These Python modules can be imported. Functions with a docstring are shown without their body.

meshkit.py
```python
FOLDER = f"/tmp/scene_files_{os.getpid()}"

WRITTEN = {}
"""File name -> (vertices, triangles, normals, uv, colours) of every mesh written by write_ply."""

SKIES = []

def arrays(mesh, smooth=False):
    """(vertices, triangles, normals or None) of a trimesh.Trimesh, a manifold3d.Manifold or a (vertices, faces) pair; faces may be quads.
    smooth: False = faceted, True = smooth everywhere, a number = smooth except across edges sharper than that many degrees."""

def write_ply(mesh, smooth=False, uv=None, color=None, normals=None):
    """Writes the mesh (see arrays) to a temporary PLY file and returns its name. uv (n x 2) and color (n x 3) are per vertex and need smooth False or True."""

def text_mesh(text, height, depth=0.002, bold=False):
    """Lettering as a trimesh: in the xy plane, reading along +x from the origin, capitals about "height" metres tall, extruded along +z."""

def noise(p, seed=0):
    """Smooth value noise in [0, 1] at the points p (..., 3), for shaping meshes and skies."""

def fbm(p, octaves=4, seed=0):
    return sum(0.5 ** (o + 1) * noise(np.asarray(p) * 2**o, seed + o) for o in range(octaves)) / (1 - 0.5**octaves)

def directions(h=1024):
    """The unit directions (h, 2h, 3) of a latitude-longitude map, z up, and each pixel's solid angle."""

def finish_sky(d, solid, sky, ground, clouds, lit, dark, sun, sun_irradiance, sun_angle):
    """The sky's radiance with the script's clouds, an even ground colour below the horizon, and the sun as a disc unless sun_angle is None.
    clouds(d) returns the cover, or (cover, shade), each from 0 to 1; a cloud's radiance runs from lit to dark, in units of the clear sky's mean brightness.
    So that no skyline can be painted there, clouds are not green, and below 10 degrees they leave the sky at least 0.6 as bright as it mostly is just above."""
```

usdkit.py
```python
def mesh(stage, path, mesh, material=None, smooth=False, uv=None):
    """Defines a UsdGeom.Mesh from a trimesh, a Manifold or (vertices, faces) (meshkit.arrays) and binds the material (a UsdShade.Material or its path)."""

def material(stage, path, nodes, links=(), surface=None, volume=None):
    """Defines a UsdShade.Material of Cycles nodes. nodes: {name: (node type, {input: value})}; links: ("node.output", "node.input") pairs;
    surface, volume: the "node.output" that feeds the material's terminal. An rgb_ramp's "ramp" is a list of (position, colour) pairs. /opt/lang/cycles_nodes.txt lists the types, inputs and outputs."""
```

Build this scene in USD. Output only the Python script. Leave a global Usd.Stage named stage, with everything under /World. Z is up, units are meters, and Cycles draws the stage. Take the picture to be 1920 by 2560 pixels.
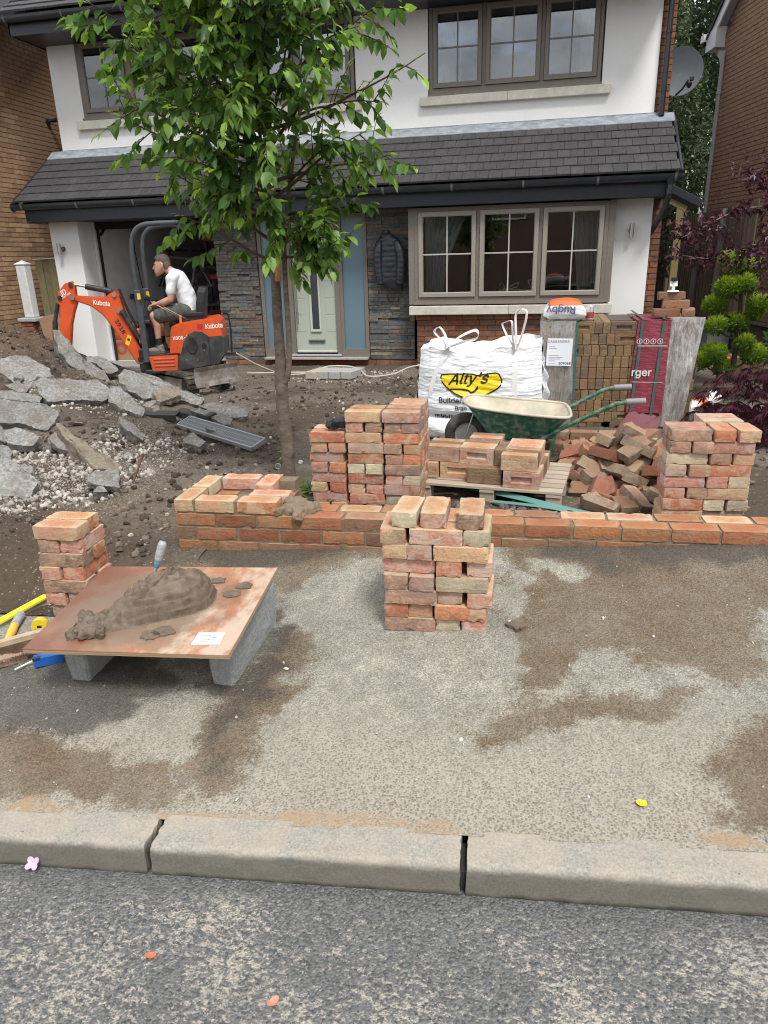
import math, random
import numpy as np, trimesh, usdkit, meshkit
from pxr import Usd, UsdGeom, UsdLux, UsdShade, Gf, Sdf, Vt
from scipy.interpolate import RBFInterpolator
from shapely.geometry import Polygon, Point

rnd = random.Random(7)
rng = np.random.default_rng(7)
stage = Usd.Stage.CreateInMemory()
UsdGeom.Xform.Define(stage, '/World')
UsdGeom.Scope.Define(stage, '/World/Looks')

# ---------------------------------------------------------------- camera, sky, sun
PITCH, ROLL, YAW, EYE = math.radians(19.88), math.radians(-1.60), math.radians(12.64), 1.58
fwd = np.array([-math.sin(YAW) * math.cos(PITCH), math.cos(YAW) * math.cos(PITCH), -math.sin(PITCH)])
rgt = np.array([math.cos(YAW), math.sin(YAW), 0.0])
upv = np.cross(rgt, fwd)
rgt, upv = math.cos(ROLL) * rgt + math.sin(ROLL) * upv, -math.sin(ROLL) * rgt + math.cos(ROLL) * upv
cam = UsdGeom.Camera.Define(stage, '/World/camera')
m4 = Gf.Matrix4d(*[float(x) for x in (*rgt, 0, *upv, 0, *(-fwd), 0, 0, 0, EYE, 1)])
cam.AddTransformOp().Set(m4)
cam.CreateFocalLengthAttr(24.0)
cam.CreateHorizontalApertureAttr(24.0 * 1920 / 1775)
cam.CreateVerticalApertureAttr(24.0 * 2560 / 1775)
cam.CreateClippingRangeAttr(Gf.Vec2f(0.05, 2000))
cam.CreateExposureAttr(1.2)

SUN_EL, SUN_AZ = math.radians(58), math.radians(148)      # azimuth = atan2(x, y) of the direction towards the sun
sun = UsdLux.DistantLight.Define(stage, '/World/sun')
sun.CreateIntensityAttr(0.40); sun.CreateAngleAttr(14.0); sun.CreateNormalizeAttr(True)
sun.CreateColorAttr(Gf.Vec3f(1.0, 0.97, 0.93))
sd = np.array([math.cos(SUN_EL) * math.sin(SUN_AZ), math.cos(SUN_EL) * math.cos(SUN_AZ), math.sin(SUN_EL)])
zx = np.cross([0, 0, 1.0], sd); zx /= np.linalg.norm(zx); zy = np.cross(sd, zx)
sun.AddTransformOp().Set(Gf.Matrix4d(*[float(x) for x in (*zx, 0, *zy, 0, *sd, 0, 0, 0, 0, 1)]))


class Ref(str):
    pass


class Mat:
    """A small builder for Cycles node graphs."""
    def __init__(s, name):
        s.name, s.nodes, s.links = name, {}, []

    def n(s, kind, out, **kw):
        nm, inp = f'n{len(s.nodes)}', {}
        for k, v in kw.items():
            if isinstance(v, Ref): s.links.append((str(v), f'{nm}.{k}'))
            else: inp[k] = v
        s.nodes[nm] = (kind, inp)
        return Ref(f'{nm}.{out}')

    def obj(s): return s.n('texture_coordinate', 'object')
    def pos(s): return s.n('geometry', 'position')
    def rand(s): return s.n('object_info', 'random')
    def rvec(s, v=None, k=37.0):
        r = s.math('multiply', s.rand(), k)
        return s.n('vector_math', 'vector', math_type='add', vector1=v if v is not None else s.obj(), vector2=s.n('combine_xyz', 'vector', x=r, y=s.math('multiply', r, 1.7), z=s.math('multiply', r, 2.3)))
    def scl(s, v, sc): return s.n('mapping', 'vector', vector=v, scale=sc)
    def noise(s, v, scale, detail=4, rough=0.55, dist=0.0, out='fac'):
        return s.n('noise_texture', out, dimensions='3D', vector=v, scale=scale, detail=detail, roughness=rough, distortion=dist)
    def vor(s, v, scale, out='distance', feature='f1', rnd=1.0): return s.n('voronoi_texture', out, dimensions='3D', feature=feature, vector=v, scale=scale, randomness=rnd)
    def ramp(s, f, stops): return s.n('rgb_ramp', 'color', fac=f, ramp=stops)
    def mr(s, v, a, b, c=0.0, d=1.0): return s.n('map_range', 'result', range_type='linear', value=v, from_min=a, from_max=b, to_min=c, to_max=d, clamp=True)
    def mix(s, f, a, b, t='mix'): return s.n('mix', 'color', mix_type=t, fac=f, color1=a, color2=b)
    def math(s, op, a, b=0.5, c=0.0): return s.n('math', 'value', math_type=op, value1=a, value2=b, value3=c)
    def hsv(s, c, h=0.5, sat=1.0, v=1.0): return s.n('hsv', 'color', hue=h, saturation=sat, value=v, color=c)
    def bump(s, h, strength=0.5, dist=0.01, nrm=None):
        k = dict(height=h, strength=strength, distance=dist)
        if nrm is not None: k['normal'] = nrm
        return s.n('bump', 'normal', **k)
    def bsdf(s, color, rough=0.6, nrm=None, **kw):
        k = dict(base_color=color, roughness=rough, **kw)
        if nrm is not None: k['normal'] = nrm
        return s.n('principled_bsdf', 'BSDF', **k)
    def done(s, surface): return usdkit.material(stage, f'/World/Looks/{s.name}', s.nodes, s.links, surface=str(surface))


sk = Mat('sky_look')
skyc = sk.n('sky_texture', 'color', sky_type='single_scattering', sun_disc=False, sun_elevation=SUN_EL, sun_rotation=SUN_AZ, aerosol_density=1.0, air_density=1.0)
gdir = sk.n('texture_coordinate', 'generated')
cl = sk.noise(sk.scl(gdir, (1, 1, 1.8)), 2.6, 7, 0.6, 0.3)
cl2 = sk.noise(sk.scl(gdir, (1, 1, 1.8)), 5.5, 6, 0.6, 0.2)
cover = sk.mr(cl, 0.32, 0.46)
shade = sk.ramp(cl2, [(0.3, (2.0, 2.12, 2.32)), (0.5, (3.45, 3.5, 3.58)), (0.7, (5.0, 5.02, 5.05))])
skm = sk.done(sk.n('background_shader', 'background', color=sk.mix(cover, skyc, shade), strength=0.15))
dome = UsdLux.DomeLight.Define(stage, '/World/sky')
UsdShade.MaterialBindingAPI.Apply(dome.GetPrim()).Bind(skm)
dome.GetPrim().SetCustomDataByKey('kind', 'structure')

# ---------------------------------------------------------------- scene helpers
taken = {}


def path_for(parent, name):
    k = f'{parent}/{name}'
    c = taken.get(k, 0); taken[k] = c + 1
    return k if c == 0 else f'{k}_{c:03d}'


def tag(prim, label=None, cat=None, group=None, kind=None):
    for k, v in (('label', label), ('category', cat), ('group', group), ('kind', kind)):
        if v: prim.SetCustomDataByKey(k, v)
    return prim


def place(xf, loc, rz=0.0, rx=0.0, ry=0.0):
    if any(loc): xf.AddTranslateOp().Set(Gf.Vec3d(*[float(x) for x in loc]))
    if rz: xf.AddRotateZOp().Set(float(math.degrees(rz)))
    if ry: xf.AddRotateYOp().Set(float(math.degrees(ry)))
    if rx: xf.AddRotateXOp().Set(float(math.degrees(rx)))


def thing(name, label, cat, loc=(0, 0, 0), rz=0.0, group=None, rx=0.0, ry=0.0):
    x = UsdGeom.Xform.Define(stage, path_for('/World', name))
    place(x, loc, rz, rx, ry)
    tag(x.GetPrim(), label, cat, group)
    return str(x.GetPath())


def part(parent, name, mesh, mat, smooth=False, label=None, kind=None, loc=(0, 0, 0), rz=0.0, rx=0.0, ry=0.0):
    p = path_for(parent, name)
    m = usdkit.mesh(stage, p, mesh, mat, smooth=smooth)
    place(m, loc, rz, rx, ry)
    tag(m.GetPrim(), label, None, None, kind)
    return p


def single(name, mesh, mat, label, cat, group=None, loc=(0, 0, 0), rz=0.0, rx=0.0, ry=0.0, smooth=False, kind=None):
    p = part('/World', name, mesh, mat, smooth, loc=loc, rz=rz, rx=rx, ry=ry)
    tag(stage.GetPrimAtPath(p), label, cat, group, kind)
    return p


def struct(name, mesh, mat, smooth=False):
    p = part('/World', name, mesh, mat, smooth)
    tag(stage.GetPrimAtPath(p), kind='structure')
    return p


def vattr(p, name, arr):
    arr = np.asarray(arr, np.float32)
    api = UsdGeom.PrimvarsAPI(stage.GetPrimAtPath(p))
    api.CreatePrimvar(name, Sdf.ValueTypeNames.Color3fArray, 'vertex').Set(Vt.Vec3fArray.FromNumpy(arr))


# ---- mesh builders: every one returns (vertices, triangles)
def join(*ms):
    if len(ms) == 1 and isinstance(ms[0], list): ms = ms[0]
    V, F, o = [], [], 0
    for v, f in ms:
        V.append(v); F.append(np.asarray(f) + o); o += len(v)
    return np.vstack(V), np.vstack(F)


BF = np.array([[0, 2, 1], [0, 3, 2], [4, 5, 6], [4, 6, 7], [0, 1, 5], [0, 5, 4], [1, 2, 6], [1, 6, 5], [2, 3, 7], [2, 7, 6], [3, 0, 4], [3, 4, 7]])


def bb(x0, x1, y0, y1, z0, z1):
    return np.array([[x0, y0, z0], [x1, y0, z0], [x1, y1, z0], [x0, y1, z0], [x0, y0, z1], [x1, y0, z1], [x1, y1, z1], [x0, y1, z1]], float), BF


def box(sx, sy, sz, c=(0, 0, 0)):
    return bb(c[0] - sx / 2, c[0] + sx / 2, c[1] - sy / 2, c[1] + sy / 2, c[2] - sz / 2, c[2] + sz / 2)


def hull(pts):
    h = trimesh.convex.convex_hull(np.asarray(pts, float))
    return np.array(h.vertices), np.array(h.faces)


def cbox(sx, sy, sz, c=(0, 0, 0), b=0.005):
    """A box with chamfered edges."""
    P = []
    for a in (-1, 1):
        for e in (-1, 1):
            for g in (-1, 1):
                x, y, z = a * sx / 2, e * sy / 2, g * sz / 2
                P += [(x - a * b, y - e * b, z), (x - a * b, y, z - g * b), (x, y - e * b, z - g * b)]
    v, f = hull(P)
    return v + np.array(c), f


def Rz(a):
    c, s = math.cos(a), math.sin(a); return np.array([[c, -s, 0], [s, c, 0], [0, 0, 1.0]])
def Rx(a):
    c, s = math.cos(a), math.sin(a); return np.array([[1.0, 0, 0], [0, c, -s], [0, s, c]])
def Ry(a):
    c, s = math.cos(a), math.sin(a); return np.array([[c, 0, s], [0, 1.0, 0], [-s, 0, c]])


def mv(m, t=(0, 0, 0), R=None):
    v = np.asarray(m[0]) if R is None else np.asarray(m[0]) @ R.T
    return v + np.asarray(t, float), m[1]


def tube(pts, r, sides=8, caps=True):
    p = np.asarray(pts, float)
    r = np.broadcast_to(np.asarray(r, float), (len(p),))
    t = np.gradient(p, axis=0); t /= np.linalg.norm(t, axis=1, keepdims=True) + 1e-12
    ref = np.array([0, 0, 1.0]) if abs(t[0][2]) < 0.9 else np.array([1.0, 0, 0])
    a = np.zeros_like(p); a[0] = np.cross(t[0], ref); a[0] /= np.linalg.norm(a[0])
    for i in range(1, len(p)):
        q = a[i - 1] - t[i] * (a[i - 1] @ t[i]); a[i] = q / (np.linalg.norm(q) + 1e-12)
    b = np.cross(t, a); ang = np.arange(sides) * 2 * np.pi / sides
    v = (p[:, None] + r[:, None, None] * (np.cos(ang)[None, :, None] * a[:, None] + np.sin(ang)[None, :, None] * b[:, None])).reshape(-1, 3)
    F = []
    for i in range(len(p) - 1):
        for j in range(sides):
            k = (j + 1) % sides
            A, B, C, D = i * sides + j, i * sides + k, (i + 1) * sides + k, (i + 1) * sides + j
            F += [(A, B, C), (A, C, D)]
    if caps:
        n = len(v); v = np.vstack([v, p[0], p[-1]]); e = (len(p) - 1) * sides
        for j in range(sides):
            k = (j + 1) % sides
            F += [(n, k, j), (n + 1, e + j, e + k)]
    return v, np.array(F)


def cyl(p, q, r, sides=12, r2=None):
    return tube([p, q], [r, r if r2 is None else r2], sides)


def lathe(prof, sides=20, c=(0, 0, 0), R=None):
    """prof: (r, z) pairs, round the z axis."""
    prof = np.asarray(prof, float); n = len(prof); ang = np.arange(sides) * 2 * np.pi / sides
    v = np.stack([prof[:, 0][:, None] * np.cos(ang), prof[:, 0][:, None] * np.sin(ang), np.repeat(prof[:, 1][:, None], sides, 1)], -1).reshape(-1, 3)
    F = []
    for i in range(n - 1):
        for j in range(sides):
            k = (j + 1) % sides
            F += [(i * sides + j, i * sides + k, (i + 1) * sides + k), (i * sides + j, (i + 1) * sides + k, (i + 1) * sides + j)]
    return mv((v, np.array(F)), c, R)


def extr(poly, d, R=None, t=(0, 0, 0)):
    """A 2-D outline (xy) extruded along +z by d."""
    p = poly if isinstance(poly, Polygon) else Polygon(poly)
    if not p.is_valid: p = p.buffer(0)
    m = trimesh.creation.extrude_polygon(p, d, engine='earcut')
    return mv((np.array(m.vertices), np.array(m.faces)), t, R)


XZ = np.array([[1.0, 0, 0], [0, 0, -1.0], [0, 1.0, 0]])     # xy outline -> xz plane, depth goes to -y


def extr_xz(poly, y0, y1):
    """An outline given in (x, z), between the planes y0 < y1."""
    v, f = extr(poly, y1 - y0)
    return np.stack([v[:, 0], y1 - v[:, 2], v[:, 1]], 1), f


def smoothpath(pts, n=8):
    p = np.asarray(pts, float); out = []
    q = np.vstack([2 * p[0] - p[1], p, 2 * p[-1] - p[-2]])
    for i in range(1, len(q) - 2):
        for t in np.linspace(0, 1, n, endpoint=False):
            a, b, c, d = q[i - 1], q[i], q[i + 1], q[i + 2]
            out.append(0.5 * (2 * b + (c - a) * t + (2 * a - 5 * b + 4 * c - d) * t * t + (3 * b - a - 3 * c + d) * t ** 3))
    out.append(p[-1])
    return np.array(out)


def grid(xs, ys, zf):
    X, Y = np.meshgrid(xs, ys, indexing='ij'); Z = zf(X, Y); nx, ny = X.shape
    v = np.stack([X, Y, Z], -1).reshape(-1, 3)
    i, j = np.meshgrid(np.arange(nx - 1), np.arange(ny - 1), indexing='ij'); a = (i * ny + j).ravel()
    return v, np.vstack([np.stack([a, a + ny, a + ny + 1], 1), np.stack([a, a + ny + 1, a + 1], 1)])


def rough(m, amp, freq, seed=0, octv=3, along=None):
    v, f = m
    d = np.stack([meshkit.fbm(v * freq + 13.7, octv, seed + k * 11) for k in range(3)], -1) - 0.5
    return v + d * 2 * np.asarray(amp), f


def subdiv(m, edge):
    v, f = trimesh.remesh.subdivide_to_size(m[0], m[1], edge, max_iter=12)
    t = trimesh.Trimesh(v, f, process=False); t.merge_vertices()
    return np.array(t.vertices), np.array(t.faces)


def compact(v, f):
    u, i = np.unique(f, return_inverse=True); return np.asarray(v)[u], i.reshape(np.shape(f)), u


def fbm2(x, y, s, seed=0, octv=4):
    return meshkit.fbm(np.stack([np.asarray(x) * s, np.asarray(y) * s, np.zeros_like(np.asarray(x, float)) + seed * 3.3], -1), octv, seed)


def ss(a, b, x):
    t = np.clip((x - a) / (b - a), 0, 1); return t * t * (3 - 2 * t)
# ---------------------------------------------------------------- ground materials
def flat_mat(name, col, rough=0.6, **kw):
    m = Mat(name); return m.done(m.bsdf(col, rough, **kw))


def speck_mat(name, c1, c2, scale=30, rough=0.8, bump=0.3, dist=0.004, c3=None, s3=3.0, amt3=0.5, rvar=0.0, stretch=None, spec=0.3, det=5, bscale=None):
    m = Mat(name); v = m.rvec() if rvar else m.obj()
    if stretch: v = m.scl(v, stretch)
    f = m.noise(v, scale, det, 0.62); col = m.ramp(f, [(0.32, c1), (0.68, c2)])
    if c3 is not None: col = m.mix(m.math('multiply', m.mr(m.noise(v, s3, 4, 0.6), 0.45, 0.65), amt3), col, c3)
    if rvar: col = m.hsv(col, v=m.mr(m.rand(), 0, 1, 1 - rvar, 1 + rvar))
    b = m.noise(v, bscale or scale, 6, 0.65) if bscale else f
    return m.done(m.bsdf(col, rough, m.bump(b, bump, dist), specular_ior_level=spec))


def make_pavement_mat():
    m = Mat('pavement_asphalt'); p = m.pos()
    st = m.n('attribute', 'color', attribute='stain'); sp = m.n('separate_color', 'r', color_type='rgb', color=st)
    nm = str(sp).split('.')[0]; wet, brown, sand = Ref(nm + '.r'), Ref(nm + '.g'), Ref(nm + '.b')
    cells = m.vor(p, 210, 'color'); d = m.vor(p, 210); g = m.n('rgb_to_bw', 'val', color=cells); fine = m.noise(p, 320, 4, 0.7)
    c2 = m.vor(p, 125, 'color'); d2 = m.vor(p, 125); g2 = m.n('rgb_to_bw', 'val', color=c2)
    sx = m.n('separate_xyz', 'x', vector=p); nn = m.math('subtract', m.math('subtract', m.math('multiply', Ref(str(sx).split('.')[0] + '.y'), 0.9983), m.math('multiply', sx, 0.0584)), 1.4909)
    mid = m.noise(p, 5.5, 6, 0.68); mid2 = m.noise(p, 17, 5, 0.7)
    base = m.ramp(m.math('add', m.math('multiply', mid, 0.6), m.math('multiply', mid2, 0.4)), [(0.34, (0.165, 0.166, 0.150)), (0.5, (0.225, 0.224, 0.202)), (0.66, (0.315, 0.310, 0.278))])
    base = m.mix(0.75, base, m.ramp(g, [(0.1, (0.45, 0.45, 0.45)), (0.5, (0.95, 0.95, 0.94)), (0.95, (1.75, 1.72, 1.66))]), 'multiply')
    base = m.mix(m.math('multiply', m.mr(fine, 0.52, 0.66), 0.30), base, (0.40, 0.385, 0.34))
    speck = m.mix(m.mr(m.math('add', d2, m.math('multiply', m.math('subtract', fine, 0.5), 0.5)), 0.42, 0.60), m.ramp(g2, [(0.1, (0.115, 0.112, 0.10)), (0.6, (0.20, 0.195, 0.175)), (1.0, (0.34, 0.325, 0.285))]), (0.345, 0.318, 0.27))
    kz = m.mr(m.math('add', nn, m.math('multiply', m.math('subtract', m.noise(p, 2.4, 5, 0.65), 0.5), 1.1)), 0.75, 0.28)
    base = m.mix(m.math('multiply', kz, 0.7), base, speck)
    n2 = m.noise(p, 9, 7, 0.72); n3 = m.noise(p, 140, 3, 0.6)
    ragged = m.math('add', m.math('multiply', m.math('subtract', n2, 0.5), 1.6), m.math('multiply', m.math('subtract', n3, 0.5), 0.9))
    bm = m.mr(m.math('add', brown, ragged), 0.36, 0.64)
    wm = m.mr(m.math('add', wet, m.math('multiply', ragged, 0.8)), 0.36, 0.66)
    smk = m.math('multiply', m.mr(m.math('add', sand, ragged), 0.38, 0.75), m.mr(m.noise(p, 16, 6, 0.7), 0.35, 0.6, 0.25, 1.0))
    bc = m.mix(m.mr(g, 0.2, 0.9), (0.080, 0.058, 0.038), (0.175, 0.134, 0.092))
    bm = m.math('multiply', bm, m.mr(m.noise(p, 3.4, 5, 0.65), 0.3, 0.62, 0.62, 0.97))
    c = m.mix(bm, base, bc)
    c = m.mix(m.math('multiply', wm, 0.80), c, m.mix(m.mr(g, 0.2, 1.0), (0.036, 0.033, 0.030), (0.095, 0.087, 0.078)))
    c = m.mix(m.math('multiply', smk, 0.8), c, m.mix(fine, (0.27, 0.18, 0.11), (0.37, 0.265, 0.175)))
    c = m.mix(1.0, c, (1.03, 1.0, 0.93), 'multiply')
    h = m.math('add', m.math('multiply', d, -0.9), m.math('multiply', fine, 0.6))
    return m.done(m.bsdf(c, m.mr(wm, 0, 1, 0.9, 0.62), m.bump(h, 0.55, 0.004), specular_ior_level=0.3))


def make_road_mat():
    m = Mat('road_asphalt'); p = m.pos()
    cells = m.vor(p, 150, 'color'); d = m.vor(p, 150); g = m.n('rgb_to_bw', 'val', color=cells)
    agg = m.ramp(g, [(0.05, (0.052, 0.054, 0.054)), (0.5, (0.112, 0.115, 0.112)), (0.85, (0.15, 0.152, 0.147)), (1.0, (0.28, 0.272, 0.25))])
    sx = m.n('separate_xyz', 'x', vector=p); nn = m.math('subtract', m.math('multiply', Ref(str(sx).split('.')[0] + '.y'), 0.9983), m.math('multiply', sx, 0.0584))
    gut = m.mr(m.math('add', nn, m.math('multiply', m.math('subtract', m.noise(p, 7, 4), 0.5), 0.10)), 1.445, 1.375)
    big = m.noise(p, 2.3, 5, 0.62); mid = m.noise(m.n('vector_rotate', 'vector', rotate_type='z_axis', vector=m.scl(p, (1.0, 1.6, 1)), angle=0.7), 48, 6, 0.72); fine = m.noise(p, 210, 3, 0.6)
    fill = m.mr(m.math('add', m.math('add', m.math('multiply', mid, 1.0), m.math('multiply', big, 0.55)), m.math('multiply', fine, 0.35)), 0.965, 1.07)
    fill = m.math('multiply', m.math('multiply', fill, m.mr(d, 0.12, 0.40, 0.35, 1.0)), gut)
    c = m.mix(m.math('multiply', fill, 0.9), agg, m.mix(fine, (0.33, 0.29, 0.235), (0.47, 0.42, 0.35)))
    c = m.mix(m.math('multiply', m.mr(m.noise(p, 3.1, 5, 0.6), 0.5, 0.7), 0.35), c, m.mix(g, (0.06, 0.062, 0.061), (0.125, 0.127, 0.123)))
    h = m.math('subtract', m.math('multiply', fine, 0.4), m.math('multiply', d, 1.0))
    return m.done(m.bsdf(c, 0.75, m.bump(h, 0.75, 0.006), specular_ior_level=0.4))


def make_kerb_mat():
    m = Mat('kerb_concrete'); v = m.obj(); p = m.pos()
    f = m.noise(p, 130, 5, 0.7); c = m.ramp(f, [(0.25, (0.16, 0.15, 0.127)), (0.5, (0.285, 0.27, 0.233)), (0.75, (0.42, 0.402, 0.355))])
    c = m.mix(m.math('multiply', m.mr(m.noise(p, 6, 5, 0.65), 0.40, 0.68), 0.65), c, (0.40, 0.335, 0.26))
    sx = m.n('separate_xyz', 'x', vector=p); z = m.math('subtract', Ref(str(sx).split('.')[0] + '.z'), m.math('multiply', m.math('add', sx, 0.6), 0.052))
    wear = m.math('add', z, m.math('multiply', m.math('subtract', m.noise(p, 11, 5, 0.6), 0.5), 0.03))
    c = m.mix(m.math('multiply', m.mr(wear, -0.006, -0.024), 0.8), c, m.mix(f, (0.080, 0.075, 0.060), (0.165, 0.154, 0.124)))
    rub = m.math('multiply', m.mr(m.math('absolute', m.math('add', wear, 0.018)), 0.011, 0.003), m.mr(m.noise(m.scl(p, (1, 1, 0.2)), 5, 4, 0.6), 0.52, 0.66))
    c = m.mix(m.math('multiply', rub, 0.6), c, (0.09, 0.09, 0.092))
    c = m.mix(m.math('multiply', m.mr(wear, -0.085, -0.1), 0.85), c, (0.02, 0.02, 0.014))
    st = m.mr(m.vor(p, 44), 0.13, 0.07)
    c = m.mix(m.math('multiply', st, m.mr(m.noise(p, 17, 2), 0.56, 0.62)), c, (0.10, 0.09, 0.075))
    h = m.math('add', m.noise(p, 190, 4, 0.7), m.math('multiply', m.noise(p, 40, 3), 0.8))
    return m.done(m.bsdf(c, 0.88, m.bump(h, 0.45, 0.004), specular_ior_level=0.25))


def make_soil_mat():
    m = Mat('garden_soil'); p = m.pos()
    st = m.n('attribute', 'color', attribute='stain'); sp = m.n('separate_color', 'r', color_type='rgb', color=st)
    nm = str(sp).split('.')[0]; dark, red, grit = Ref(nm + '.r'), Ref(nm + '.g'), Ref(nm + '.b')
    f = m.noise(p, 45, 6, 0.7); f2 = m.noise(p, 7, 5, 0.65)
    c = m.ramp(f, [(0.28, (0.060, 0.047, 0.035)), (0.5, (0.132, 0.109, 0.084)), (0.72, (0.235, 0.198, 0.155))])
    c = m.mix(m.math('multiply', m.mr(f2, 0.4, 0.65), 0.5), c, (0.20, 0.172, 0.142))
    c = m.mix(m.math('multiply', dark, 0.85), c, m.mix(f, (0.030, 0.022, 0.016), (0.105, 0.078, 0.056)))
    c = m.mix(m.math('multiply', red, 0.7), c, m.mix(f, (0.075, 0.042, 0.022), (0.20, 0.122, 0.075)))
    cel = m.vor(p, 75, 'color'); dd = m.vor(p, 75); g = m.n('rgb_to_bw', 'val', color=cel)
    pb = m.math('multiply', m.mr(dd, 0.42, 0.30), m.math('greater_than', m.math('add', g, m.math('multiply', grit, 0.75)), 0.92))
    c = m.mix(pb, c, m.mix(g, (0.42, 0.39, 0.34), (0.26, 0.235, 0.20)))
    h = m.math('add', m.math('multiply', f, 1.0), m.math('multiply', m.noise(p, 150, 4, 0.7), 0.4))
    return m.done(m.bsdf(c, 0.95, m.bump(h, 0.8, 0.02), specular_ior_level=0.15))


PAVE, ROAD, KERB, SOIL = make_pavement_mat(), make_road_mat(), make_kerb_mat(), make_soil_mat()
BASE = flat_mat('base_earth', (0.09, 0.08, 0.065), 0.95)
JOINT = speck_mat('joint_mortar', (0.20, 0.165, 0.12), (0.30, 0.25, 0.19), 60, 0.95, 0.5, 0.004)

# ---------------------------------------------------------------- road, kerb, pavement
K0, KA = np.array([-0.1408, 1.4852]), math.radians(3.35)
ku, kn = np.array([math.cos(KA), math.sin(KA)]), np.array([-math.sin(KA), math.cos(KA)])


def KP(u, n): return K0[0] + u * ku[0] + n * kn[0], K0[1] + u * ku[1] + n * kn[1]
def K_uv(x, y): return (x - K0[0]) * ku[0] + (y - K0[1]) * ku[1], (x - K0[0]) * kn[0] + (y - K0[1]) * kn[1]


def slope(x): return 0.052 * np.clip(np.asarray(x, float) + 0.6, -4, 4)          # the road climbs gently to the right


struct('ground', grid(np.linspace(-300, 300, 7), np.linspace(-300, 300, 7), lambda x, y: x * 0 - 0.5), BASE)
def road_mesh():
    us = np.concatenate([np.linspace(-40, -5, 15), np.linspace(-4.8, 4.8, 49), np.linspace(5, 40, 15)]); ns = np.linspace(-6.6, 0.03, 30)
    v, f = grid(us, ns, lambda x, y: x * 0); X, Y = KP(v[:, 0], v[:, 1])
    return np.stack([X, Y, -0.1 + slope(X) + (fbm2(X, Y, 1.5, 2) - 0.5) * 0.008], 1), f


struct('road', road_mesh(), ROAD, smooth=True)


def pave_z(x, y):
    u, n = K_uv(x, y)
    return np.interp(n, [0.0, 0.12, 1.05, 1.45, 1.75, 2.6], [0.0, 0.003, 0.088, 0.135, 0.193, 0.20]) + slope(x) - 0.085 * ss(1.0, 1.7, n) * ss(-1.75, -2.05, np.asarray(x, float))


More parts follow.
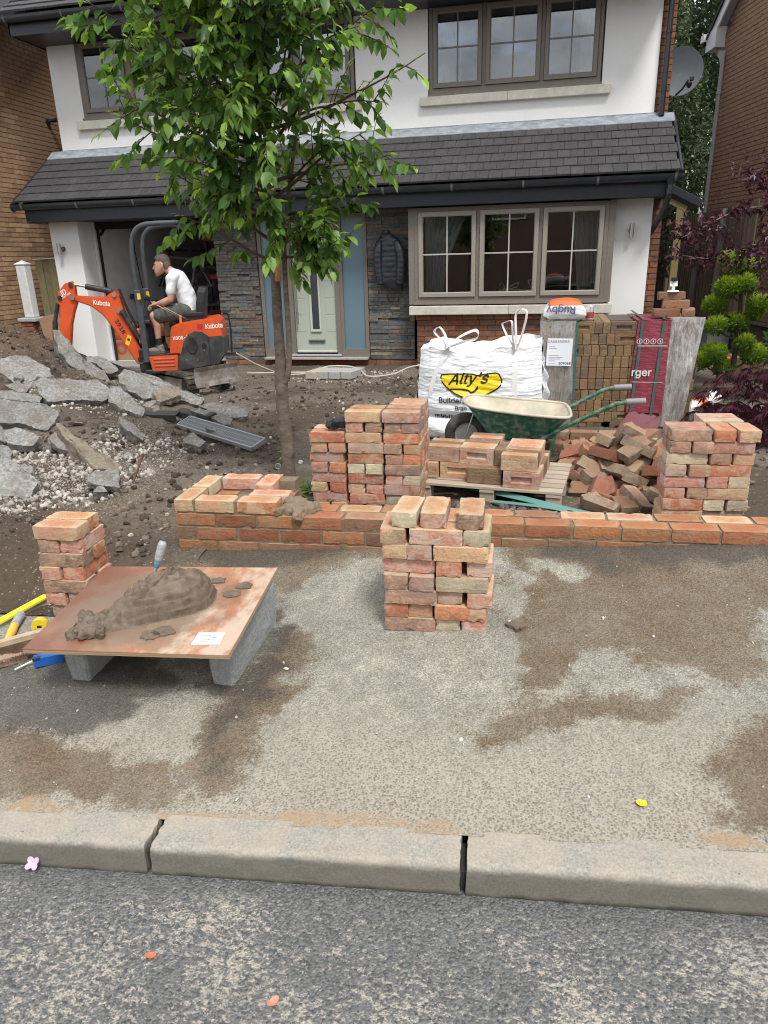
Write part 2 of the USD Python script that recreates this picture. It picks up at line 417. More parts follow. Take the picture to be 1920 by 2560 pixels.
STAINS = dict(
 brown=[[(-0.10, 3.4), (1.06, 3.4), (3, 3.4), (3, 2.8), (0.96, 2.88), (0.82, 2.42), (0.68, 2.35), (0.55, 2.42), (0.42, 2.39), (0.35, 2.52), (0.22, 2.51), (0.17, 2.36), (-0.02, 2.24), (-0.09, 2.16), (-0.06, 2.29), (-0.01, 2.49), (-0.08, 2.68), (-0.03, 2.86), (-0.13, 3.07)],
  [(-0.17, 1.99), (-0.07, 2.16), (0.19, 2.23), (0.43, 2.33), (0.58, 2.32), (0.46, 2.12), (0.18, 2.09), (-0.04, 1.98), (-0.13, 1.89)],
  [(0.6, 2.09), (0.8, 2.22), (2.5, 2.4), (2.5, 1.75), (0.68, 1.76), (0.57, 1.82)],
  [(-5, 1.9), (-1.9, 1.85), (-1.36, 1.78), (-1.03, 1.70), (-1.11, 1.56), (-1.39, 1.54), (-5, 1.1)],
  [(-2.0, 3.4), (-0.1, 3.4), (-0.3, 3.2), (-0.76, 3.16), (-1.0, 3.0), (-1.13, 2.80), (-1.48, 2.95), (-1.79, 2.95), (-2.2, 2.7), (-3, 2.7), (-3, 3.4)],
  [(-1.06, 2.6), (-0.90, 2.5), (-0.86, 2.0), (-0.93, 1.64), (-1.10, 1.62), (-1.12, 2.0)]],
 wet=[[(-2.2, 2.23), (-1.84, 2.35), (-1.23, 2.19), (-1.18, 2.64), (-1.14, 2.79), (-1.03, 2.68), (-0.97, 2.36), (-0.93, 2.13), (-0.97, 1.98), (-0.97, 1.72), (-1.02, 1.70), (-1.07, 1.87), (-1.11, 2.06), (-1.26, 2.10), (-1.46, 2.02), (-1.46, 1.92), (-1.64, 1.78), (-1.85, 1.79), (-3, 1.7), (-3, 2.1)],
  [(-0.10, 3.4), (1.5, 3.4), (1.4, 3.18), (0.1, 3.12)], [(-2.0, 3.3), (-0.85, 3.3), (-0.85, 3.18), (-1.3, 3.0), (-1.9, 3.05)]],
 sand=[[(-1.15, 1.555), (-0.91, 1.575), (-0.7, 1.59), (-0.66, 1.63), (-0.48, 1.64), (-0.16, 1.65), (-0.15, 1.58), (-0.63, 1.54), (-0.75, 1.54), (-1.14, 1.50)],
  [(-1.56, 1.56), (-1.38, 1.54), (-1.34, 1.43), (-1.51, 1.44), (-1.55, 1.39), (-1.66, 1.48)], [(0.42, 1.685), (0.60, 1.69), (0.66, 1.65), (0.54, 1.63)]],
 sandy=[[(-1.3, 1.95), (-1.05, 2.0), (-0.95, 1.7), (-1.2, 1.65)], [(0.40, 2.85), (0.9, 2.95), (0.8, 2.5), (0.45, 2.6)], [(-2.6, 1.8), (-1.7, 1.8), (-1.4, 1.6), (-2.6, 1.5)]])
CLEAR = [[(-0.04, 3.11), (0.30, 3.14), (0.23, 3.02), (-0.05, 3.02)], [(0.16, 2.42), (0.32, 2.44), (0.30, 2.26), (0.18, 2.26)], [(0.30, 2.36), (0.5, 2.36), (0.42, 2.24), (0.3, 2.26)]]


def poly_field(polys, x, y, w=0.10):
    """1 inside the polygons, 0 outside, with a soft edge of width w."""
    import shapely
    out = np.zeros(x.shape); pts = shapely.points(x.ravel(), y.ravel())
    for pl in polys:
        P = Polygon(pl).buffer(0)
        d = shapely.distance(pts, P.boundary) * np.where(shapely.contains(P, pts), 1, -1)
        out = np.maximum(out, ss(-w, w, d).reshape(x.shape))
    return out


def pave_mesh():
    us = np.concatenate([np.linspace(-30, -3.2, 25), np.arange(-3.1, 2.6, 0.022), np.linspace(2.7, 30, 25)])
    ns = np.concatenate([np.arange(0.1, 1.95, 0.022), [2.05, 2.2, 2.4]])
    U, N = np.meshgrid(us, ns, indexing='ij')
    X, Y = KP(U, N)
    wob = (fbm2(X, Y, 3.0, 5) - 0.5) * 0.20 + (fbm2(X, Y, 14.0, 6) - 0.5) * 0.12
    Xw, Yw = X + wob * 1.6, Y + (fbm2(X, Y, 3.0, 9) - 0.5) * 0.22 + wob
    st = {k: poly_field(v, (Xw if k != 'sand' else X + wob * 0.3), (Yw if k != 'sand' else Y + wob * 0.25), {'sand': 0.03, 'sandy': 0.22}.get(k, 0.13)) for k, v in STAINS.items()}
    clr = 1 - poly_field(CLEAR, Xw, Yw, 0.06)
    vis = (np.abs(U) < 3).astype(float)
    st['brown'] = np.maximum(st['brown'] * clr, 0.30 * ss(0.5, 0.66, fbm2(X, Y, 1.1, 31)) )
    st['sand'] = np.maximum(st['sand'], st['sandy'] * 0.36)
    st['wet'] = st['wet'] * clr * (0.55 + 0.6 * fbm2(X, Y, 2.2, 12))
    # what the kerb back carries: the pavement's broken edge
    Z = pave_z(X, Y) + (fbm2(X, Y, 5, 3) - 0.5) * 0.006 + (fbm2(X, Y, 40, 4) - 0.5) * 0.0025
    Z = np.where((X > -1.78) & (Y > 3.24 + 0.048 * (X + 1.83) + 0.10), Z - 0.4, Z)
    nx, ny = X.shape; v = np.stack([X, Y, Z], -1).reshape(-1, 3)
    i, j = np.meshgrid(np.arange(nx - 1), np.arange(ny - 1), indexing='ij'); a = (i * ny + j).ravel()
    f = np.vstack([np.stack([a, a + ny, a + ny + 1], 1), np.stack([a, a + ny + 1, a + 1], 1)])
    p = struct('pavement', (v, f), PAVE, smooth=True)
    vattr(p, 'stain', np.stack([st['wet'], st['brown'], st['sand']], -1).reshape(-1, 3))


pave_mesh()
# kerb: each stone a thing
KL = ['grey concrete kerb stone with a purple petal at its foot, leftmost in view', 'middle kerb stone between the two dark joints, orange sand along its back edge', 'right hand kerb stone dipping out of the picture, scuffed dark along its arris']
for i, (u0, u1) in enumerate([(-1.83, -0.927), (-0.913, -0.007), (0.007, 0.92)]):
    prof = [(-0.010, -0.13), (-0.007, -0.024), (-0.003, -0.010), (0.010, 0.0), (0.118, 0.003), (0.118, -0.13)]
    L = u1 - u0; nn = 60; us = np.linspace(u0, u1, nn)
    dense = []
    for a_, b_ in zip(prof[:-1], prof[1:]):
        k = max(2, int(math.hypot(b_[0] - a_[0], b_[1] - a_[1]) / 0.012))
        dense += [(a_[0] + (b_[0] - a_[0]) * t, a_[1] + (b_[1] - a_[1]) * t) for t in np.linspace(0, 1, k, endpoint=False)]
    dense.append(prof[-1]); D = np.array(dense); m_ = len(D)
    V = np.array([[*KP(u, n), z] for u in us for n, z in D])
    e0 = np.minimum(us - u0, u1 - us)
    V[:, 2] += slope(V[:, 0])
    V = rough((V, None), (0.0032, 0.0032, 0.0028), 26, 5 + i, 4)[0]
    V = V.reshape(nn, m_, 3)
    jit = (meshkit.noise(np.stack([D[:, 0] * 60, D[:, 1] * 60, np.full(m_, i)], -1), 3) - 0.5) * (0.016 if i == 1 else 0.010)
    for s_, k in ((0, 1), (nn - 1, -1)):
        V[s_, :, 0] += ku[0] * k * np.abs(jit); V[s_, :, 1] += ku[1] * k * np.abs(jit)
        V[s_, :, 2] -= 0.002
    V = V.reshape(-1, 3)
    ii, jj = np.meshgrid(np.arange(nn - 1), np.arange(m_ - 1), indexing='ij'); a_ = (ii * m_ + jj).ravel()
    F = np.vstack([np.stack([a_, a_ + m_ + 1, a_ + m_], 1)[:, [0, 2, 1]], np.stack([a_, a_ + 1, a_ + m_ + 1], 1)[:, [0, 2, 1]]])
    caps = [[0, k, k + 1] for k in range(1, m_ - 1)] + [[(nn - 1) * m_, (nn - 1) * m_ + k + 1, (nn - 1) * m_ + k] for k in range(1, m_ - 1)]
    single('kerb_stone', (V, np.vstack([F, caps])), KERB, KL[i], 'kerb stone', smooth=35)
for s_ in (-1, 1):
    for k in range(6):
        u0 = (-1.843 - 0.92 * (k + 1)) if s_ < 0 else (0.934 + 0.92 * k)
        pr = [(-0.010, -0.13), (-0.004, -0.01), (0.008, 0.0), (0.118, 0.003), (0.118, -0.13)]
        V = np.array([[*KP(u, n), z + float(slope(KP(u, n)[0]))] for u in (u0, u0 + 0.906) for n, z in pr])
        # neighbouring stones outside the frame carry the line on
        struct('kerb', hull(V), KERB)
struct('kerb', hull([[*KP(u, n), z + float(slope(KP(u, n)[0]))] for u in (-4.4, 4.0) for n in (0.008, 0.11) for z in (-0.14, -0.022)]), flat_mat('joint_dark', (0.03, 0.027, 0.022), 0.95))
# ---------------------------------------------------------------- building materials
RENDER = speck_mat('white_render', (0.74, 0.74, 0.725), (0.80, 0.80, 0.785), 90, 0.9, 0.25, 0.002, c3=(0.66, 0.65, 0.62), s3=1.3, amt3=0.25)
ANTH = speck_mat('anthracite_paint', (0.011, 0.0145, 0.020), (0.016, 0.020, 0.027), 12, 0.42, 0.04, 0.002, spec=0.5)
GUTTERM = speck_mat('gutter_plastic', (0.012, 0.0145, 0.018), (0.022, 0.025, 0.030), 9, 0.32, 0.03, 0.002, spec=0.5)
LEAD = speck_mat('lead_flashing', (0.15, 0.175, 0.20), (0.27, 0.30, 0.325), 6, 0.5, 0.2, 0.004, c3=(0.42, 0.44, 0.45), s3=9, amt3=0.5, stretch=(1, 1, 4), spec=0.5)
TILE = speck_mat('roof_tile_grey', (0.036, 0.035, 0.037), (0.058, 0.056, 0.057), 22, 0.75, 0.25, 0.003, c3=(0.085, 0.08, 0.078), s3=5, amt3=0.3, rvar=0.10)
TILEEDGE = flat_mat('roof_dark', (0.02, 0.021, 0.024), 0.8)
TAUPE = speck_mat('taupe_frame', (0.150, 0.130, 0.106), (0.205, 0.180, 0.150), 26, 0.5, 0.12, 0.0015, stretch=(1, 1, 9), spec=0.4)
TAUPE_L = speck_mat('taupe_sash', (0.24, 0.215, 0.18), (0.31, 0.28, 0.24), 26, 0.5, 0.12, 0.0015, stretch=(1, 1, 9), spec=0.4)
BARM = flat_mat('glazing_bar', (0.42, 0.40, 0.36), 0.45)
SILLM = speck_mat('cast_stone', (0.46, 0.44, 0.38), (0.58, 0.555, 0.49), 14, 0.9, 0.25, 0.002, c3=(0.36, 0.35, 0.29), s3=4, amt3=0.45)
SAGE = flat_mat('sage_door', (0.40, 0.44, 0.365), 0.45)
STEEL = flat_mat('brushed_steel', (0.45, 0.45, 0.45), 0.35, metallic=0.9)
BLACK = flat_mat('black_void', (0.012, 0.012, 0.013), 0.9)
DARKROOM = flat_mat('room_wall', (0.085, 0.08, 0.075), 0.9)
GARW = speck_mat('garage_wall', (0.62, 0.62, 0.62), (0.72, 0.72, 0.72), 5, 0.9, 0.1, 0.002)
CURTAIN = speck_mat('curtain_cloth', (0.36, 0.38, 0.38), (0.48, 0.50, 0.50), 12, 0.9, 0.1, 0.002, stretch=(6, 6, 0.6))


def glass_mat(name, tint=(0.86, 0.9, 0.9), ior=1.75, rough=0.005):
    m = Mat(name); p = m.pos()
    nrm = m.bump(m.noise(p, 1.6, 2, 0.4), 0.012, 0.05)
    f = m.n('fresnel', 'fac', IOR=ior, normal=nrm)
    return m.done(m.n('mix_closure', 'closure', fac=f, closure1=m.n('transparent_bsdf', 'BSDF', color=tint), closure2=m.n('glossy_bsdf', 'BSDF', color=(0.95, 0.97, 1.0), roughness=rough, normal=nrm)))


GLASS = glass_mat('window_glass')
GLASSUP = glass_mat('window_glass_upper', ior=2.3)
_m = Mat('frosted_glass'); FROST = _m.done(_m.bsdf((0.125, 0.20, 0.245), 0.30, specular_ior_level=0.6))
_m = Mat('door_glass'); DGLASS = _m.done(_m.bsdf((0.045, 0.055, 0.062), 0.18, specular_ior_level=0.7))


def brick_wall_mat(name, c1, c2, c3, amt=0.5, dark=(0.07, 0.06, 0.055)):
    m = Mat(name); v = m.rvec(m.pos()); f = m.noise(v, 16, 6, 0.7)
    c = m.ramp(f, [(0.3, c1), (0.65, c2)])
    r = m.rand()
    c = m.mix(m.math('multiply', m.mr(m.math('fraction', m.math('multiply', r, 7.3)), 0.55, 0.9), amt), c, c3)
    c = m.mix(m.math('multiply', m.mr(m.noise(v, 7, 5, 0.65), 0.5, 0.72), 0.5), c, dark)
    c = m.hsv(c, v=m.mr(r, 0, 1, 0.78, 1.2))
    return m.done(m.bsdf(c, 0.92, m.bump(m.noise(v, 60, 5, 0.7), 0.5, 0.004), specular_ior_level=0.2))


BAYBRICK = brick_wall_mat('bay_brick', (0.165, 0.068, 0.040), (0.285, 0.130, 0.075), (0.10, 0.072, 0.062), 0.65)
TANBRICK = brick_wall_mat('tan_brick', (0.36, 0.225, 0.13), (0.50, 0.325, 0.20), (0.25, 0.155, 0.10), 0.6, (0.25, 0.155, 0.10))
BROWNBRICK = brick_wall_mat('brown_brick', (0.24, 0.15, 0.10), (0.34, 0.22, 0.15), (0.17, 0.11, 0.08), 0.5, (0.15, 0.095, 0.065))
MORT_D = flat_mat('mortar_dark', (0.115, 0.09, 0.07), 0.95)
MORT_T = flat_mat('mortar_tan', (0.15, 0.11, 0.078), 0.95)


def brick_field(parent, wall_part, org, dirv, length, z0, z1, mats, course=0.075, bl=0.215, jt=0.010, proud=0.006, score=None, cap=300, inside=None, name='brick', seed=1, used=[0], skip=None, thick=0.05):
    """Courses of separate bricks in stretcher bond on a vertical face. dirv: unit direction along the face; bricks stand proud towards the outside normal."""
    R = random.Random(seed); d = np.array([dirv[0], dirv[1], 0.0]); nrm = np.array([d[1], -d[0], 0.0])
    Rm = np.stack([d, -nrm, [0, 0, 1.0]], 1); todo = []
    nc = int(round((z1 - z0) / course))
    for c in range(nc):
        u = -(bl + jt) * (0.5 if c % 2 else 0.0) + (0.0)
        while u < length - 0.02:
            a, b = max(u, 0), min(u + bl, length); u += bl + jt
            if b - a < 0.03: continue
            zc = z0 + c * course
            P = np.array(org) + d * (a + b) / 2 + np.array([0, 0, zc + 0.0325])
            if skip and skip(P): continue
            h = 0.065
            pr = proud + R.uniform(-0.002, 0.002)
            v, f = bb(-(b - a) / 2, (b - a) / 2, -pr, thick, -h / 2, h / 2)
            v = v + np.array([[R.uniform(-1, 1) * 0.0015, 0, R.uniform(-1, 1) * 0.0015] for _ in range(8)])
            todo.append((score(P) if score else 0, P, (v @ Rm.T + P, f), R.choice(mats)))
    todo.sort(key=lambda t: -t[0])
    for s, P, m, mat in todo[:cap]: part(wall_part, name, m, mat)
    rest = todo[cap:]
    if rest:
        for mt in mats:
            ms = [t[2] for t in rest if t[3] is mt]
            if ms: part(wall_part, name + '_rest', join(ms), mt, kind='stuff')
    return len(todo)


def near(P): return -np.linalg.norm(np.asarray(P) - [0, 0, EYE])


# ---------------------------------------------------------------- the house
house = thing('house', 'white rendered two storey house with grey tiled porch roof and taupe windows', 'house')
HX0, HX1, YU = -7.60, 1.32, 11.25
# walls
W = []
W += [bb(-7.58, -7.09, 10.55, 10.90, -0.1, 2.30)]                         # garage pier
W += [bb(0.80, 1.34, 10.60, 10.74, -0.1, 2.30)]                           # pier right of the bay
UW = [(HX0, -7.13), (-2.76, -1.72), (0.62, HX1)]
for a, b in UW: W.append(bb(a, b, YU, YU + 0.3, 2.9, 4.80))
W += [bb(-7.13, -2.76, YU, YU + 0.3, 2.9, 3.66), bb(-1.72, 0.62, YU, YU + 0.3, 2.9, 3.64)]
part(house, 'render_wall', join(W), RENDER)
SB = [bb(HX0 + 0.004, HX0 + 0.1, 11.26, 19, -0.1, 4.8), bb(HX0 + 0.004, HX0 + 0.1, 10.92, 11.26, -0.1, 2.4), bb(HX1 + 0.08, HX1 + 0.17, 11.3, 19, -0.1, 4.8), bb(HX0, HX1 + 0.17, 18.9, 19, -0.1, 4.8)]
part(house, 'side_wall', join(SB), BAYBRICK)
# floors and inner walls that close off the rooms
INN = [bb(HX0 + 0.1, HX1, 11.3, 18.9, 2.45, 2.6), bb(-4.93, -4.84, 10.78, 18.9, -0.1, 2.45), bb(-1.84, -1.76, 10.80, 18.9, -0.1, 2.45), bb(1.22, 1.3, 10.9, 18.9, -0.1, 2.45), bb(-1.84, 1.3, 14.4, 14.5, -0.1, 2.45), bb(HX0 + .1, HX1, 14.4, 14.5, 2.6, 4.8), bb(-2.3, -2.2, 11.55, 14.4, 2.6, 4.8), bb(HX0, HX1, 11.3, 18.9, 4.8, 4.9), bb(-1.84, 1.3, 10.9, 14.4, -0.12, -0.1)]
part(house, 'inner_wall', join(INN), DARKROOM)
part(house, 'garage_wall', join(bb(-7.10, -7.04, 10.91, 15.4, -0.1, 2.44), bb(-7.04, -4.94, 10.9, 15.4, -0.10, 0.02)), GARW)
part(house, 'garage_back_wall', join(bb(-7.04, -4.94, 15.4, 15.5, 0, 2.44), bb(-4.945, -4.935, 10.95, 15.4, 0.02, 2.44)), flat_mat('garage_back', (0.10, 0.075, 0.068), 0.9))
part(house, 'garage_threshold', cbox(2.2, 0.55, 0.06, (-6.0, 10.62, 0.0), 0.01), speck_mat('threshold_concrete', (0.20, 0.20, 0.19), (0.32, 0.315, 0.30), 40, 0.9, 0.3, 0.003))
# soffit, fascia, gutter of the porch roof
part(house, 'soffit', bb(-7.7, 1.46, 10.27, 10.95, 2.19, 2.205), flat_mat('soffit_dark', (0.035, 0.04, 0.048), 0.6))
part(house, 'fascia_board', join(cbox(9.22, 0.022, 0.20, (-3.12, 10.25, 2.285), 0.004), bb(-7.73, -7.708, 10.262, 11.2, 2.185, 2.385), bb(1.468, 1.49, 10.262, 11.2, 2.185, 2.385)), ANTH)


def gutter(x0, x1, y, z, r=0.056):
    prof = [(-r, 0.028), (-r, 0)] + [(-r * math.cos(t), -r * math.sin(t)) for t in np.linspace(0.2, math.pi - 0.2, 9)] + [(r, 0), (r, 0.028), (r - 0.006, 0.028), (r - 0.006, 0)] + [((r - 0.006) * math.cos(t), -(r - 0.006) * math.sin(t)) for t in np.linspace(0.2, math.pi - 0.2, 9)] + [(-r + 0.006, 0), (-r + 0.006, 0.028)]
    v, f = extr(prof, x1 - x0)
    return np.stack([x0 + v[:, 2], y + v[:, 0], z + v[:, 1]], 1), f


g1 = part(house, 'gutter', gutter(-7.86, 1.62, 10.17, 2.405), GUTTERM, smooth=40)
for k in range(11):
    x = -7.70 + k * 0.92
    part(g1, 'bracket', mv(gutter(x, x + 0.028, 10.17, 2.405, 0.0605), (0, 0, 0)), flat_mat('bracket_grey', (0.10, 0.105, 0.11), 0.4) if k == 0 else '/World/Looks/bracket_grey')
part(g1, 'end_cap', mv(lathe([(0.0, 0), (0.062, 0), (0.062, 0.02), (0, 0.02)], 14), (-7.87, 10.17, 2.40), Ry(math.pi / 2)), GUTTERM)


# tiles
def tile_mesh(w, l, t=0.030):
    v, f = cbox(w - 0.0025, l, t, (0, 0, 0), 0.004); return v, f


def tiled(rows, x0, x1, yb, zb, yt, zt, tw, seed):
    """Tile positions: (centre, pitch angle) row by row upwards."""
    L = math.hypot(yt - yb, zt - zb); a = math.atan2(zt - zb, yt - yb); g = L / rows; out = []
    R = random.Random(seed)
    for r in range(rows):
        off = (r % 2) * tw * 0.5; n = int(math.ceil((x1 - x0) / tw)) + 1
        for k in range(n):
            xa, xb = x0 + k * tw - off, x0 + (k + 1) * tw - off
            xa, xb = max(xa, x0), min(xb, x1)
            if xb - xa < 0.04: continue
            s = (r + 0.5) * g
            c = np.array([(xa + xb) / 2, yb + s * math.cos(a), zb + s * math.sin(a)])
            m = tile_mesh(xb - xa, g + 0.05)
            m = mv(m, (0, 0, 0.022 + R.uniform(-0.0015, 0.0015)), Rx(0.055))
            m = mv(m, c, Rx(a - 0.135))
            out.append((c, m))
    return out, a


proof = part(house, 'porch_roof', hull([(-7.74, 10.16, 2.40), (1.52, 10.16, 2.40), (-7.74, 11.24, 3.135), (1.52, 11.24, 3.135), (-7.74, 11.24, 2.42), (1.52, 11.24, 2.42)]), TILEEDGE)
tl, pa = tiled(6, -7.76, 1.555, 10.115, 2.452, 11.13, 3.14, 0.1705, 4)
tl.sort(key=lambda t: -near(t[0]) + 0)
for c, m in tl[:300]: part(proof, 'roof_tile', m, TILE)
if tl[300:]: part(proof, 'roof_tile_rest', join([m for c, m in tl[300:]]), TILE, kind='stuff')
for s_, xx in ((-1, -7.785), (1, 1.575)):
    p0, p1 = np.array([xx, 10.11, 2.44]), np.array([xx, 11.2, 3.18])
    part(proof, 'verge', mv(cbox(0.035, 1.33, 0.085, (0, 0, 0), 0.008), (p0 + p1) / 2, Rx(math.atan2(0.74, 1.09))), GUTTERM)
fl = rough(subdiv(hull([(x, y, z + d) for x in (-7.78, 1.57) for (y, z) in ((11.07, 3.135), (11.22, 3.25)) for d in (0.0, 0.012)]), 0.25), (0, 0.002, 0.004), 6, 3)
part(house, 'lead_flashing', join(fl, bb(-7.58, 1.35, 11.234, 11.246, 3.2, 3.275)), LEAD, smooth=30)
# upper eaves and main roof
part(house, 'eaves', join(bb(-7.70, 1.40, 10.62, 11.4, 4.70, 4.715), bb(-7.72, 1.42, 10.60, 10.622, 4.69, 4.87), bb(-7.72, -7.70, 10.6, 19, 4.69, 4.87)), ANTH)
g2 = part(house, 'gutter', gutter(-7.84, 1.46, 10.53, 4.885), GUTTERM, smooth=40)
for k in range(3): part(g2, 'bracket', gutter(-7.7 + k * 0.92, -7.672 + k * 0.92, 10.53, 4.885, 0.0605), '/World/Looks/bracket_grey')
mroof = part(house, 'main_roof', hull([(x, y, z) for x in (-7.74, 1.44) for (y, z) in ((10.5, 4.88), (14.8, 7.3), (19.1, 4.88), (14.8, 6.9))]), TILEEDGE)
t2, pb = tiled(6, -7.78, 1.45, 10.46, 4.925, 11.75, 5.66, 0.1705, 9)
part(mroof, 'roof_tile_rest', join([m for c, m in t2]), TILE, kind='stuff')


# windows
def ring(x0, x1, z0, z1, w, y0, y1, wb=None):
    wb = wb or w
    return join(bb(x0, x1, y0, y1, z0, z0 + wb), bb(x0, x1, y0, y1, z1 - w, z1), bb(x0, x0 + w, y0, y1, z0 + wb, z1 - w), bb(x1 - w, x1, y0, y1, z0 + wb, z1 - w))


def bev_ring(x0, x1, z0, z1, w, y0, y1, b=0.012):
    """A sash ring with a splayed inner edge."""
    o = [(x0, z0), (x1, z0), (x1, z1), (x0, z1)]; c = [(x0 + w - b, z0 + w - b), (x1 - w + b, z0 + w - b), (x1 - w + b, z1 - w + b), (x0 + w - b, z1 - w + b)]
    i = [(x0 + w, z0 + w), (x1 - w, z0 + w), (x1 - w, z1 - w), (x0 + w, z1 - w)]
    V = [(x, y1, z) for x, z in o] + [(x, y0, z) for x, z in o] + [(x, y0, z) for x, z in c] + [(x, y0 + 0.018, z) for x, z in i] + [(x, y1, z) for x, z in i]
    F = []
    for L in range(4):
        for k in range(4):
            j = (k + 1) % 4; a, bq, cq, d = L * 4 + k, L * 4 + j, L * 4 + 4 + j, L * 4 + 4 + k
            F += [(a, cq, bq), (a, d, cq)]
    return np.array(V, float), np.array(F)


def window(x0, x1, z0, z1, y, splits, glass, sash, fw=0.05, wb=0.075, label=None, bars=True, post=0.0):
    fr = [ring(x0, x1, z0, z1, fw, y, y + 0.09, wb)] + [bb(s - 0.024, s + 0.024, y + 0.004, y + 0.086, z0 + wb, z1 - fw) for s in splits]
    fr.append(bb(x0 - 0.02, x1 + 0.02, y - 0.03, y + 0.02, z0 - 0.022, z0 + 0.008))
    if post:
        fr += [bb(x0 - post, x0 - 0.002, y + 0.012, y + 0.20, z0 - 0.02, z1), bb(x1 + 0.002, x1 + post, y + 0.012, y + 0.20, z0 - 0.02, z1)]
    w = part(house, 'window', join(fr), TAUPE, label=label)
    e = [x0 + fw] + list(splits) + [x1 - fw]
    for k in range(len(e) - 1):
        a = e[k] + (0.028 if k else 0.006); b = e[k + 1] - (0.028 if k < len(e) - 2 else 0.006)
        c, d = z0 + wb + 0.005, z1 - fw - 0.005
        part(w, 'sash', bev_ring(a, b, c, d, 0.062, y - 0.022, y + 0.055), sash)
        part(w, 'pane', bb(a + 0.058, b - 0.058, y + 0.012, y + 0.018, c + 0.058, d - 0.058), glass)
        if bars:
            xm, zm = (a + b) / 2, (c + d) / 2 + 0.01
            part(w, 'glazing_bar', join(bb(xm - 0.009, xm + 0.009, y + 0.0, y + 0.026, c + 0.055, d - 0.055), bb(a + 0.055, xm - 0.0095, y + 0.002, y + 0.024, zm - 0.009, zm + 0.009), bb(xm + 0.0095, b - 0.055, y + 0.002, y + 0.024, zm - 0.009, zm + 0.009)), BARM if glass is GLASS else sash)
    return w


window(-1.79, 0.78, 0.925, 2.17, 10.40, (-0.915, -0.08), GLASS, TAUPE_L, post=0.09, label='ground floor bay window of three casements')
window(-1.70, 0.60, 3.665, 4.74, YU - 0.02, (-0.95, -0.17), GLASSUP, TAUPE, label='upper window on the right, sky and roofs mirrored in it')
window(-7.11, -2.78, 3.69, 4.74, YU - 0.02, (-6.30, -5.45, -4.5, -3.65), GLASSUP, TAUPE, label='upper window behind the tree')
for x0, x1, z0, z1, y0, y1, js in ((-1.87, 0.90, 0.765, 0.885, 10.32, 10.62, (-0.47,)), (-1.83, 0.735, 3.53, 3.642, YU - 0.075, YU + 0.1, (-0.62,)), (-7.24, -2.68, 3.54, 3.66, YU - 0.075, YU + 0.1, (-5.0,))):
    e = [x0, *js, x1]
    for a, b in zip(e[:-1], e[1:]):
        part(house, 'sill', cbox(b - a - 0.004, y1 - y0, z1 - z0, ((a + b) / 2, (y0 + y1) / 2, (z0 + z1) / 2), 0.006), SILLM)


def curtain(x0, x1, z0, z1, y, folds, gather=0.0, seed=0):
    n, k = 60, 14; V = []
    for i in range(k):
        t = i / (k - 1); z = z1 + (z0 - z1) * t
        w = 1 - gather * math.sin(min(1, t * 1.15) * math.pi / 2)
        for j in range(n):
            s = j / (n - 1); V.append((x0 + (x1 - x0) * s * w, y + 0.035 * math.sin(s * folds * 6.28 + 0.6 * math.sin(t * 3 + seed)), z))
    i, j = np.meshgrid(np.arange(k - 1), np.arange(n - 1), indexing='ij'); a = (i * n + j).ravel()
    return np.array(V), np.vstack([np.stack([a, a + n, a + n + 1], 1), np.stack([a, a + n + 1, a + 1], 1)])


for cx0, cx1, cz0, cz1, cy, fo, ga in ((-1.70, -1.10, 0.85, 2.1, 10.78, 7, 0.55), (0.72, 0.28, 0.85, 2.1, 10.78, 6, 0.35), (-1.62, -1.25, 3.6, 4.75, 11.48, 5, 0.1), (0.52, 0.30, 3.6, 4.75, 11.48, 4, 0.1), (-6.95, -6.0, 3.6, 4.75, 11.48, 9, 0.05), (-3.4, -2.9, 3.6, 4.75, 11.48, 5, 0.05)):
    part(house, 'curtain', curtain(cx0, cx1, cz0, cz1, cy, fo, ga, fo), CURTAIN, smooth=True)
# things standing on the window board, seen through the panes
part(house, 'picture_frame', join(ring(-0.62, -0.16, 0.93, 1.08, 0.012, 10.62, 10.635)), flat_mat('frame_pale', (0.5, 0.48, 0.42), 0.5))
part(house, 'picture_frame', ring(0.25, 0.47, 0.93, 1.03, 0.02, 10.60, 10.615), flat_mat('frame_yellow', (0.45, 0.38, 0.18), 0.5))
part(house, 'picture_frame', mv(ring(-0.06, 0.06, 0, 0.14, 0.012, 0, 0.012), (-1.66, 10.56, 0.93), Ry(-0.3)), '/World/Looks/frame_pale')
part(house, 'window_ornament', cbox(0.17, 0.06, 0.10, (0.42, 11.32, 3.80), 0.01), flat_mat('ornament_white', (0.6, 0.6, 0.58), 0.5))

# front door with side lights
dr = part(house, 'door_frame', join(bb(-4.25, -2.56, 10.74, 10.83, 0.12, 0.14), ring(-4.25, -3.80, 0.14, 2.16, 0.055, 10.745, 10.83, 0.10), ring(-3.00, -2.56, 0.14, 2.16, 0.055, 10.745, 10.83, 0.10), bb(-3.80, -3.735, 10.735, 10.84, 0.14, 2.16), bb(-3.065, -3.0, 10.735, 10.84, 0.14, 2.16), bb(-3.735, -3.065, 10.75, 10.84, 2.09, 2.16)), TAUPE)
for a, b in ((-4.195, -3.855), (-2.945, -2.615)): part(dr, 'side_light', bb(a - 0.005, b + 0.005, 10.775, 10.785, 0.235, 2.11), FROST)
door = part(house, 'door', cbox(0.665, 0.05, 1.90, (-3.40, 10.80, 1.13), 0.004), SAGE, label='sage green front door with narrow glass strip')
for c in range(6):
    z = 0.62 + c * 0.245
    for xc in (-3.64, -3.165):
        part(door, 'panel', cbox(0.15, 0.006, 0.232, (xc, 10.774, z), 0.003), SAGE)
part(door, 'glass_trim', bev_ring(-3.485, -3.315, 0.50, 1.98, 0.035, 10.752, 10.776), flat_mat('sage_trim', (0.50, 0.53, 0.45), 0.4))
part(door, 'glass_strip', bb(-3.452, -3.348, 10.763, 10.77, 0.53, 1.95), DGLASS)
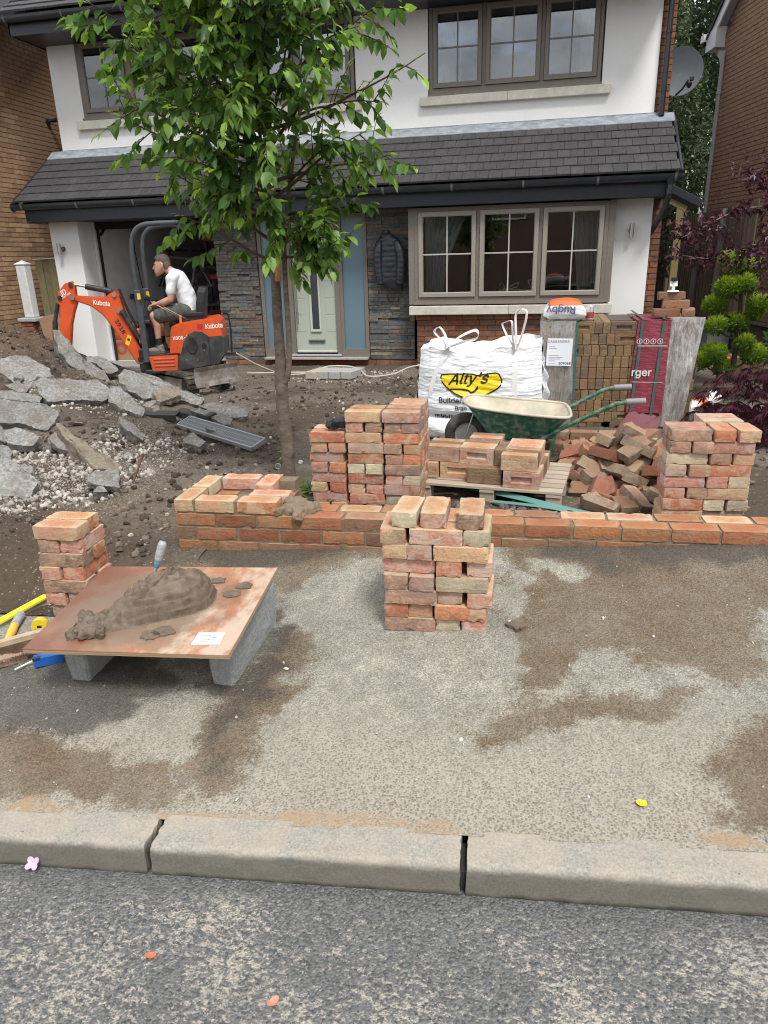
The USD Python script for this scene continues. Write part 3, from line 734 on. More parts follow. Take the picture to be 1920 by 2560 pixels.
lt = part(door, 'letter_plate', cbox(0.27, 0.014, 0.055, (-3.40, 10.768, 0.355), 0.004), STEEL)
part(lt, 'flap', cbox(0.235, 0.006, 0.026, (-3.40, 10.759, 0.347), 0.002), flat_mat('letter_dark', (0.05, 0.05, 0.05), 0.4))
hd = part(door, 'handle', cyl((-3.672, 10.715, 0.62), (-3.672, 10.715, 1.75), 0.013, 10), STEEL)
for z in (0.78, 1.6): part(hd, 'stay', cyl((-3.672, 10.715, z), (-3.672, 10.775, z), 0.009, 8), STEEL)
part(door, 'weather_bar', cbox(0.65, 0.03, 0.03, (-3.40, 10.765, 0.20), 0.006), SILLM)
part(house, 'threshold', join(cbox(0.80, 0.06, 0.032, (-3.40, 10.725, 0.147), 0.006)), flat_mat('threshold_metal', (0.55, 0.57, 0.6), 0.35, metallic=0.5))
part(house, 'door_step_slab', cbox(1.66, 0.18, 0.032, (-3.40, 10.70, 0.105), 0.006), speck_mat('step_slab', (0.27, 0.25, 0.22), (0.38, 0.36, 0.32), 30, 0.9, 0.2, 0.002))

# stone cladding, piece by piece
STONES = [speck_mat(f'cladding_{i}', tuple(0.75 * q for q in a), tuple(1.15 * q for q in b), 26, 0.8, 0.8, 0.006, rvar=0.2, c3=c3, s3=14, amt3=0.5) for i, (a, b, c3) in enumerate([((0.085, 0.088, 0.085), (0.135, 0.138, 0.132), (0.19, 0.165, 0.13)), ((0.115, 0.10, 0.085), (0.17, 0.15, 0.125), (0.10, 0.10, 0.095)), ((0.145, 0.095, 0.068), (0.205, 0.14, 0.10), (0.11, 0.10, 0.095)), ((0.18, 0.15, 0.105), (0.25, 0.21, 0.15), (0.13, 0.12, 0.105)), ((0.075, 0.085, 0.088), (0.105, 0.12, 0.122), (0.15, 0.135, 0.11))])]
STW = [5, 3, 2, 1, 4]
RS = random.Random(21)
for (x0, x1) in ((-4.935, -4.262), (-2.548, -1.86)):
    sw = part(house, 'stone_cladding', bb(x0, x1, 10.74, 10.85, 0.085, 2.19), flat_mat('cladding_joint', (0.05, 0.048, 0.045), 0.95) if x0 < -4 else '/World/Looks/cladding_joint')
    z = 0.088
    while z < 2.17:
        h = RS.choice([0.034, 0.042, 0.048, 0.055, 0.06]); x = x0
        while x < x1 - 0.01:
            L = min(RS.uniform(0.12, 0.36), x1 - x)
            if x1 - x - L < 0.06: L = x1 - x
            pr = RS.uniform(0.004, 0.030)
            v, f = cbox(L - 0.002, 0.05, h - 0.002, (x + L / 2, 10.745 - pr + 0.025, z + h / 2), 0.003)
            v = v + np.array([[RS.uniform(-1, 1) * 0.001, RS.uniform(-1, 1) * 0.004, RS.uniform(-1, 1) * 0.0015] for _ in range(len(v))])
            part(sw, 'stone', (v, f), RS.choices(STONES, STW)[0]); x += L
        z += h
# brick plinths
bw = part(house, 'brick_plinth', join(bb(-1.765, 0.80, 10.45, 10.62, -0.2, 0.76), bb(-4.93, -1.77, 10.74, 10.9, -0.25, 0.085)), MORT_D)
brick_field(house, bw, (-1.77, 10.446, 0.012), (1, 0), 2.57, 0, 0.675, [BAYBRICK], seed=3)
brick_field(house, bw, (-1.79, 10.43, 0.69), (1, 0), 2.60, 0, 0.075, [BAYBRICK], seed=5)
brick_field(house, bw, (-1.77, 10.72, 0.012), (0, -1), 0.27, 0, 0.75, [BAYBRICK], seed=6)
brick_field(house, bw, (-4.93, 10.735, -0.145), (1, 0), 3.15, 0, 0.225, [BAYBRICK], seed=4)
qn = part(house, 'brick_corner', join(bb(1.30, 1.5, 10.955, 11.2, -0.2, 2.3), bb(1.322, 1.49, 11.285, 11.5, 2.6, 5.2)), MORT_D)
brick_field(house, qn, (1.30, 10.95, -0.10), (1, 0), 0.21, 0, 2.25, [BAYBRICK], seed=8)
brick_field(house, qn, (1.322, 11.28, 3.0), (1, 0), 0.175, 0, 1.8, [BAYBRICK], seed=9)
# rainwater pipes
part(house, 'downpipe', join(cyl((1.405, 11.16, 3.22), (1.405, 11.16, 5.2), 0.036, 12), *[cyl((1.405, 11.16, z), (1.405, 11.16, z + 0.05), 0.042, 12) for z in (3.5, 4.15)]), GUTTERM, smooth=40)
part(house, 'downpipe', join(lathe([(0.06, 0.0), (0.05, -0.05), (0.036, -0.10)], 14, (1.46, 10.17, 2.41)), tube(smoothpath([(1.46, 10.17, 2.34), (1.46, 10.17, 2.20), (1.45, 10.24, 2.10), (1.39, 10.62, 1.86), (1.33, 10.80, 1.72), (1.28, 10.86, 1.66)], 5), 0.034, 12), cyl((1.46, 10.17, 2.20), (1.46, 10.17, 2.27), 0.04, 12)), GUTTERM, smooth=40)
# garage door track seen at the jamb
part(house, 'garage_door_track', join(bb(-7.032, -7.0, 10.95, 10.98, 0.02, 2.3), bb(-7.032, -4.95, 10.93, 10.98, 2.08, 2.19), tube(smoothpath([(-7.0, 11.0, 2.0), (-6.97, 11.3, 2.16), (-6.97, 12.5, 2.2)], 5), 0.02, 6)), BLACK)

# wall lamps
for i, (x, y, lb) in enumerate(((1.09, 10.60, 'steel up and down wall lamp on the white pier right of the bay window'), (-7.39, 10.55, 'steel up and down wall lamp on the white garage pier'))):
    t = thing('wall_lamp', lb, 'wall lamp', (x, y, 1.80), 0)
    part(t, 'tube', lathe([(0.0, -0.085), (0.030, -0.085), (0.030, 0.085), (0.026, 0.085), (0.026, 0.05), (0, 0.05)], 16, (-0.02 if i else 0, -0.085, 0)), STEEL, smooth=40)
    part(t, 'mount', join(cbox(0.04, 0.05, 0.04, (0, -0.04, 0), 0.004), mv(lathe([(0, 0), (0.036, 0), (0.036, 0.014), (0, 0.014)], 14), (0, -0.002, 0), Rx(math.pi / 2))), flat_mat('lamp_steel_dark', (0.2, 0.2, 0.2), 0.4, metallic=0.8) if i == 0 else '/World/Looks/lamp_steel_dark')

# satellite dish on the side wall
t = thing('satellite_dish', 'dark grey satellite dish on the brick corner beside the downpipe', 'satellite dish', (1.61, 11.32, 3.74), rz=-0.15)
prof = [(0.0, 0.0), (0.08, 0.004), (0.16, 0.016), (0.23, 0.034), (0.275, 0.052), (0.28, 0.052), (0.27, 0.045), (0.16, 0.004), (0.0, -0.012)]
part(t, 'reflector', mv(lathe(prof, 40), (0, 0, 0), Rx(math.pi / 2 + 0.10)), speck_mat('dish_paint', (0.12, 0.135, 0.145), (0.15, 0.165, 0.178), 3, 0.5, 0.02, 0.002), smooth=50)
part(t, 'feed_arm', tube([(-0.03, -0.01, -0.27), (0.05, -0.17, -0.23), (0.11, -0.25, -0.15)], 0.012, 8), BLACK)
part(t, 'receiver', join(mv(lathe([(0.0, 0), (0.032, 0), (0.036, 0.05), (0.022, 0.09), (0.0, 0.09)], 14), (0.125, -0.22, -0.16), Rx(math.pi / 2 + 2.6)), cbox(0.05, 0.05, 0.05, (0.15, -0.27, -0.14), 0.01)), flat_mat('receiver_black', (0.02, 0.02, 0.022), 0.4))
part(t, 'wall_bracket', join(cyl((-0.02, 0.01, 0), (-0.14, 0.14, -0.02), 0.02, 8), cbox(0.02, 0.12, 0.16, (-0.12, 0.16, 0), 0.004)), BLACK)

# black padded jacket hung on the stone wall
t = thing('jacket', 'black quilted jacket hanging on the stone cladding by the front door', 'jacket', (-2.19, 10.63, 1.13))
secs = []
NZ, NA = 60, 40
for i in range(NZ):
    s = i / (NZ - 1); z = 0.77 * s
    hw = np.interp(s, [0, 0.1, 0.35, 0.6, 0.76, 0.86, 0.94, 1.0], [0.165, 0.175, 0.185, 0.18, 0.175, 0.14, 0.07, 0.03])
    hd = np.interp(s, [0, 0.1, 0.5, 0.8, 1.0], [0.06, 0.085, 0.085, 0.07, 0.03])
    cx = np.interp(s, [0, 0.5, 0.8, 1], [-0.01, 0.0, 0.0, -0.05])
    q = 0.006 * abs(math.sin(s * 11 * math.pi)) ** 0.5
    for j in range(NA):
        a = j / NA * 2 * math.pi
        fo = 1 + 0.13 * math.cos(3 * a + 0.8 + s * 1.5) * (1 - s * 0.5)
        zz = z + (0.05 * math.cos(a) * -1 if s < 0.06 else 0)
        secs.append((cx + (hw * fo + q) * math.cos(a), min((hd * fo + q) * math.sin(a), 0.06), zz))
i, j = np.meshgrid(np.arange(NZ - 1), np.arange(NA), indexing='ij'); a0 = (i * NA + j).ravel(); a1 = (i * NA + (j + 1) % NA).ravel()
F = np.vstack([np.stack([a0, a1, a1 + NA], 1), np.stack([a0, a1 + NA, a0 + NA], 1)])
JK = speck_mat('jacket_nylon', (0.010, 0.011, 0.016), (0.022, 0.024, 0.032), 40, 0.38, 0.4, 0.006, spec=0.5)
part(t, 'body', rough((np.array(secs), F), (0.010, 0.008, 0.004), 14, 2), JK, smooth=True)
for sgn, b in ((1, 0.0), (-1, 0.0)):
    pts = [(sgn * 0.12 - 0.02, -0.03, 0.64), (sgn * 0.165, -0.055, 0.45), (sgn * 0.16, -0.06, 0.22), (sgn * 0.14, -0.055, 0.05 + b)]
    pp = smoothpath(pts, 14); rr = np.interp(np.linspace(0, 1, len(pp)), [0, 0.2, 0.8, 1], [0.045, 0.066, 0.062, 0.055]) + 0.004 * np.abs(np.sin(np.linspace(0, 10 * math.pi, len(pp))))
    part(t, 'sleeve', tube(pp, rr, 14), JK, smooth=True)
part(t, 'collar', mv(lathe([(0.045, 0), (0.06, 0.03), (0.05, 0.06), (0.03, 0.055)], 16), (-0.045, -0.02, 0.72)), JK, smooth=True)
# ---------------------------------------------------------------- foliage helpers
def leaf_mat(name, c1, c2, c3, trans=0.35, rough=0.45):
    m = Mat(name); r = m.n('attribute', 'fac', attribute='tone'); p = m.obj()
    c = m.ramp(r, [(0.0, c1), (0.55, c2), (0.93, c3), (1.0, c3)])
    c = m.hsv(c, v=m.mr(m.noise(p, 2.2, 3, 0.5), 0.3, 0.7, 0.75, 1.25))
    b = m.bsdf(c, rough, specular_ior_level=0.35)
    t = m.n('translucent_bsdf', 'BSDF', color=m.hsv(c, h=0.485, sat=1.1, v=1.5))
    return m.done(m.n('mix_closure', 'closure', fac=trans, closure1=b, closure2=t))


def leaf_cards(P, T, N, L, Wd, curl=0.15, fine=False):
    """One folded leaf per row: base P, direction T, upper side N, length L, half width Wd."""
    P, T, N = (np.asarray(a, float) for a in (P, T, N)); n = len(P)
    T = T / (np.linalg.norm(T, axis=1, keepdims=True) + 1e-9)
    S = np.cross(T, N); S /= np.linalg.norm(S, axis=1, keepdims=True) + 1e-9
    N = np.cross(S, T); L = np.broadcast_to(L, (n,))[:, None]; Wd = np.broadcast_to(Wd, (n,))[:, None]
    if not fine:
        V = np.stack([P, P + T * L * 0.45 + S * Wd + N * Wd * 0.3, P + T * L - N * L * curl, P + T * L * 0.45 - S * Wd + N * Wd * 0.3], 1)
        F = np.array([[0, 1, 2], [0, 2, 3]])
    else:
        mid = P + T * L * 0.5 + N * L * 0.02
        V = np.stack([P, P + T * L * 0.28 + S * Wd * 0.86 + N * Wd * 0.28, P + T * L * 0.62 + S * Wd * 0.80 + N * (Wd * 0.25 - L * curl * 0.3), P + T * L - N * L * curl,
                      P + T * L * 0.62 - S * Wd * 0.80 + N * (Wd * 0.25 - L * curl * 0.3), P + T * L * 0.28 - S * Wd * 0.86 + N * Wd * 0.28, mid - N * L * curl * 0.2], 1)
        F = np.array([[0, 1, 6], [1, 2, 6], [2, 3, 6], [3, 4, 6], [4, 5, 6], [5, 0, 6]])
    k = V.shape[1]
    return V.reshape(-1, 3), (F[None] + (np.arange(n) * k)[:, None, None]).reshape(-1, 3)


def crown_points(g, blobs, n):
    """Random points in the outer part of a union of ellipsoids (cx, cy, cz, rx, ry, rz), with outward directions."""
    b = np.array(blobs, float); w = b[:, 3] * b[:, 4] + b[:, 4] * b[:, 5]; k = g.choice(len(b), n, p=w / w.sum())
    d = g.normal(size=(n, 3)); d /= np.linalg.norm(d, axis=1, keepdims=True)
    r = 1 - 0.45 * g.random(n) ** 1.6
    return b[k, :3] + d * b[k, 3:] * r[:, None], d


def tone_leaves(p, n, g, bias=None):
    k = len(UsdGeom.Mesh(stage.GetPrimAtPath(p)).GetPointsAttr().Get()) // n; r = g.random(n) if bias is None else bias
    vattr(p, 'tone', np.repeat(r, k)[:, None].repeat(3, 1))


def leafy(g, blobs, n, L, Wd, up=0.4, droop=0.3):
    P, d = crown_points(g, blobs, n)
    T = d + g.normal(size=(n, 3)) * 0.7 + [0, 0, -droop]; N = d * 0.5 + g.normal(size=(n, 3)) * 0.5 + [0, 0, up]
    return leaf_cards(P, T, N, L * (0.7 + 0.6 * g.random(n)), Wd * (0.7 + 0.6 * g.random(n)))


# ---------------------------------------------------------------- neighbours
lh = thing('brick_house', 'tan brick neighbouring house at the left edge beside the fence panel', 'house')
apx = 13.3
def vz(y): return 5.42 + (y - 11.7) * 0.75 if y <= apx else 5.42 + (2 * apx - y - 11.7) * 0.75
prof = [(8.6, -0.1), (18, -0.1), (18, vz(18)), (apx, vz(apx)), (8.6, vz(8.6))]
v, f = extr(prof, 6.0)
lw = part(lh, 'wall', (np.stack([-8.61 - v[:, 2], v[:, 0], v[:, 1]], 1), f), MORT_T)
brick_field(lh, lw, (-8.605, 9.3, 0.3), (0, 1), 4.4, 0, 5.85, [TANBRICK], score=lambda P: near(P) - 3 * abs(P[2] - 3.0) * 0 - (4 if P[1] > 12.45 else 0) - (6 if P[1] < 10.5 + 0.4 * (P[2] - 2.5) else 0) , seed=12, skip=lambda P: P[2] > vz(P[1]) - 0.12)
part(lh, 'roof', join(*[mv(box(6.6, 5.9, 0.12), (-11.5, apx + s_ * 2.3, vz(apx) - 1.62), Rx(-s_ * 0.6435)) for s_ in (-1, 1)]), TILEEDGE)
part(lh, 'bargeboard', mv(box(0.03, 5.6, 0.16), (-8.57, apx - 2.25, vz(apx) - 1.69), Rx(0.6435)), flat_mat('white_paint', (0.62, 0.63, 0.64), 0.45))
part(lh, 'soffit', mv(box(0.22, 5.6, 0.02), (-8.50, apx - 2.25, vz(apx) - 1.62), Rx(0.6435)), '/World/Looks/white_paint')
t = thing('wall_light', 'small black outside light on the tan brick side wall', 'wall light', (-8.60, 12.42, 3.92))
part(t, 'mount', mv(lathe([(0, 0), (0.05, 0), (0.05, 0.03), (0, 0.035)], 14), (0, 0, 0), Ry(math.pi / 2)), BLACK)
part(t, 'head', join(cyl((0.03, 0, 0), (0.10, 0.0, 0.01), 0.018, 8), mv(lathe([(0, 0), (0.03, 0), (0.035, 0.09), (0, 0.09)], 14), (0.08, 0.02, 0.012), Ry(math.pi / 2 - 0.1))), BLACK)

FENCE_L = speck_mat('fence_green_brown', (0.125, 0.105, 0.052), (0.195, 0.165, 0.085), 18, 0.9, 0.3, 0.003, stretch=(5, 5, 0.5), rvar=0.12)
WHITEP = speck_mat('post_white', (0.55, 0.56, 0.55), (0.66, 0.66, 0.65), 20, 0.7, 0.15, 0.002)
t = thing('fence', 'green brown upright board fence panel between the tan house and the garage pier', 'fence')
for k in range(7): part(t, 'board', cbox(0.118, 0.02, 1.26, (-7.93 + k * 0.122, 10.62 + (k % 2) * 0.014, 1.03), 0.003), FENCE_L)
part(t, 'rail', join(box(0.9, 0.04, 0.07, (-7.57, 10.66, 0.6)), box(0.9, 0.04, 0.07, (-7.57, 10.66, 1.5))), FENCE_L)
part(t, 'capping', cyl((-8.02, 10.60, 1.66), (-7.30, 10.60, 1.685), 0.006, 6), WHITEP)
t = thing('gate_post', 'white square post with pointed cap on a low brick pier', 'post', (-8.10, 10.45, 0.10))
part(t, 'post', join(cbox(0.165, 0.165, 0.80, (0, 0, 1.08), 0.014), hull([(-.09, -.09, 1.49), (.09, -.09, 1.49), (.09, .09, 1.49), (-.09, .09, 1.49), (-.09, -.09, 1.50), (.09, -.09, 1.50), (.09, .09, 1.50), (-.09, .09, 1.50), (0, 0, 1.555)])), WHITEP)
part(t, 'pier_cap', cbox(0.33, 0.33, 0.06, (0, 0, 0.65), 0.012), speck_mat('pier_cap_stone', (0.30, 0.31, 0.31), (0.42, 0.43, 0.43), 40, 0.9, 0.3, 0.003))
for k in range(8): part(t, 'brick', join(cbox(0.215, 0.10, 0.063, (-0.02, -0.09, 0.585 - k * 0.074), 0.003), cbox(0.10, 0.215, 0.063, (0.10, 0.06, 0.585 - k * 0.074), 0.003)), BAYBRICK)
single('plywood_offcut', mv(cbox(0.34, 0.018, 0.42, (0, 0, 0.21), 0.002), (-7.55, 10.20, 0.42), Rz(0.15) @ Rx(-0.22) @ Ry(-0.25)), speck_mat('plywood_brown', (0.20, 0.125, 0.07), (0.27, 0.175, 0.105), 6, 0.8, 0.1, 0.002, stretch=(1, 1, 6)), 'brown plywood offcut leaning against the fence panel by the garage', 'board')

# right neighbour: a gable wall running back at a slight angle
RH0, RHA = np.array([3.0, 16.0]), math.atan2(-0.98, 0.2)
rd = np.array([math.cos(RHA), math.sin(RHA)])
rh = thing('brick_house', 'brown brick neighbouring house with white bargeboard at the right edge', 'house')
prof = [(0, -0.1), (9, -0.1), (9, 5.35), (4.5, 5.35 + 4.5 * 0.78), (0, 5.35)]
v, f = extr(prof, 6.0)
rn = np.array([-rd[1], rd[0]])          # away from our house is +rn when pointing right
if rn[0] < 0: rn = -rn
rw = part(rh, 'wall', (np.stack([RH0[0] + rd[0] * v[:, 0] + rn[0] * (v[:, 2] + 0.01), RH0[1] + rd[1] * v[:, 0] + rn[1] * (v[:, 2] + 0.01), v[:, 1]], 1), f[:, ::-1]), MORT_T)
brick_field(rh, rw, (RH0[0], RH0[1], 0.3), rd, 7.2, 0, 6.5, [BROWNBRICK], score=lambda P: near(P) - (5 if P[1] < 9.5 or P[2] < 2.0 or P[2] > 4.3 else 0), seed=14, skip=lambda P: P[2] > 5.2 + 0.76 * np.hypot(P[0] - RH0[0], P[1] - RH0[1]))
ra = math.atan2(0.78, 1.0); Rw = np.stack([[rd[0], rd[1], 0], [-rd[1], rd[0], 0], [0, 0, 1.0]], 1)
def rpt(u, z, o=0.0): return np.array([RH0[0] + rd[0] * u - rn[0] * o, RH0[1] + rd[1] * u - rn[1] * o, z])
part(rh, 'bargeboard', hull([rpt(u, 5.30 + 0.78 * u + dz, o) for u in (-0.35, 4.5) for dz in (-0.02, 0.20) for o in (0.14, 0.17)]), '/World/Looks/white_paint')
part(rh, 'soffit', hull([rpt(u, 5.32 + 0.78 * u + dz, o) for u in (-0.3, 4.5) for dz in (0.0, 0.02) for o in (0.0, 0.14)]), flat_mat('soffit_grey', (0.30, 0.31, 0.32), 0.6))
part(rh, 'box_end', hull([rpt(u, z, o) for u in (-0.42, 0.0) for z in (4.98, 5.30) for o in (-0.05, 0.18)]), '/World/Looks/white_paint')
part(rh, 'gutter', hull([rpt(u, z, o) for u in (-0.55, -0.40) for z in (5.16, 5.28) for o in (-0.4, 0.24)]), '/World/Looks/white_paint')
part(rh, 'verge', hull([rpt(u, 5.50 + 0.78 * u + dz, o) for u in (-0.5, 4.5) for dz in (0.0, 0.06) for o in (-0.3, 0.20)]), TILEEDGE)
part(rh, 'roof', hull([rpt(u, z, o) for (u, z) in ((-0.5, 5.3), (4.5, 9.2), (9.5, 5.3), (4.5, 9.0)) for o in (-0.3, -6.2)]), TILEEDGE)
part(rh, 'downpipe', join(tube(smoothpath([rpt(-0.25, 5.16, 0.05), rpt(-0.1, 4.95, 0.06), rpt(0.10, 4.72, 0.06), rpt(0.13, 4.5, 0.06), rpt(0.13, 0.1, 0.06)], 5), 0.036, 10), *[cyl(rpt(0.13, z, 0.06), rpt(0.13, z + 0.05, 0.06), 0.045, 10) for z in (1.5, 3.0, 4.2)]), flat_mat('pipe_white', (0.40, 0.41, 0.40), 0.5), smooth=40)

# fence along the boundary on the right
FENCE_R = speck_mat('fence_brown', (0.12, 0.092, 0.064), (0.19, 0.148, 0.104), 14, 0.9, 0.3, 0.003, stretch=(5, 5, 0.5), rvar=0.15)
CONC = speck_mat('fence_concrete', (0.21, 0.205, 0.185), (0.30, 0.29, 0.265), 30, 0.9, 0.3, 0.003)
t = thing('fence', 'brown close boarded fence with concrete posts along the side passage', 'fence')
Rk = random.Random(4)
for k in range(54): part(t, 'board', cbox(0.016, 0.122, 1.72, (2.70 + (k % 2) * 0.012, 11.0 + k * 0.115, 1.28 + Rk.uniform(-0.006, 0.006)), 0.003), FENCE_R)
for y in (12.75, 14.62, 16.5): part(t, 'post', hull([(2.695 + a * 1.2, y + b, z) for a, b in ((-0.05, -0.055), (0.06, -0.055), (0.06, 0.055), (-0.05, 0.055)) for z in (0, 2.12)]), CONC)
GB = speck_mat('gravel_board_stone', (0.075, 0.073, 0.068), (0.14, 0.135, 0.125), 14, 0.95, 0.9, 0.02)
for y0, y1 in ((11.0, 12.68), (12.82, 14.55), (14.69, 16.4)):
    for z in (0.01, 0.21): part(t, 'gravel_board', rough(subdiv(bb(2.69, 2.75, y0, y1, z, z + 0.185), 0.09), (0.012, 0.002, 0.004), 9, int(y0 * 7 + z * 10)), GB)
part(t, 'rail', box(0.05, 6.0, 0.08, (2.76, 14.0, 1.6)), FENCE_R)
TIMB = speck_mat('treated_timber', (0.165, 0.125, 0.055), (0.235, 0.185, 0.09), 16, 0.85, 0.2, 0.002, stretch=(4, 4, 0.5))
t = thing('side_shelter', 'small dark roofed timber shelter over the side passage right of the house', 'shelter')
part(t, 'post', cbox(0.095, 0.095, 2.12, (1.735, 11.0, 1.06), 0.005), TIMB)
part(t, 'bracket', cbox(0.09, 0.07, 0.10, (1.81, 11.0, 0.95), 0.005), TIMB)
part(t, 'roof', mv(cbox(0.56, 0.9, 0.10, (0, 0, 0), 0.008), (1.74, 11.35, 2.235), Ry(0.46)), ANTH)
part(t, 'rafter', mv(cbox(0.30, 0.06, 0.07, (0, 0, 0), 0.004), (1.68, 10.98, 2.12), Ry(0.46)), TIMB)
for k in range(2): part(t, 'board', cbox(0.115, 0.02, 1.95, (1.57 + k * 0.12, 12.6, 0.98), 0.003), flat_mat('board_dark', (0.035, 0.03, 0.026), 0.9) if k == 0 else '/World/Looks/board_dark')
part(t, 'side_board', box(0.02, 2.0, 1.95, (1.56, 13.4, 0.98)), '/World/Looks/board_dark')
# white framed glasshouse far back
t = thing('conservatory', 'white framed conservatory far behind the side passage', 'conservatory')
cx, cy = 3.55, 20.2
fr = []
for x in (-0.6, -0.25, 0.1, 0.45): fr.append(box(0.05, 0.05, 2.0, (cx + x, cy, 2.3)))
fr += [box(1.2, 0.06, 0.06, (cx, cy, z)) for z in (2.15, 3.3)] + [mv(box(1.5, 0.08, 0.14), (cx + 0.3, cy, 3.75), Ry(-0.12))]
part(t, 'frame', join(fr), WHITEP)
part(t, 'pane', box(1.2, 0.01, 1.9, (cx, cy + 0.02, 2.3)), GLASS)
part(t, 'roof', mv(cbox(2.0, 2.5, 0.1), (cx + 0.35, cy + 1.2, 3.78), Ry(-0.12)), flat_mat('roof_slate_pale', (0.10, 0.11, 0.11), 0.6))
part(t, 'wall', box(2.0, 0.1, 1.4, (cx + 0.2, cy + 0.1, 0.6)), MORT_T)

# trees behind the gap
DARKLEAF = leaf_mat('dark_evergreen', (0.010, 0.022, 0.008), (0.020, 0.042, 0.014), (0.035, 0.062, 0.022), 0.2)
LAURELLEAF = leaf_mat('laurel_leaf', (0.022, 0.045, 0.014), (0.042, 0.072, 0.024), (0.13, 0.15, 0.075), 0.25)
BARKD = speck_mat('bark_dark', (0.04, 0.03, 0.022), (0.08, 0.065, 0.05), 20, 0.95, 0.5, 0.01)
gA = np.random.default_rng(41)
for nm, lb, mt, tr, blobs, n, L, Wd in (
    ('evergreen_tree', 'tall dark evergreen tree behind the gap, farthest back', DARKLEAF, (5.2, 27, 0), [(5.2 + dx, 27 + dy, z, r, r, 1.7) for dx, dy, z, r in ((0, 0, 3, 2.4), (-1, 0.5, 5, 2.2), (0.8, 0, 5.6, 2.2), (0, 0, 7.5, 2.2), (-1.4, 0, 8.5, 1.9), (1.0, 0, 9.6, 1.8), (0, 0, 11.5, 1.7), (2.2, 1, 7.6, 2))], 15000, 0.20, 0.05),
    ('evergreen_tree', 'dark spreading evergreen just left of the brown brick house eave', DARKLEAF, (3.6, 22.5, 0), [(3.6 + dx, 22.5 + dy, z, r, r, 1.3) for dx, dy, z, r in ((0, 0, 2.5, 1.3), (0.5, 0, 4.3, 1.35), (-0.4, 0, 5.4, 1.2), (0.6, 0.4, 6.6, 1.2), (-0.2, 0, 7.6, 1.0), (0.4, 0, 8.8, 0.9))], 12000, 0.14, 0.04),
    ('laurel_shrub', 'tall pale leaved shrub growing behind the satellite dish', LAURELLEAF, (2.55, 18.5, 0), [(2.55 + dx, 18.5 + dy, z, r, r, 0.9) for dx, dy, z, r in ((0, 0, 1.8, 0.8), (0.3, 0, 2.9, 0.85), (-0.2, 0, 3.8, 0.7), (0.15, 0, 4.6, 0.55), (0.5, 0.2, 3.6, 0.6), (-0.15, 0, 5.3, 0.4), (-0.1, 0.3, 6.1, 0.35))], 7500, 0.11, 0.028)):
    t = thing(nm, lb, 'tree' if 'tree' in nm else 'shrub', tr)
    part(t, 'trunk', tube([(0, 0, -0.1), (0.05, 0, 3), (0, 0.05, 7.0 if 'tree' in nm else 4.5)], [0.22, 0.16, 0.04], 8), BARKD)
    v, f = leafy(gA, blobs, n, L, Wd)
    tone_leaves(part(t, 'crown', (v - np.array(tr, float), f), mt, kind='stuff'), n, gA)

# the house across the road, seen only in the windows
t = thing('brick_house', 'dark roofed house across the road, mirrored in the windows', 'house')
part(t, 'wall', bb(-9, 7, -20, -13, -0.2, 5.2), BROWNBRICK)
part(t, 'roof', hull([(-9.5, -20.5, 5.1), (-9.5, -12.6, 5.1), (7.5, -20.5, 5.1), (7.5, -12.6, 5.1), (-9.5, -16.5, 7.6), (7.5, -16.5, 7.6)]), TILEEDGE)
for x in (-7, -2.5, 2.5): part(t, 'window', ring(x, x + 1.6, 2.9, 4.2, 0.08, -13.0, -12.9), WHITEP)
# ---------------------------------------------------------------- the dug up front garden
HEAP = np.array([(-6.35,7.6,.93),(-6.04,7.6,.83),(-5.62,7.6,.5),(-5.78,6.8,.61),(-5.02,5.8,.38),(-4.72,6,.42),(-4.32,4.9,.25),(-3.9,5,.27),(-3.77,5.5,.32),(-3.65,4.3,.2),(-3.22,4.6,.2),(-3.41,3.75,.15),(-4.49,6.9,.30),(-4.3,7.6,.10),(-3.26,6.2,.15),
(-3,3.3,.13),(-2.6,4.5,.13),(-2.6,5.5,.11),(-2.8,7,.07),(-3.8,8.3,.03),(-4.3,8.4,.03),(-3.7,7.6,.05),(-5,9,.06),(-6.5,9.4,.25),(-8,9.5,.5),(-8,8,1.0),(-9,7,1.),(-7,5.5,.7),(-5.5,4,.35),(-5,3,.14),(-1,4,.13),(0,6,.09),(1,8,.05),(-3,10,.0),(2,5,.12),(2,3.5,.13),(-1,3.4,.13)])
_rb = RBFInterpolator(HEAP[:, :2], HEAP[:, 2], smoothing=0.002, kernel='thin_plate_spline')


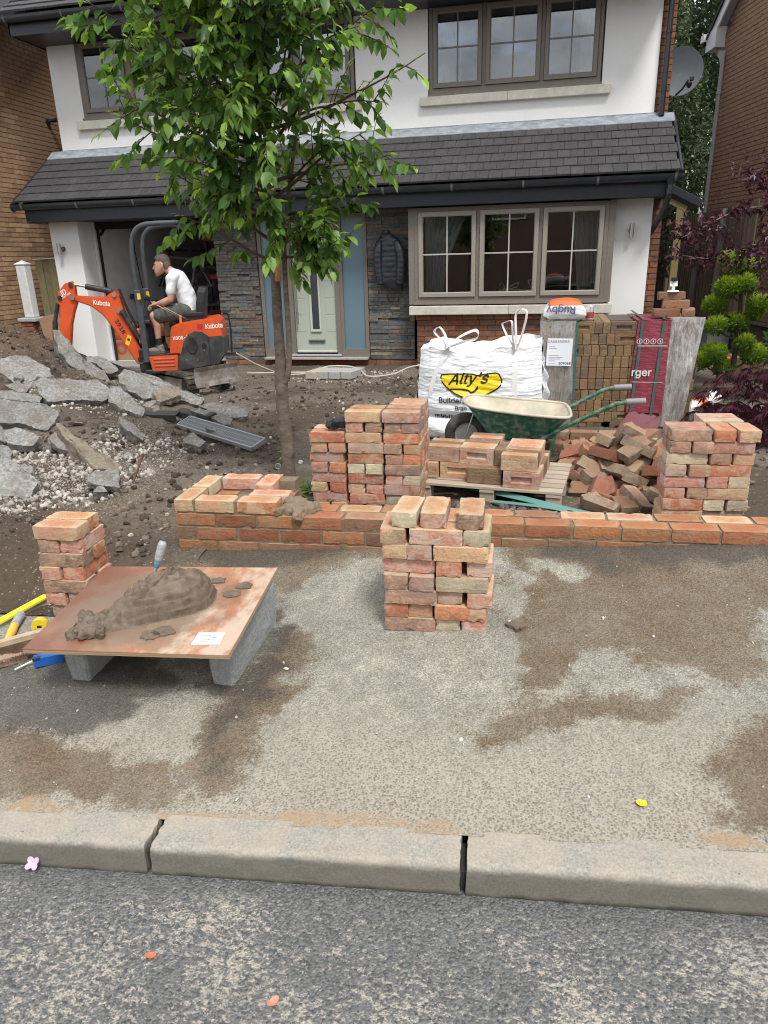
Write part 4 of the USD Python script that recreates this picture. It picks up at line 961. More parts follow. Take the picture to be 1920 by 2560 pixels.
def soil_z(x, y, bumps=True):
    x, y = np.asarray(x, float), np.asarray(y, float); sh = x.shape
    front = np.clip(0.14 + 0.052 * (x + 1.8), 0.03, 0.2)
    base = front + (np.interp(y, [3.4, 4.3, 10.0, 20.0], [0.13, 0.13, 0.0, 0.0]) - front) * ss(3.2, 4.3, y)
    rb = _rb(np.stack([np.clip(x, -9, 2).ravel(), np.clip(y, 3, 10).ravel()], 1)).reshape(sh)
    w = ss(-2.2, -3.0, x) * ss(9.9, 8.6, y)
    z = base * (1 - w) + np.maximum(rb, base - 0.02) * w
    if bumps:
        h = np.clip((z - base) * 4, 0, 1)
        z = z + (fbm2(x, y, 2.2, 3, 4) - 0.5) * (0.05 + 0.10 * h) + (fbm2(x, y, 11, 4, 3) - 0.5) * (0.045 + 0.05 * h) + (fbm2(x, y, 34, 5, 2) - 0.5) * 0.024
        # wheel and track ruts that sweep from the drive towards the road
        rut = np.abs(((x + 1.9) - 0.55 * (y - 3.6)) % 0.55 - 0.27)
        z = z - 0.022 * ss(0.14, 0.05, rut) * ss(-1.4, -2.4, x) * ss(3.2, 3.6, y) * ss(5.2, 4.2, y)
    z = z - 0.12 * ss(1.75, 1.85, x) * 0
    # front edge: the soil thins out over the pavement where no wall stands yet
    edge = np.interp(x, [-9, -2.65, -2.39, -2.1, -1.90, -1.84], [2.75, 2.80, 2.86, 2.93, 2.97, 3.05])
    edge = edge + (fbm2(x, y * 0, 3.0, 8, 3) - 0.5) * 0.22 * (x < -1.95)
    z = np.where(y < 3.25, z - 0.10 * ss(0.10, -0.14, y - edge), z)
    return z


def soil_mesh():
    xs = np.concatenate([[-40, -25, -15, -11], np.arange(-9.4, -6.0, 0.07), np.arange(-6.0, 1.9, 0.027), np.arange(1.9, 4.6, 0.08), [6, 9, 15, 25, 40]])
    ys = np.concatenate([np.arange(2.6, 6.6, 0.027), np.arange(6.6, 10.9, 0.05), np.arange(10.9, 22, 0.5), [26, 35, 60]])
    v, f = grid(xs, ys, soil_z)
    x, y = v[:, 0], v[:, 1]
    keep = ~((y[f].max(1) < 3.36) & (x[f].min(1) > -1.70))           # the pavement runs up to the wall there
    f = f[keep]
    hd = soil_z(x, y, False) - np.interp(y, [2.6, 3.25, 3.6, 10.0], [0.10, 0.13, 0.13, 0.0])
    dark = np.clip(ss(0.45, 0.62, fbm2(x, y, 1.3, 40)) * 0.8 + ss(3.7, 3.2, y) * ss(-1.3, -2.3, x) * 0.9, 0, 1)
    dark = np.maximum(dark, ss(0.08, 0.3, hd) * (0.45 + 0.9 * ss(0.4, 0.6, fbm2(x, y, 1.9, 61))))
    red = np.clip(ss(0.40, 0.70, hd) * 0.9 + ss(0.5, 0.7, fbm2(x, y, 0.8, 44)) * 0.2, 0, 1)
    g1 = poly_field([[(-4.3, 4.7), (-3.2, 4.9), (-2.7, 4.5), (-2.7, 3.8), (-3.2, 3.55), (-3.7, 3.6), (-4.6, 4.2)], [(-3.2, 9.3), (-1.8, 9.3), (-1.8, 10.2), (-3.2, 10.2)], [(-3.4, 5.5), (-2.7, 5.3), (-2.7, 4.6), (-3.3, 4.7)]], x, y, 0.35)
    grit = np.clip(g1 * 0.9 + 0.25 * fbm2(x, y, 1.1, 50), 0, 1)
    v, f, u_ = compact(v, f)
    p = struct('garden_soil', (v, f), SOIL, smooth=True)
    vattr(p, 'stain', np.stack([dark, red, grit], -1)[u_])


soil_mesh()


def stone_mesh(g, n, P, size, flat=0.75):
    """n small angular stones as one mesh."""
    base = trimesh.creation.icosahedron(); bv, bf = np.array(base.vertices), np.array(base.faces)
    d = g.normal(size=(n, 3)); d /= np.linalg.norm(d, axis=1, keepdims=True); e = np.cross(d, g.normal(size=(n, 3))); e /= np.linalg.norm(e, axis=1, keepdims=True)
    R = np.stack([d, e, np.cross(d, e)], -1)
    sc = np.stack([np.ones(n), 0.65 + 0.35 * g.random(n), 0.45 + 0.4 * g.random(n)], 1) * np.asarray(size)[:, None]
    V = np.einsum('nij,nkj->nki', R, bv[None] * sc[:, None] * (0.8 + 0.4 * g.random((n, 12, 1)))) + P[:, None]
    return V.reshape(-1, 3), (bf[None] + (np.arange(n) * 12)[:, None, None]).reshape(-1, 3)


def pebble_mat(name, stops, rough=0.9):
    m = Mat(name); r = m.n('attribute', 'fac', attribute='tone'); p = m.pos()
    c = m.ramp(r, stops); c = m.mix(m.math('multiply', m.mr(m.noise(p, 40, 4, 0.6), 0.56, 0.7), 0.35), c, (0.14, 0.11, 0.08))
    return m.done(m.bsdf(c, rough, m.bump(m.noise(p, 120, 4, 0.6), 0.4, 0.004), specular_ior_level=0.25))


PEB = pebble_mat('limestone_gravel', [(0, (0.20, 0.18, 0.15)), (0.3, (0.31, 0.285, 0.245)), (0.8, (0.42, 0.395, 0.345)), (1, (0.54, 0.515, 0.46))])
CLOD = pebble_mat('soil_clods', [(0, (0.035, 0.026, 0.018)), (0.5, (0.10, 0.08, 0.062)), (1, (0.19, 0.155, 0.125))], 0.95)
gS = np.random.default_rng(77)


def scatter(polys, n, smin, smax, mat, name, label, cat, sink=0.2, powr=2.2):
    P = []
    w = np.array([Polygon(q).area for q, _ in polys]) * np.array([k for _, k in polys]); w /= w.sum()
    for (q, _), k in zip(polys, w):
        pl = Polygon(q); x0, y0, x1, y1 = pl.bounds; c = 0
        import shapely
        while c < n * k:
            xy = np.stack([gS.uniform(x0, x1, 400), gS.uniform(y0, y1, 400)], 1)
            xy = xy[shapely.contains_xy(pl, xy[:, 0], xy[:, 1])][:max(1, int(n * k - c) + 1)]
            P.append(xy); c += len(xy)
    P = np.vstack(P); sz = smin + (smax - smin) * gS.random(len(P)) ** powr
    z = soil_z(P[:, 0], P[:, 1]) + sz * (0.5 - sink)
    q = single(name, stone_mesh(gS, len(P), np.column_stack([P, z]), sz), mat, label, cat, kind='stuff')
    vattr(q, 'tone', np.repeat(gS.random(len(P)), 12)[:, None].repeat(3, 1))


scatter([([(-4.4, 4.75), (-3.3, 4.75), (-2.7, 4.3), (-2.75, 3.75), (-3.2, 3.5), (-3.7, 3.55), (-4.6, 4.2)], 1.0), ([(-3.5, 5.3), (-2.75, 5.2), (-2.7, 4.4), (-3.4, 4.5)], 0.5), ([(-5.0, 6.2), (-3.8, 6.4), (-3.6, 5.6), (-4.7, 5.5)], 0.35)], 3600, 0.005, 0.024, PEB, 'gravel', 'pale limestone gravel spilled below the broken concrete slabs', 'gravel', powr=1.8)
scatter([([(-3.4, 9.0), (-1.85, 9.0), (-1.85, 10.2), (-3.4, 10.2)], 2.5), ([(-3.2, 3.2), (-1.9, 3.2), (-1.7, 5), (-2.6, 6.5), (-3.3, 6)], 0.35), ([(-1.6, 3.6), (1.2, 3.6), (1.2, 4.2), (-1.4, 4.2)], 0.8), ([(-4.5, 6.8), (-1.5, 6), (-1.2, 9), (-4, 9)], 0.12)], 900, 0.004, 0.026, PEB, 'scattered_gravel', 'pale stones strewn over the bare soil of the front garden', 'gravel', powr=3.2)
scatter([([(-8, 7.0), (-6, 6.0), (-4.6, 6.5), (-4.6, 7.6), (-6, 8.2), (-8, 9)], 1.3), ([(-4.3, 5.4), (-3.5, 5.6), (-3.0, 4.9), (-3.9, 4.8)], 1.6), ([(-3.2, 2.95), (-1.95, 3.1), (-1.8, 5), (-2.6, 6.5), (-3.3, 6)], 0.8), ([(-4, 7.5), (-1, 5), (0.5, 5.5), (0.5, 9.5), (-4, 9.5)], 0.5), ([(1.2, 4.3), (2.6, 4.3), (2.8, 9), (1.3, 9)], 0.5)], 5200, 0.006, 0.034, CLOD, 'soil_clods', 'dark crumbs of soil lying on the heap and the dug ground', 'soil', powr=2.5)
scatter([([(-0.7, 3.52), (0.62, 3.56), (0.6, 4.0), (-0.7, 4.1)], 1.0)], 420, 0.010, 0.032, pebble_mat('brick_rubble', [(0, (0.07, 0.06, 0.055)), (0.6, (0.14, 0.11, 0.095)), (1, (0.23, 0.15, 0.11))]), 'brick_rubble', 'crushed brick and stone bits in front of the low pallet', 'rubble', powr=1.5)

# broken concrete slabs
def make_slab_mat():
    m = Mat('broken_concrete'); p = m.pos(); v = m.rvec(p)
    f = m.noise(v, 38, 6, 0.7); c = m.ramp(f, [(0.28, (0.10, 0.098, 0.093)), (0.5, (0.215, 0.210, 0.197)), (0.72, (0.36, 0.352, 0.332))])
    c = m.mix(m.math('multiply', m.mr(m.noise(v, 6, 6, 0.7), 0.47, 0.60), 0.7), c, (0.15, 0.125, 0.098))
    cel = m.vor(p, 55, 'color'); g = m.n('rgb_to_bw', 'val', color=cel)
    st = m.math('multiply', m.mr(m.vor(p, 55), 0.5, 0.36), m.mr(g, 0.55, 0.6))
    c = m.mix(m.math('multiply', st, 0.55), c, m.mix(g, (0.52, 0.50, 0.46), (0.22, 0.20, 0.18)))
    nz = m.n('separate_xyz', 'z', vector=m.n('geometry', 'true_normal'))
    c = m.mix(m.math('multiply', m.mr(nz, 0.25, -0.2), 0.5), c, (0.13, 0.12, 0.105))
    h = m.math('add', m.math('multiply', f, 1.0), m.math('multiply', st, 0.5))
    return m.done(m.bsdf(m.hsv(c, v=m.mr(m.rand(), 0, 1, 0.88, 1.15)), 0.92, m.bump(h, 0.7, 0.012), specular_ior_level=0.25))


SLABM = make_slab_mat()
BROWNSLAB = speck_mat('brown_concrete', (0.15, 0.125, 0.092), (0.27, 0.23, 0.175), 40, 0.92, 0.6, 0.01, c3=(0.10, 0.08, 0.06), s3=6)
SLABS = [([0.66, -0.42, 0.62], [(-5.69, 7.66, 0.842), (-5.65, 7.72, 0.842), (-5.36, 7.68, 0.507), (-5.17, 7.76, 0.360), (-5.07, 7.71, 0.212), (-5.18, 7.60, 0.252), (-5.29, 7.48, 0.301), (-5.37, 7.52, 0.409), (-5.45, 7.49, 0.468), (-5.55, 7.53, 0.606), (-5.66, 7.61, 0.783)]),
 ([0.32, -0.49, 0.81], [(-4.60, 5.80, 0.557), (-4.56, 5.84, 0.576), (-4.46, 5.90, 0.576), (-4.27, 5.98, 0.557), (-4.11, 6.05, 0.537), (-3.97, 6.02, 0.458), (-3.93, 5.94, 0.399), (-3.97, 5.87, 0.370), (-4.07, 5.84, 0.389), (-4.24, 5.76, 0.399), (-4.40, 5.65, 0.399), (-4.48, 5.69, 0.448), (-4.54, 5.74, 0.507)]),
 ([0.33, -0.35, 0.87], [(-3.87, 5.88, 0.507), (-3.81, 5.92, 0.498), (-3.61, 5.84, 0.389), (-3.48, 5.77, 0.311), (-3.48, 5.69, 0.281), (-3.53, 5.68, 0.291), (-3.66, 5.68, 0.340), (-3.79, 5.70, 0.399), (-3.86, 5.81, 0.468)]),
 ([0.4, -0.39, 0.83], [(-4.25, 6.62, 0.498), (-4.23, 6.72, 0.537), (-4.14, 6.74, 0.507), (-4.00, 6.81, 0.468), (-3.87, 6.82, 0.399), (-3.61, 6.83, 0.291), (-3.43, 6.85, 0.212), (-3.43, 6.73, 0.163), (-3.60, 6.69, 0.222), (-3.83, 6.58, 0.271), (-3.91, 6.49, 0.271), (-4.07, 6.50, 0.360), (-4.20, 6.54, 0.439)]),
 ([0.38, -0.28, 0.88], [(-3.79, 6.46, 0.350), (-3.76, 6.59, 0.380), (-3.63, 6.70, 0.360), (-3.57, 6.61, 0.311), (-3.62, 6.46, 0.281), (-3.67, 6.36, 0.271), (-3.76, 6.42, 0.330)]),
 ([0.57, -0.39, 0.72], [(-5.40, 7.80, 0.517), (-5.32, 7.91, 0.517), (-5.23, 7.95, 0.458), (-5.08, 7.95, 0.340), (-5.10, 7.83, 0.301), (-5.19, 7.79, 0.340), (-5.27, 7.81, 0.429), (-5.36, 7.77, 0.468)]),
 ([0.31, -0.39, 0.87], [(-5.51, 6.49, 0.665), (-5.42, 6.63, 0.694), (-5.31, 6.67, 0.675), (-5.03, 6.61, 0.547), (-4.96, 6.53, 0.488), (-5.04, 6.46, 0.478), (-5.08, 6.38, 0.458), (-5.18, 6.26, 0.439), (-5.40, 6.33, 0.557)]),
 ([0.36, -0.43, 0.83], [(-5.02, 5.91, 0.498), (-4.94, 6.01, 0.517), (-4.83, 5.99, 0.458), (-4.84, 5.92, 0.429), (-4.93, 5.90, 0.458)]),
 ([0.39, -0.39, 0.83], [(-4.78, 5.55, 0.517), (-4.71, 5.61, 0.517), (-4.47, 5.69, 0.439), (-4.45, 5.62, 0.399), (-4.59, 5.55, 0.429), (-4.73, 5.47, 0.458)]),
 ([0.14, -0.49, 0.86], [(-4.53, 5.23, 0.507), (-4.34, 5.25, 0.488), (-4.17, 5.27, 0.468), (-4.00, 5.24, 0.419), (-3.95, 5.20, 0.389), (-3.94, 5.09, 0.330), (-3.95, 5.02, 0.291), (-4.06, 5.02, 0.311), (-4.23, 5.04, 0.350), (-4.38, 5.00, 0.350)]),
 ([0.16, -0.39, 0.91], [(-4.07, 4.70, 0.370), (-4.02, 4.76, 0.389), (-3.85, 4.74, 0.350), (-3.79, 4.71, 0.320), (-3.78, 4.61, 0.281), (-3.87, 4.59, 0.281), (-3.99, 4.59, 0.301)]),
 ([0.31, -0.38, 0.87], [(-4.25, 4.80, 0.380), (-4.21, 4.81, 0.370), (-4.15, 4.80, 0.340), (-4.09, 4.71, 0.281), (-4.17, 4.67, 0.291)]),
 ([0.37, -0.36, 0.86], [(-3.62, 4.59, 0.350), (-3.60, 4.65, 0.380), (-3.54, 4.66, 0.360), (-3.40, 4.59, 0.261), (-3.42, 4.55, 0.252), (-3.51, 4.54, 0.291), (-3.58, 4.56, 0.330)]),
 ([0.34, -0.24, 0.91], [(-3.57, 4.64, 0.448), (-3.54, 4.66, 0.448), (-3.37, 4.60, 0.360), (-3.18, 4.53, 0.271), (-2.97, 4.49, 0.183), (-2.94, 4.42, 0.153), (-3.00, 4.41, 0.173), (-3.10, 4.35, 0.193), (-3.32, 4.48, 0.311), (-3.53, 4.60, 0.419)]),
 ([0.26, -0.33, 0.91], [(-2.92, 4.00, 0.261), (-2.87, 4.06, 0.271), (-2.79, 4.12, 0.271), (-2.75, 4.12, 0.261), (-2.71, 4.05, 0.222), (-2.68, 3.99, 0.193), (-2.75, 3.96, 0.202), (-2.81, 3.95, 0.212), (-2.88, 3.95, 0.242)]),
 ([0.28, -0.27, 0.92], [(-2.80, 3.92, 0.212), (-2.77, 3.94, 0.212), (-2.72, 3.91, 0.183), (-2.78, 3.85, 0.193)]),
 ([0.26, -0.49, 0.83], [(-3.58, 3.98, 0.389), (-3.53, 3.98, 0.370), (-3.46, 3.99, 0.350), (-3.38, 3.96, 0.311), (-3.26, 3.93, 0.252), (-3.22, 3.89, 0.222), (-3.21, 3.80, 0.163), (-3.22, 3.76, 0.143), (-3.30, 3.76, 0.173), (-3.42, 3.72, 0.183)]),
 ([0.34, -0.45, 0.83], [(-3.50, 4.12, 0.271), (-3.43, 4.15, 0.261), (-3.40, 4.10, 0.222), (-3.43, 4.06, 0.212), (-3.49, 4.09, 0.252)]),
 ([0.27, -0.46, 0.85], [(-3.25, 6.34, 0.242), (-3.18, 6.41, 0.261), (-2.97, 6.48, 0.242), (-2.78, 6.47, 0.173), (-2.78, 6.41, 0.134), (-2.88, 6.34, 0.134), (-3.06, 6.33, 0.183)]),
 ([0.21, -0.31, 0.93], [(-3.21, 6.07, 0.261), (-3.14, 6.15, 0.271), (-2.95, 6.14, 0.222), (-2.80, 6.12, 0.183), (-2.78, 6.02, 0.143), (-2.83, 5.98, 0.143), (-3.01, 6.05, 0.212)]),
 ([0.17, -0.36, 0.92], [(-2.78, 5.49, 0.232), (-2.57, 5.55, 0.222), (-2.47, 5.53, 0.193), (-2.47, 5.45, 0.163), (-2.62, 5.46, 0.193)]),
 ([0.27, -0.44, 0.86], [(-2.76, 5.04, 0.242), (-2.72, 5.15, 0.281), (-2.59, 5.10, 0.222), (-2.61, 5.02, 0.193), (-2.74, 5.02, 0.232)]),
 ([0.35, -0.33, 0.88], [(-3.36, 5.16, 0.399), (-3.25, 5.15, 0.340), (-3.12, 5.09, 0.271), (-3.10, 5.03, 0.242), (-3.23, 5.04, 0.291), (-3.32, 5.09, 0.350)]),
 ([0.34, -0.32, 0.89], [(-3.91, 4.39, 0.340), (-3.84, 4.41, 0.330), (-3.78, 4.38, 0.291), (-3.75, 4.32, 0.261), (-3.84, 4.29, 0.281)]),]
SL_LABEL = ['tall grey concrete slab leaning up the heap beside the excavator arm', 'wide broken slab with gravelly top in the middle of the heap', 'grey slab pointing down right from the middle of the heap', 'long pale slab lying in front of the excavator track', 'brown concrete block resting on the long pale slab', 'cracked slab behind the long pale one, below the garage pier', 'brownish rough slab high on the heap at the left edge', 'thin pale splinter of concrete on the left of the heap', 'flat grey slab sticking out over the large left hand block', 'large thick grey block at the left edge, light top and dark underside', 'rounded concrete lump under the large left hand block', 'concrete piece cut by the left picture edge under the large block', 'dark grey wedge of concrete standing in the gravel', 'long brownish concrete beam lying down the gravel slope', 'grey lump of concrete at the foot of the long brownish beam', 'small concrete chip on the soil below the grey lump', 'big pale slab lying in the gravel at the bottom left of the heap', 'small concrete cobble above the big bottom left slab', 'pale slab lying flat nearest the excavator blade', 'rough concrete chunk beside the pale slab near the blade', 'long concrete piece half under the metal drain grating', 'grey angular chunk at the left end of the drain grating', 'flat grey piece set in the dark soil of the heap', 'low concrete lump in the gravel at the left edge']
for i, (n, V) in enumerate(SLABS):
    n = np.array(n); V = np.array(V, float); c = V.mean(0)
    a = np.cross(n, [0, 0, 1.0]); a /= np.linalg.norm(a); b = np.cross(n, a)
    q = np.stack([(V - c) @ a, (V - c) @ b], 1)
    sz = float(np.ptp(q, axis=0).max()); th = float(np.clip(0.24 * sz, 0.06, 0.15)) * (1.5 if i in (9, 16, 1) else 1.0)
    pl = Polygon(q).buffer(0); pl = max(getattr(pl, 'geoms', [pl]), key=lambda g: g.area)
    v, f = extr(pl, th); v, f = subdiv((v, f), max(0.022, sz * 0.055))
    bot = 1 - v[:, 2] / th
    v[:, :2] *= (1 + 0.10 * bot * np.sin(6 * np.arctan2(v[:, 1], v[:, 0]) + i))[:, None]
    v = v + (np.stack([meshkit.fbm(v * 14 + i * 9, 3, k) for k in range(3)], -1) - 0.5) * np.array([0.035, 0.035, 0.030])
    v = v + (np.stack([meshkit.fbm(v * 45 + i * 9, 2, k + 7) for k in range(3)], -1) - 0.5) * 0.014
    W_ = v[:, :1] * a + v[:, 1:2] * b + (v[:, 2:] - th) * n
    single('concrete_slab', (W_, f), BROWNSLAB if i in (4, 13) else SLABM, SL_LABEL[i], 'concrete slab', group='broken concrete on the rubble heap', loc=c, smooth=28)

gK = np.random.default_rng(14)
KW = ['left edge', 'left', 'middle', 'right']
for k in range(24):
    x, y = [(-5.9, 6.9), (-5.2, 6.4), (-4.6, 5.7), (-4.1, 5.1), (-3.6, 6.1), (-3.3, 5.0), (-4.3, 6.7), (-3.7, 4.4)][k % 8]; x += gK.uniform(-0.35, 0.35); y += gK.uniform(-0.35, 0.35); r = gK.uniform(0.03, 0.085)
    d = gK.normal(size=(16, 3)); d /= np.linalg.norm(d, axis=1, keepdims=True); v, f = hull(d * [r * gK.uniform(1, 1.7), r, r * gK.uniform(0.4, 0.75)]); v, f = rough(subdiv((v, f), 0.03), r * 0.14, 18, k, 4)
    px = x / y
    single('concrete_chunk', (v, f), SLABM, f'{("small", "fist sized", "larger")[int(r > 0.048) + int(r > 0.066)]} {("rounded", "angular", "flat", "jagged")[k % 4]} concrete chunk on the {"upper" if y > 6.2 else "lower" if y < 5.1 else "middle"} {KW[int(np.clip((px + 0.92) / 0.11, 0, 3))]} of the heap', 'concrete chunk', 'loose concrete chunks on the rubble heap', (x, y, float(soil_z(x, y)) + r * 0.2), gK.uniform(0, 6), gK.normal() * 0.3, gK.normal() * 0.3, smooth=30)

GALV = flat_mat('galvanised_steel', (0.36, 0.37, 0.38), 0.45, metallic=0.7)
DARKST = flat_mat('dark_steel', (0.055, 0.052, 0.05), 0.6, metallic=0.4)
ga, gb_ = np.array([-3.10, 5.74, 0.225]), np.array([-2.20, 5.25, 0.165]); gl = np.linalg.norm(gb_ - ga)
t = thing('drain_grating', 'galvanised drain channel grating lying across the soil right of the heap', 'grating', ga, math.atan2(gb_[1] - ga[1], gb_[0] - ga[0]), ry=math.asin((ga[2] - gb_[2]) / gl), rx=0.32)
part(t, 'frame', join(box(gl, 0.012, 0.035, (gl / 2, -0.075, 0)), box(gl, 0.012, 0.035, (gl / 2, 0.075, 0)), box(0.012, 0.138, 0.035, (0, 0, 0)), box(0.012, 0.138, 0.035, (gl, 0, 0)), box(gl - .02, 0.006, 0.02, (gl / 2, -0.03, 0.004)), box(gl - .02, 0.006, 0.02, (gl / 2, 0.03, 0.004))), GALV)
for k in range(44): part(t, 'bar', box(0.007, 0.136, 0.024, (0.022 + k * (gl - 0.04) / 43, 0, 0.002)), GALV)
for (a, b, lb) in (((-3.58, 5.86, 0.27), (-3.22, 5.86, 0.235), 'short dark steel channel half buried in the heap'), ((-3.42, 6.24, 0.22), (-2.98, 6.06, 0.17), 'thin dark steel strip behind the short channel')):
    a, b = np.array(a), np.array(b); L = np.linalg.norm(b - a)
    single('steel_channel', mv(join(box(L, 0.10, 0.008, (L / 2, 0, 0)), box(L, 0.008, 0.05, (L / 2, -0.05, -0.025)), box(L, 0.008, 0.05, (L / 2, 0.05, -0.025))), a, Rz(math.atan2(b[1] - a[1], b[0] - a[0])) @ Rx(0.2)), DARKST, lb, 'steel channel')
t_ = tube([(-2.72, 4.22, 0.15), (-2.66, 4.30, 0.33)], 0.008, 6)
single('steel_rod', t_, speck_mat('rust', (0.10, 0.05, 0.03), (0.18, 0.09, 0.05), 30), 'short rusty rod standing beside the grey lump of concrete', 'rod')

# ---------------------------------------------------------------- bricks
def brick_mat(name, side1, side2, blot, top1=(0.44, 0.165, 0.075), top2=(0.52, 0.40, 0.265), tops=0.8, stain=(0.13, 0.10, 0.07), samt=0.5):
    """Hand made brick: mottled creased sides, orange frog face with a pale rim."""
    m = Mat(name); o = m.obj(); v = m.rvec(o, 11.0)
    f = m.noise(v, 34, 6, 0.74, 0.8); big = m.noise(v, 9, 5, 0.65, 0.6)
    c = m.ramp(f, [(0.30, side1), (0.66, side2)])
    c = m.mix(m.math('multiply', m.mr(big, 0.47, 0.56), 0.9), c, blot)
    sp = m.n('separate_xyz', 'x', vector=o); nm = str(sp).split('.')[0]; x, y, z = Ref(nm + '.x'), Ref(nm + '.y'), Ref(nm + '.z')
    st = m.math('multiply', m.mr(m.noise(v, 13, 7, 0.78), 0.54, 0.66), samt)
    c = m.mix(st, c, stain)
    ex = m.math('power', m.math('absolute', m.math('divide', x, 0.098)), 3.0)
    ey = m.math('power', m.math('absolute', m.math('divide', y, 0.046)), 3.0)
    rim = m.math('add', m.math('add', ex, ey), m.math('multiply', m.math('subtract', m.noise(v, 24, 6, 0.75), 0.5), 3.4))
    wv = m.n('wave_texture', 'fac', wave_type='bands', bands_direction='diagonal', profile='sine', vector=v, scale=62, distortion=7.0, detail=3, detail_scale=2.0)
    tc = m.mix(m.mr(rim, 0.0, 1.1), m.mix(m.math('multiply', m.mr(wv, 0.5, 0.9), 0.55), top1, top2), top2)
    top = m.mr(m.math('absolute', z), 0.0290, 0.0316)
    c = m.mix(m.math('multiply', top, tops), c, tc)
    c = m.hsv(c, v=m.mr(m.rand(), 0, 1, 0.82, 1.16), h=m.mr(m.math('fraction', m.math('multiply', m.rand(), 5.7)), 0, 1, 0.49, 0.51))
    crease = m.n('wave_texture', 'fac', wave_type='bands', bands_direction='z', profile='sine', vector=m.scl(v, (0.35, 0.35, 1.0)), scale=9, distortion=14.0, detail=5, detail_scale=1.5)
    h = m.math('add', m.math('multiply', m.noise(v, 70, 5, 0.7), 0.9), m.math('multiply', crease, 0.10))
    return m.done(m.bsdf(c, 0.92, m.bump(h, 0.8, 0.009), specular_ior_level=0.2))


B_PINK = brick_mat('brick_pink', (0.36, 0.165, 0.115), (0.52, 0.30, 0.22), (0.47, 0.34, 0.285))
B_RED = brick_mat('brick_red', (0.34, 0.12, 0.065), (0.50, 0.215, 0.125), (0.47, 0.31, 0.21))
B_BUFF = brick_mat('brick_buff', (0.37, 0.25, 0.145), (0.52, 0.39, 0.24), (0.47, 0.265, 0.165))
B_CREAM = brick_mat('brick_cream', (0.42, 0.35, 0.235), (0.54, 0.46, 0.32), (0.40, 0.34, 0.24), samt=0.3)
B_GREY = brick_mat('brick_grey', (0.28, 0.20, 0.15), (0.42, 0.32, 0.24), (0.38, 0.235, 0.18))
B_BRIN = brick_mat('brick_brindled', (0.27, 0.155, 0.11), (0.47, 0.31, 0.21), (0.26, 0.18, 0.135), samt=0.8)
RECL = [(B_PINK, 'pink'), (B_RED, 'red'), (B_BUFF, 'buff'), (B_CREAM, 'cream'), (B_GREY, 'grey'), (B_BRIN, 'brindled')]
RW_ = [6, 4, 5, 2, 2, 3]
B_WALL = [brick_mat('brick_wall_orange', (0.248, 0.100, 0.046), (0.352, 0.164, 0.080), (0.288, 0.160, 0.092), (0.352, 0.120, 0.048), (0.368, 0.216, 0.120), 0.75, (0.128, 0.088, 0.056), 0.55),
          brick_mat('brick_wall_red', (0.208, 0.070, 0.036), (0.304, 0.116, 0.060), (0.240, 0.116, 0.072), (0.376, 0.136, 0.064), (0.416, 0.272, 0.160), 0.75, (0.112, 0.080, 0.056), 0.45),
          brick_mat('brick_wall_brown', (0.176, 0.096, 0.056), (0.272, 0.160, 0.096), (0.208, 0.120, 0.080), (0.352, 0.152, 0.080), (0.400, 0.288, 0.176), 0.7, (0.104, 0.080, 0.060), 0.6)]
B_NEW = [brick_mat('brick_new_brown', (0.162, 0.103, 0.053), (0.225, 0.150, 0.081), (0.187, 0.119, 0.066), (0.250, 0.137, 0.075), (0.262, 0.187, 0.112), 0.4, (0.094, 0.069, 0.047), 0.5),
         brick_mat('brick_new_tan', (0.187, 0.128, 0.072), (0.250, 0.178, 0.103), (0.137, 0.097, 0.062), (0.250, 0.156, 0.087), (0.275, 0.206, 0.125), 0.4, (0.094, 0.069, 0.047), 0.4),
         brick_mat('brick_new_dark', (0.106, 0.078, 0.055), (0.162, 0.122, 0.084), (0.137, 0.094, 0.062), (0.200, 0.125, 0.075), (0.225, 0.168, 0.106), 0.4, (0.062, 0.050, 0.037), 0.5)]
B_HEAP = [brick_mat('brick_heap_red', (0.21, 0.085, 0.05), (0.31, 0.135, 0.08), (0.24, 0.13, 0.085), (0.36, 0.13, 0.07), (0.34, 0.20, 0.125), 0.6, (0.12, 0.09, 0.065), 0.6),
          brick_mat('brick_heap_brown', (0.19, 0.11, 0.068), (0.28, 0.17, 0.105), (0.22, 0.13, 0.085), (0.33, 0.15, 0.09), (0.33, 0.21, 0.13), 0.6, (0.12, 0.09, 0.07), 0.6),
          brick_mat('brick_heap_grey', (0.21, 0.165, 0.115), (0.30, 0.235, 0.165), (0.2, 0.13, 0.09), (0.33, 0.17, 0.1), (0.36, 0.26, 0.17), 0.5, (0.12, 0.09, 0.07), 0.5)]
_bs = [0]


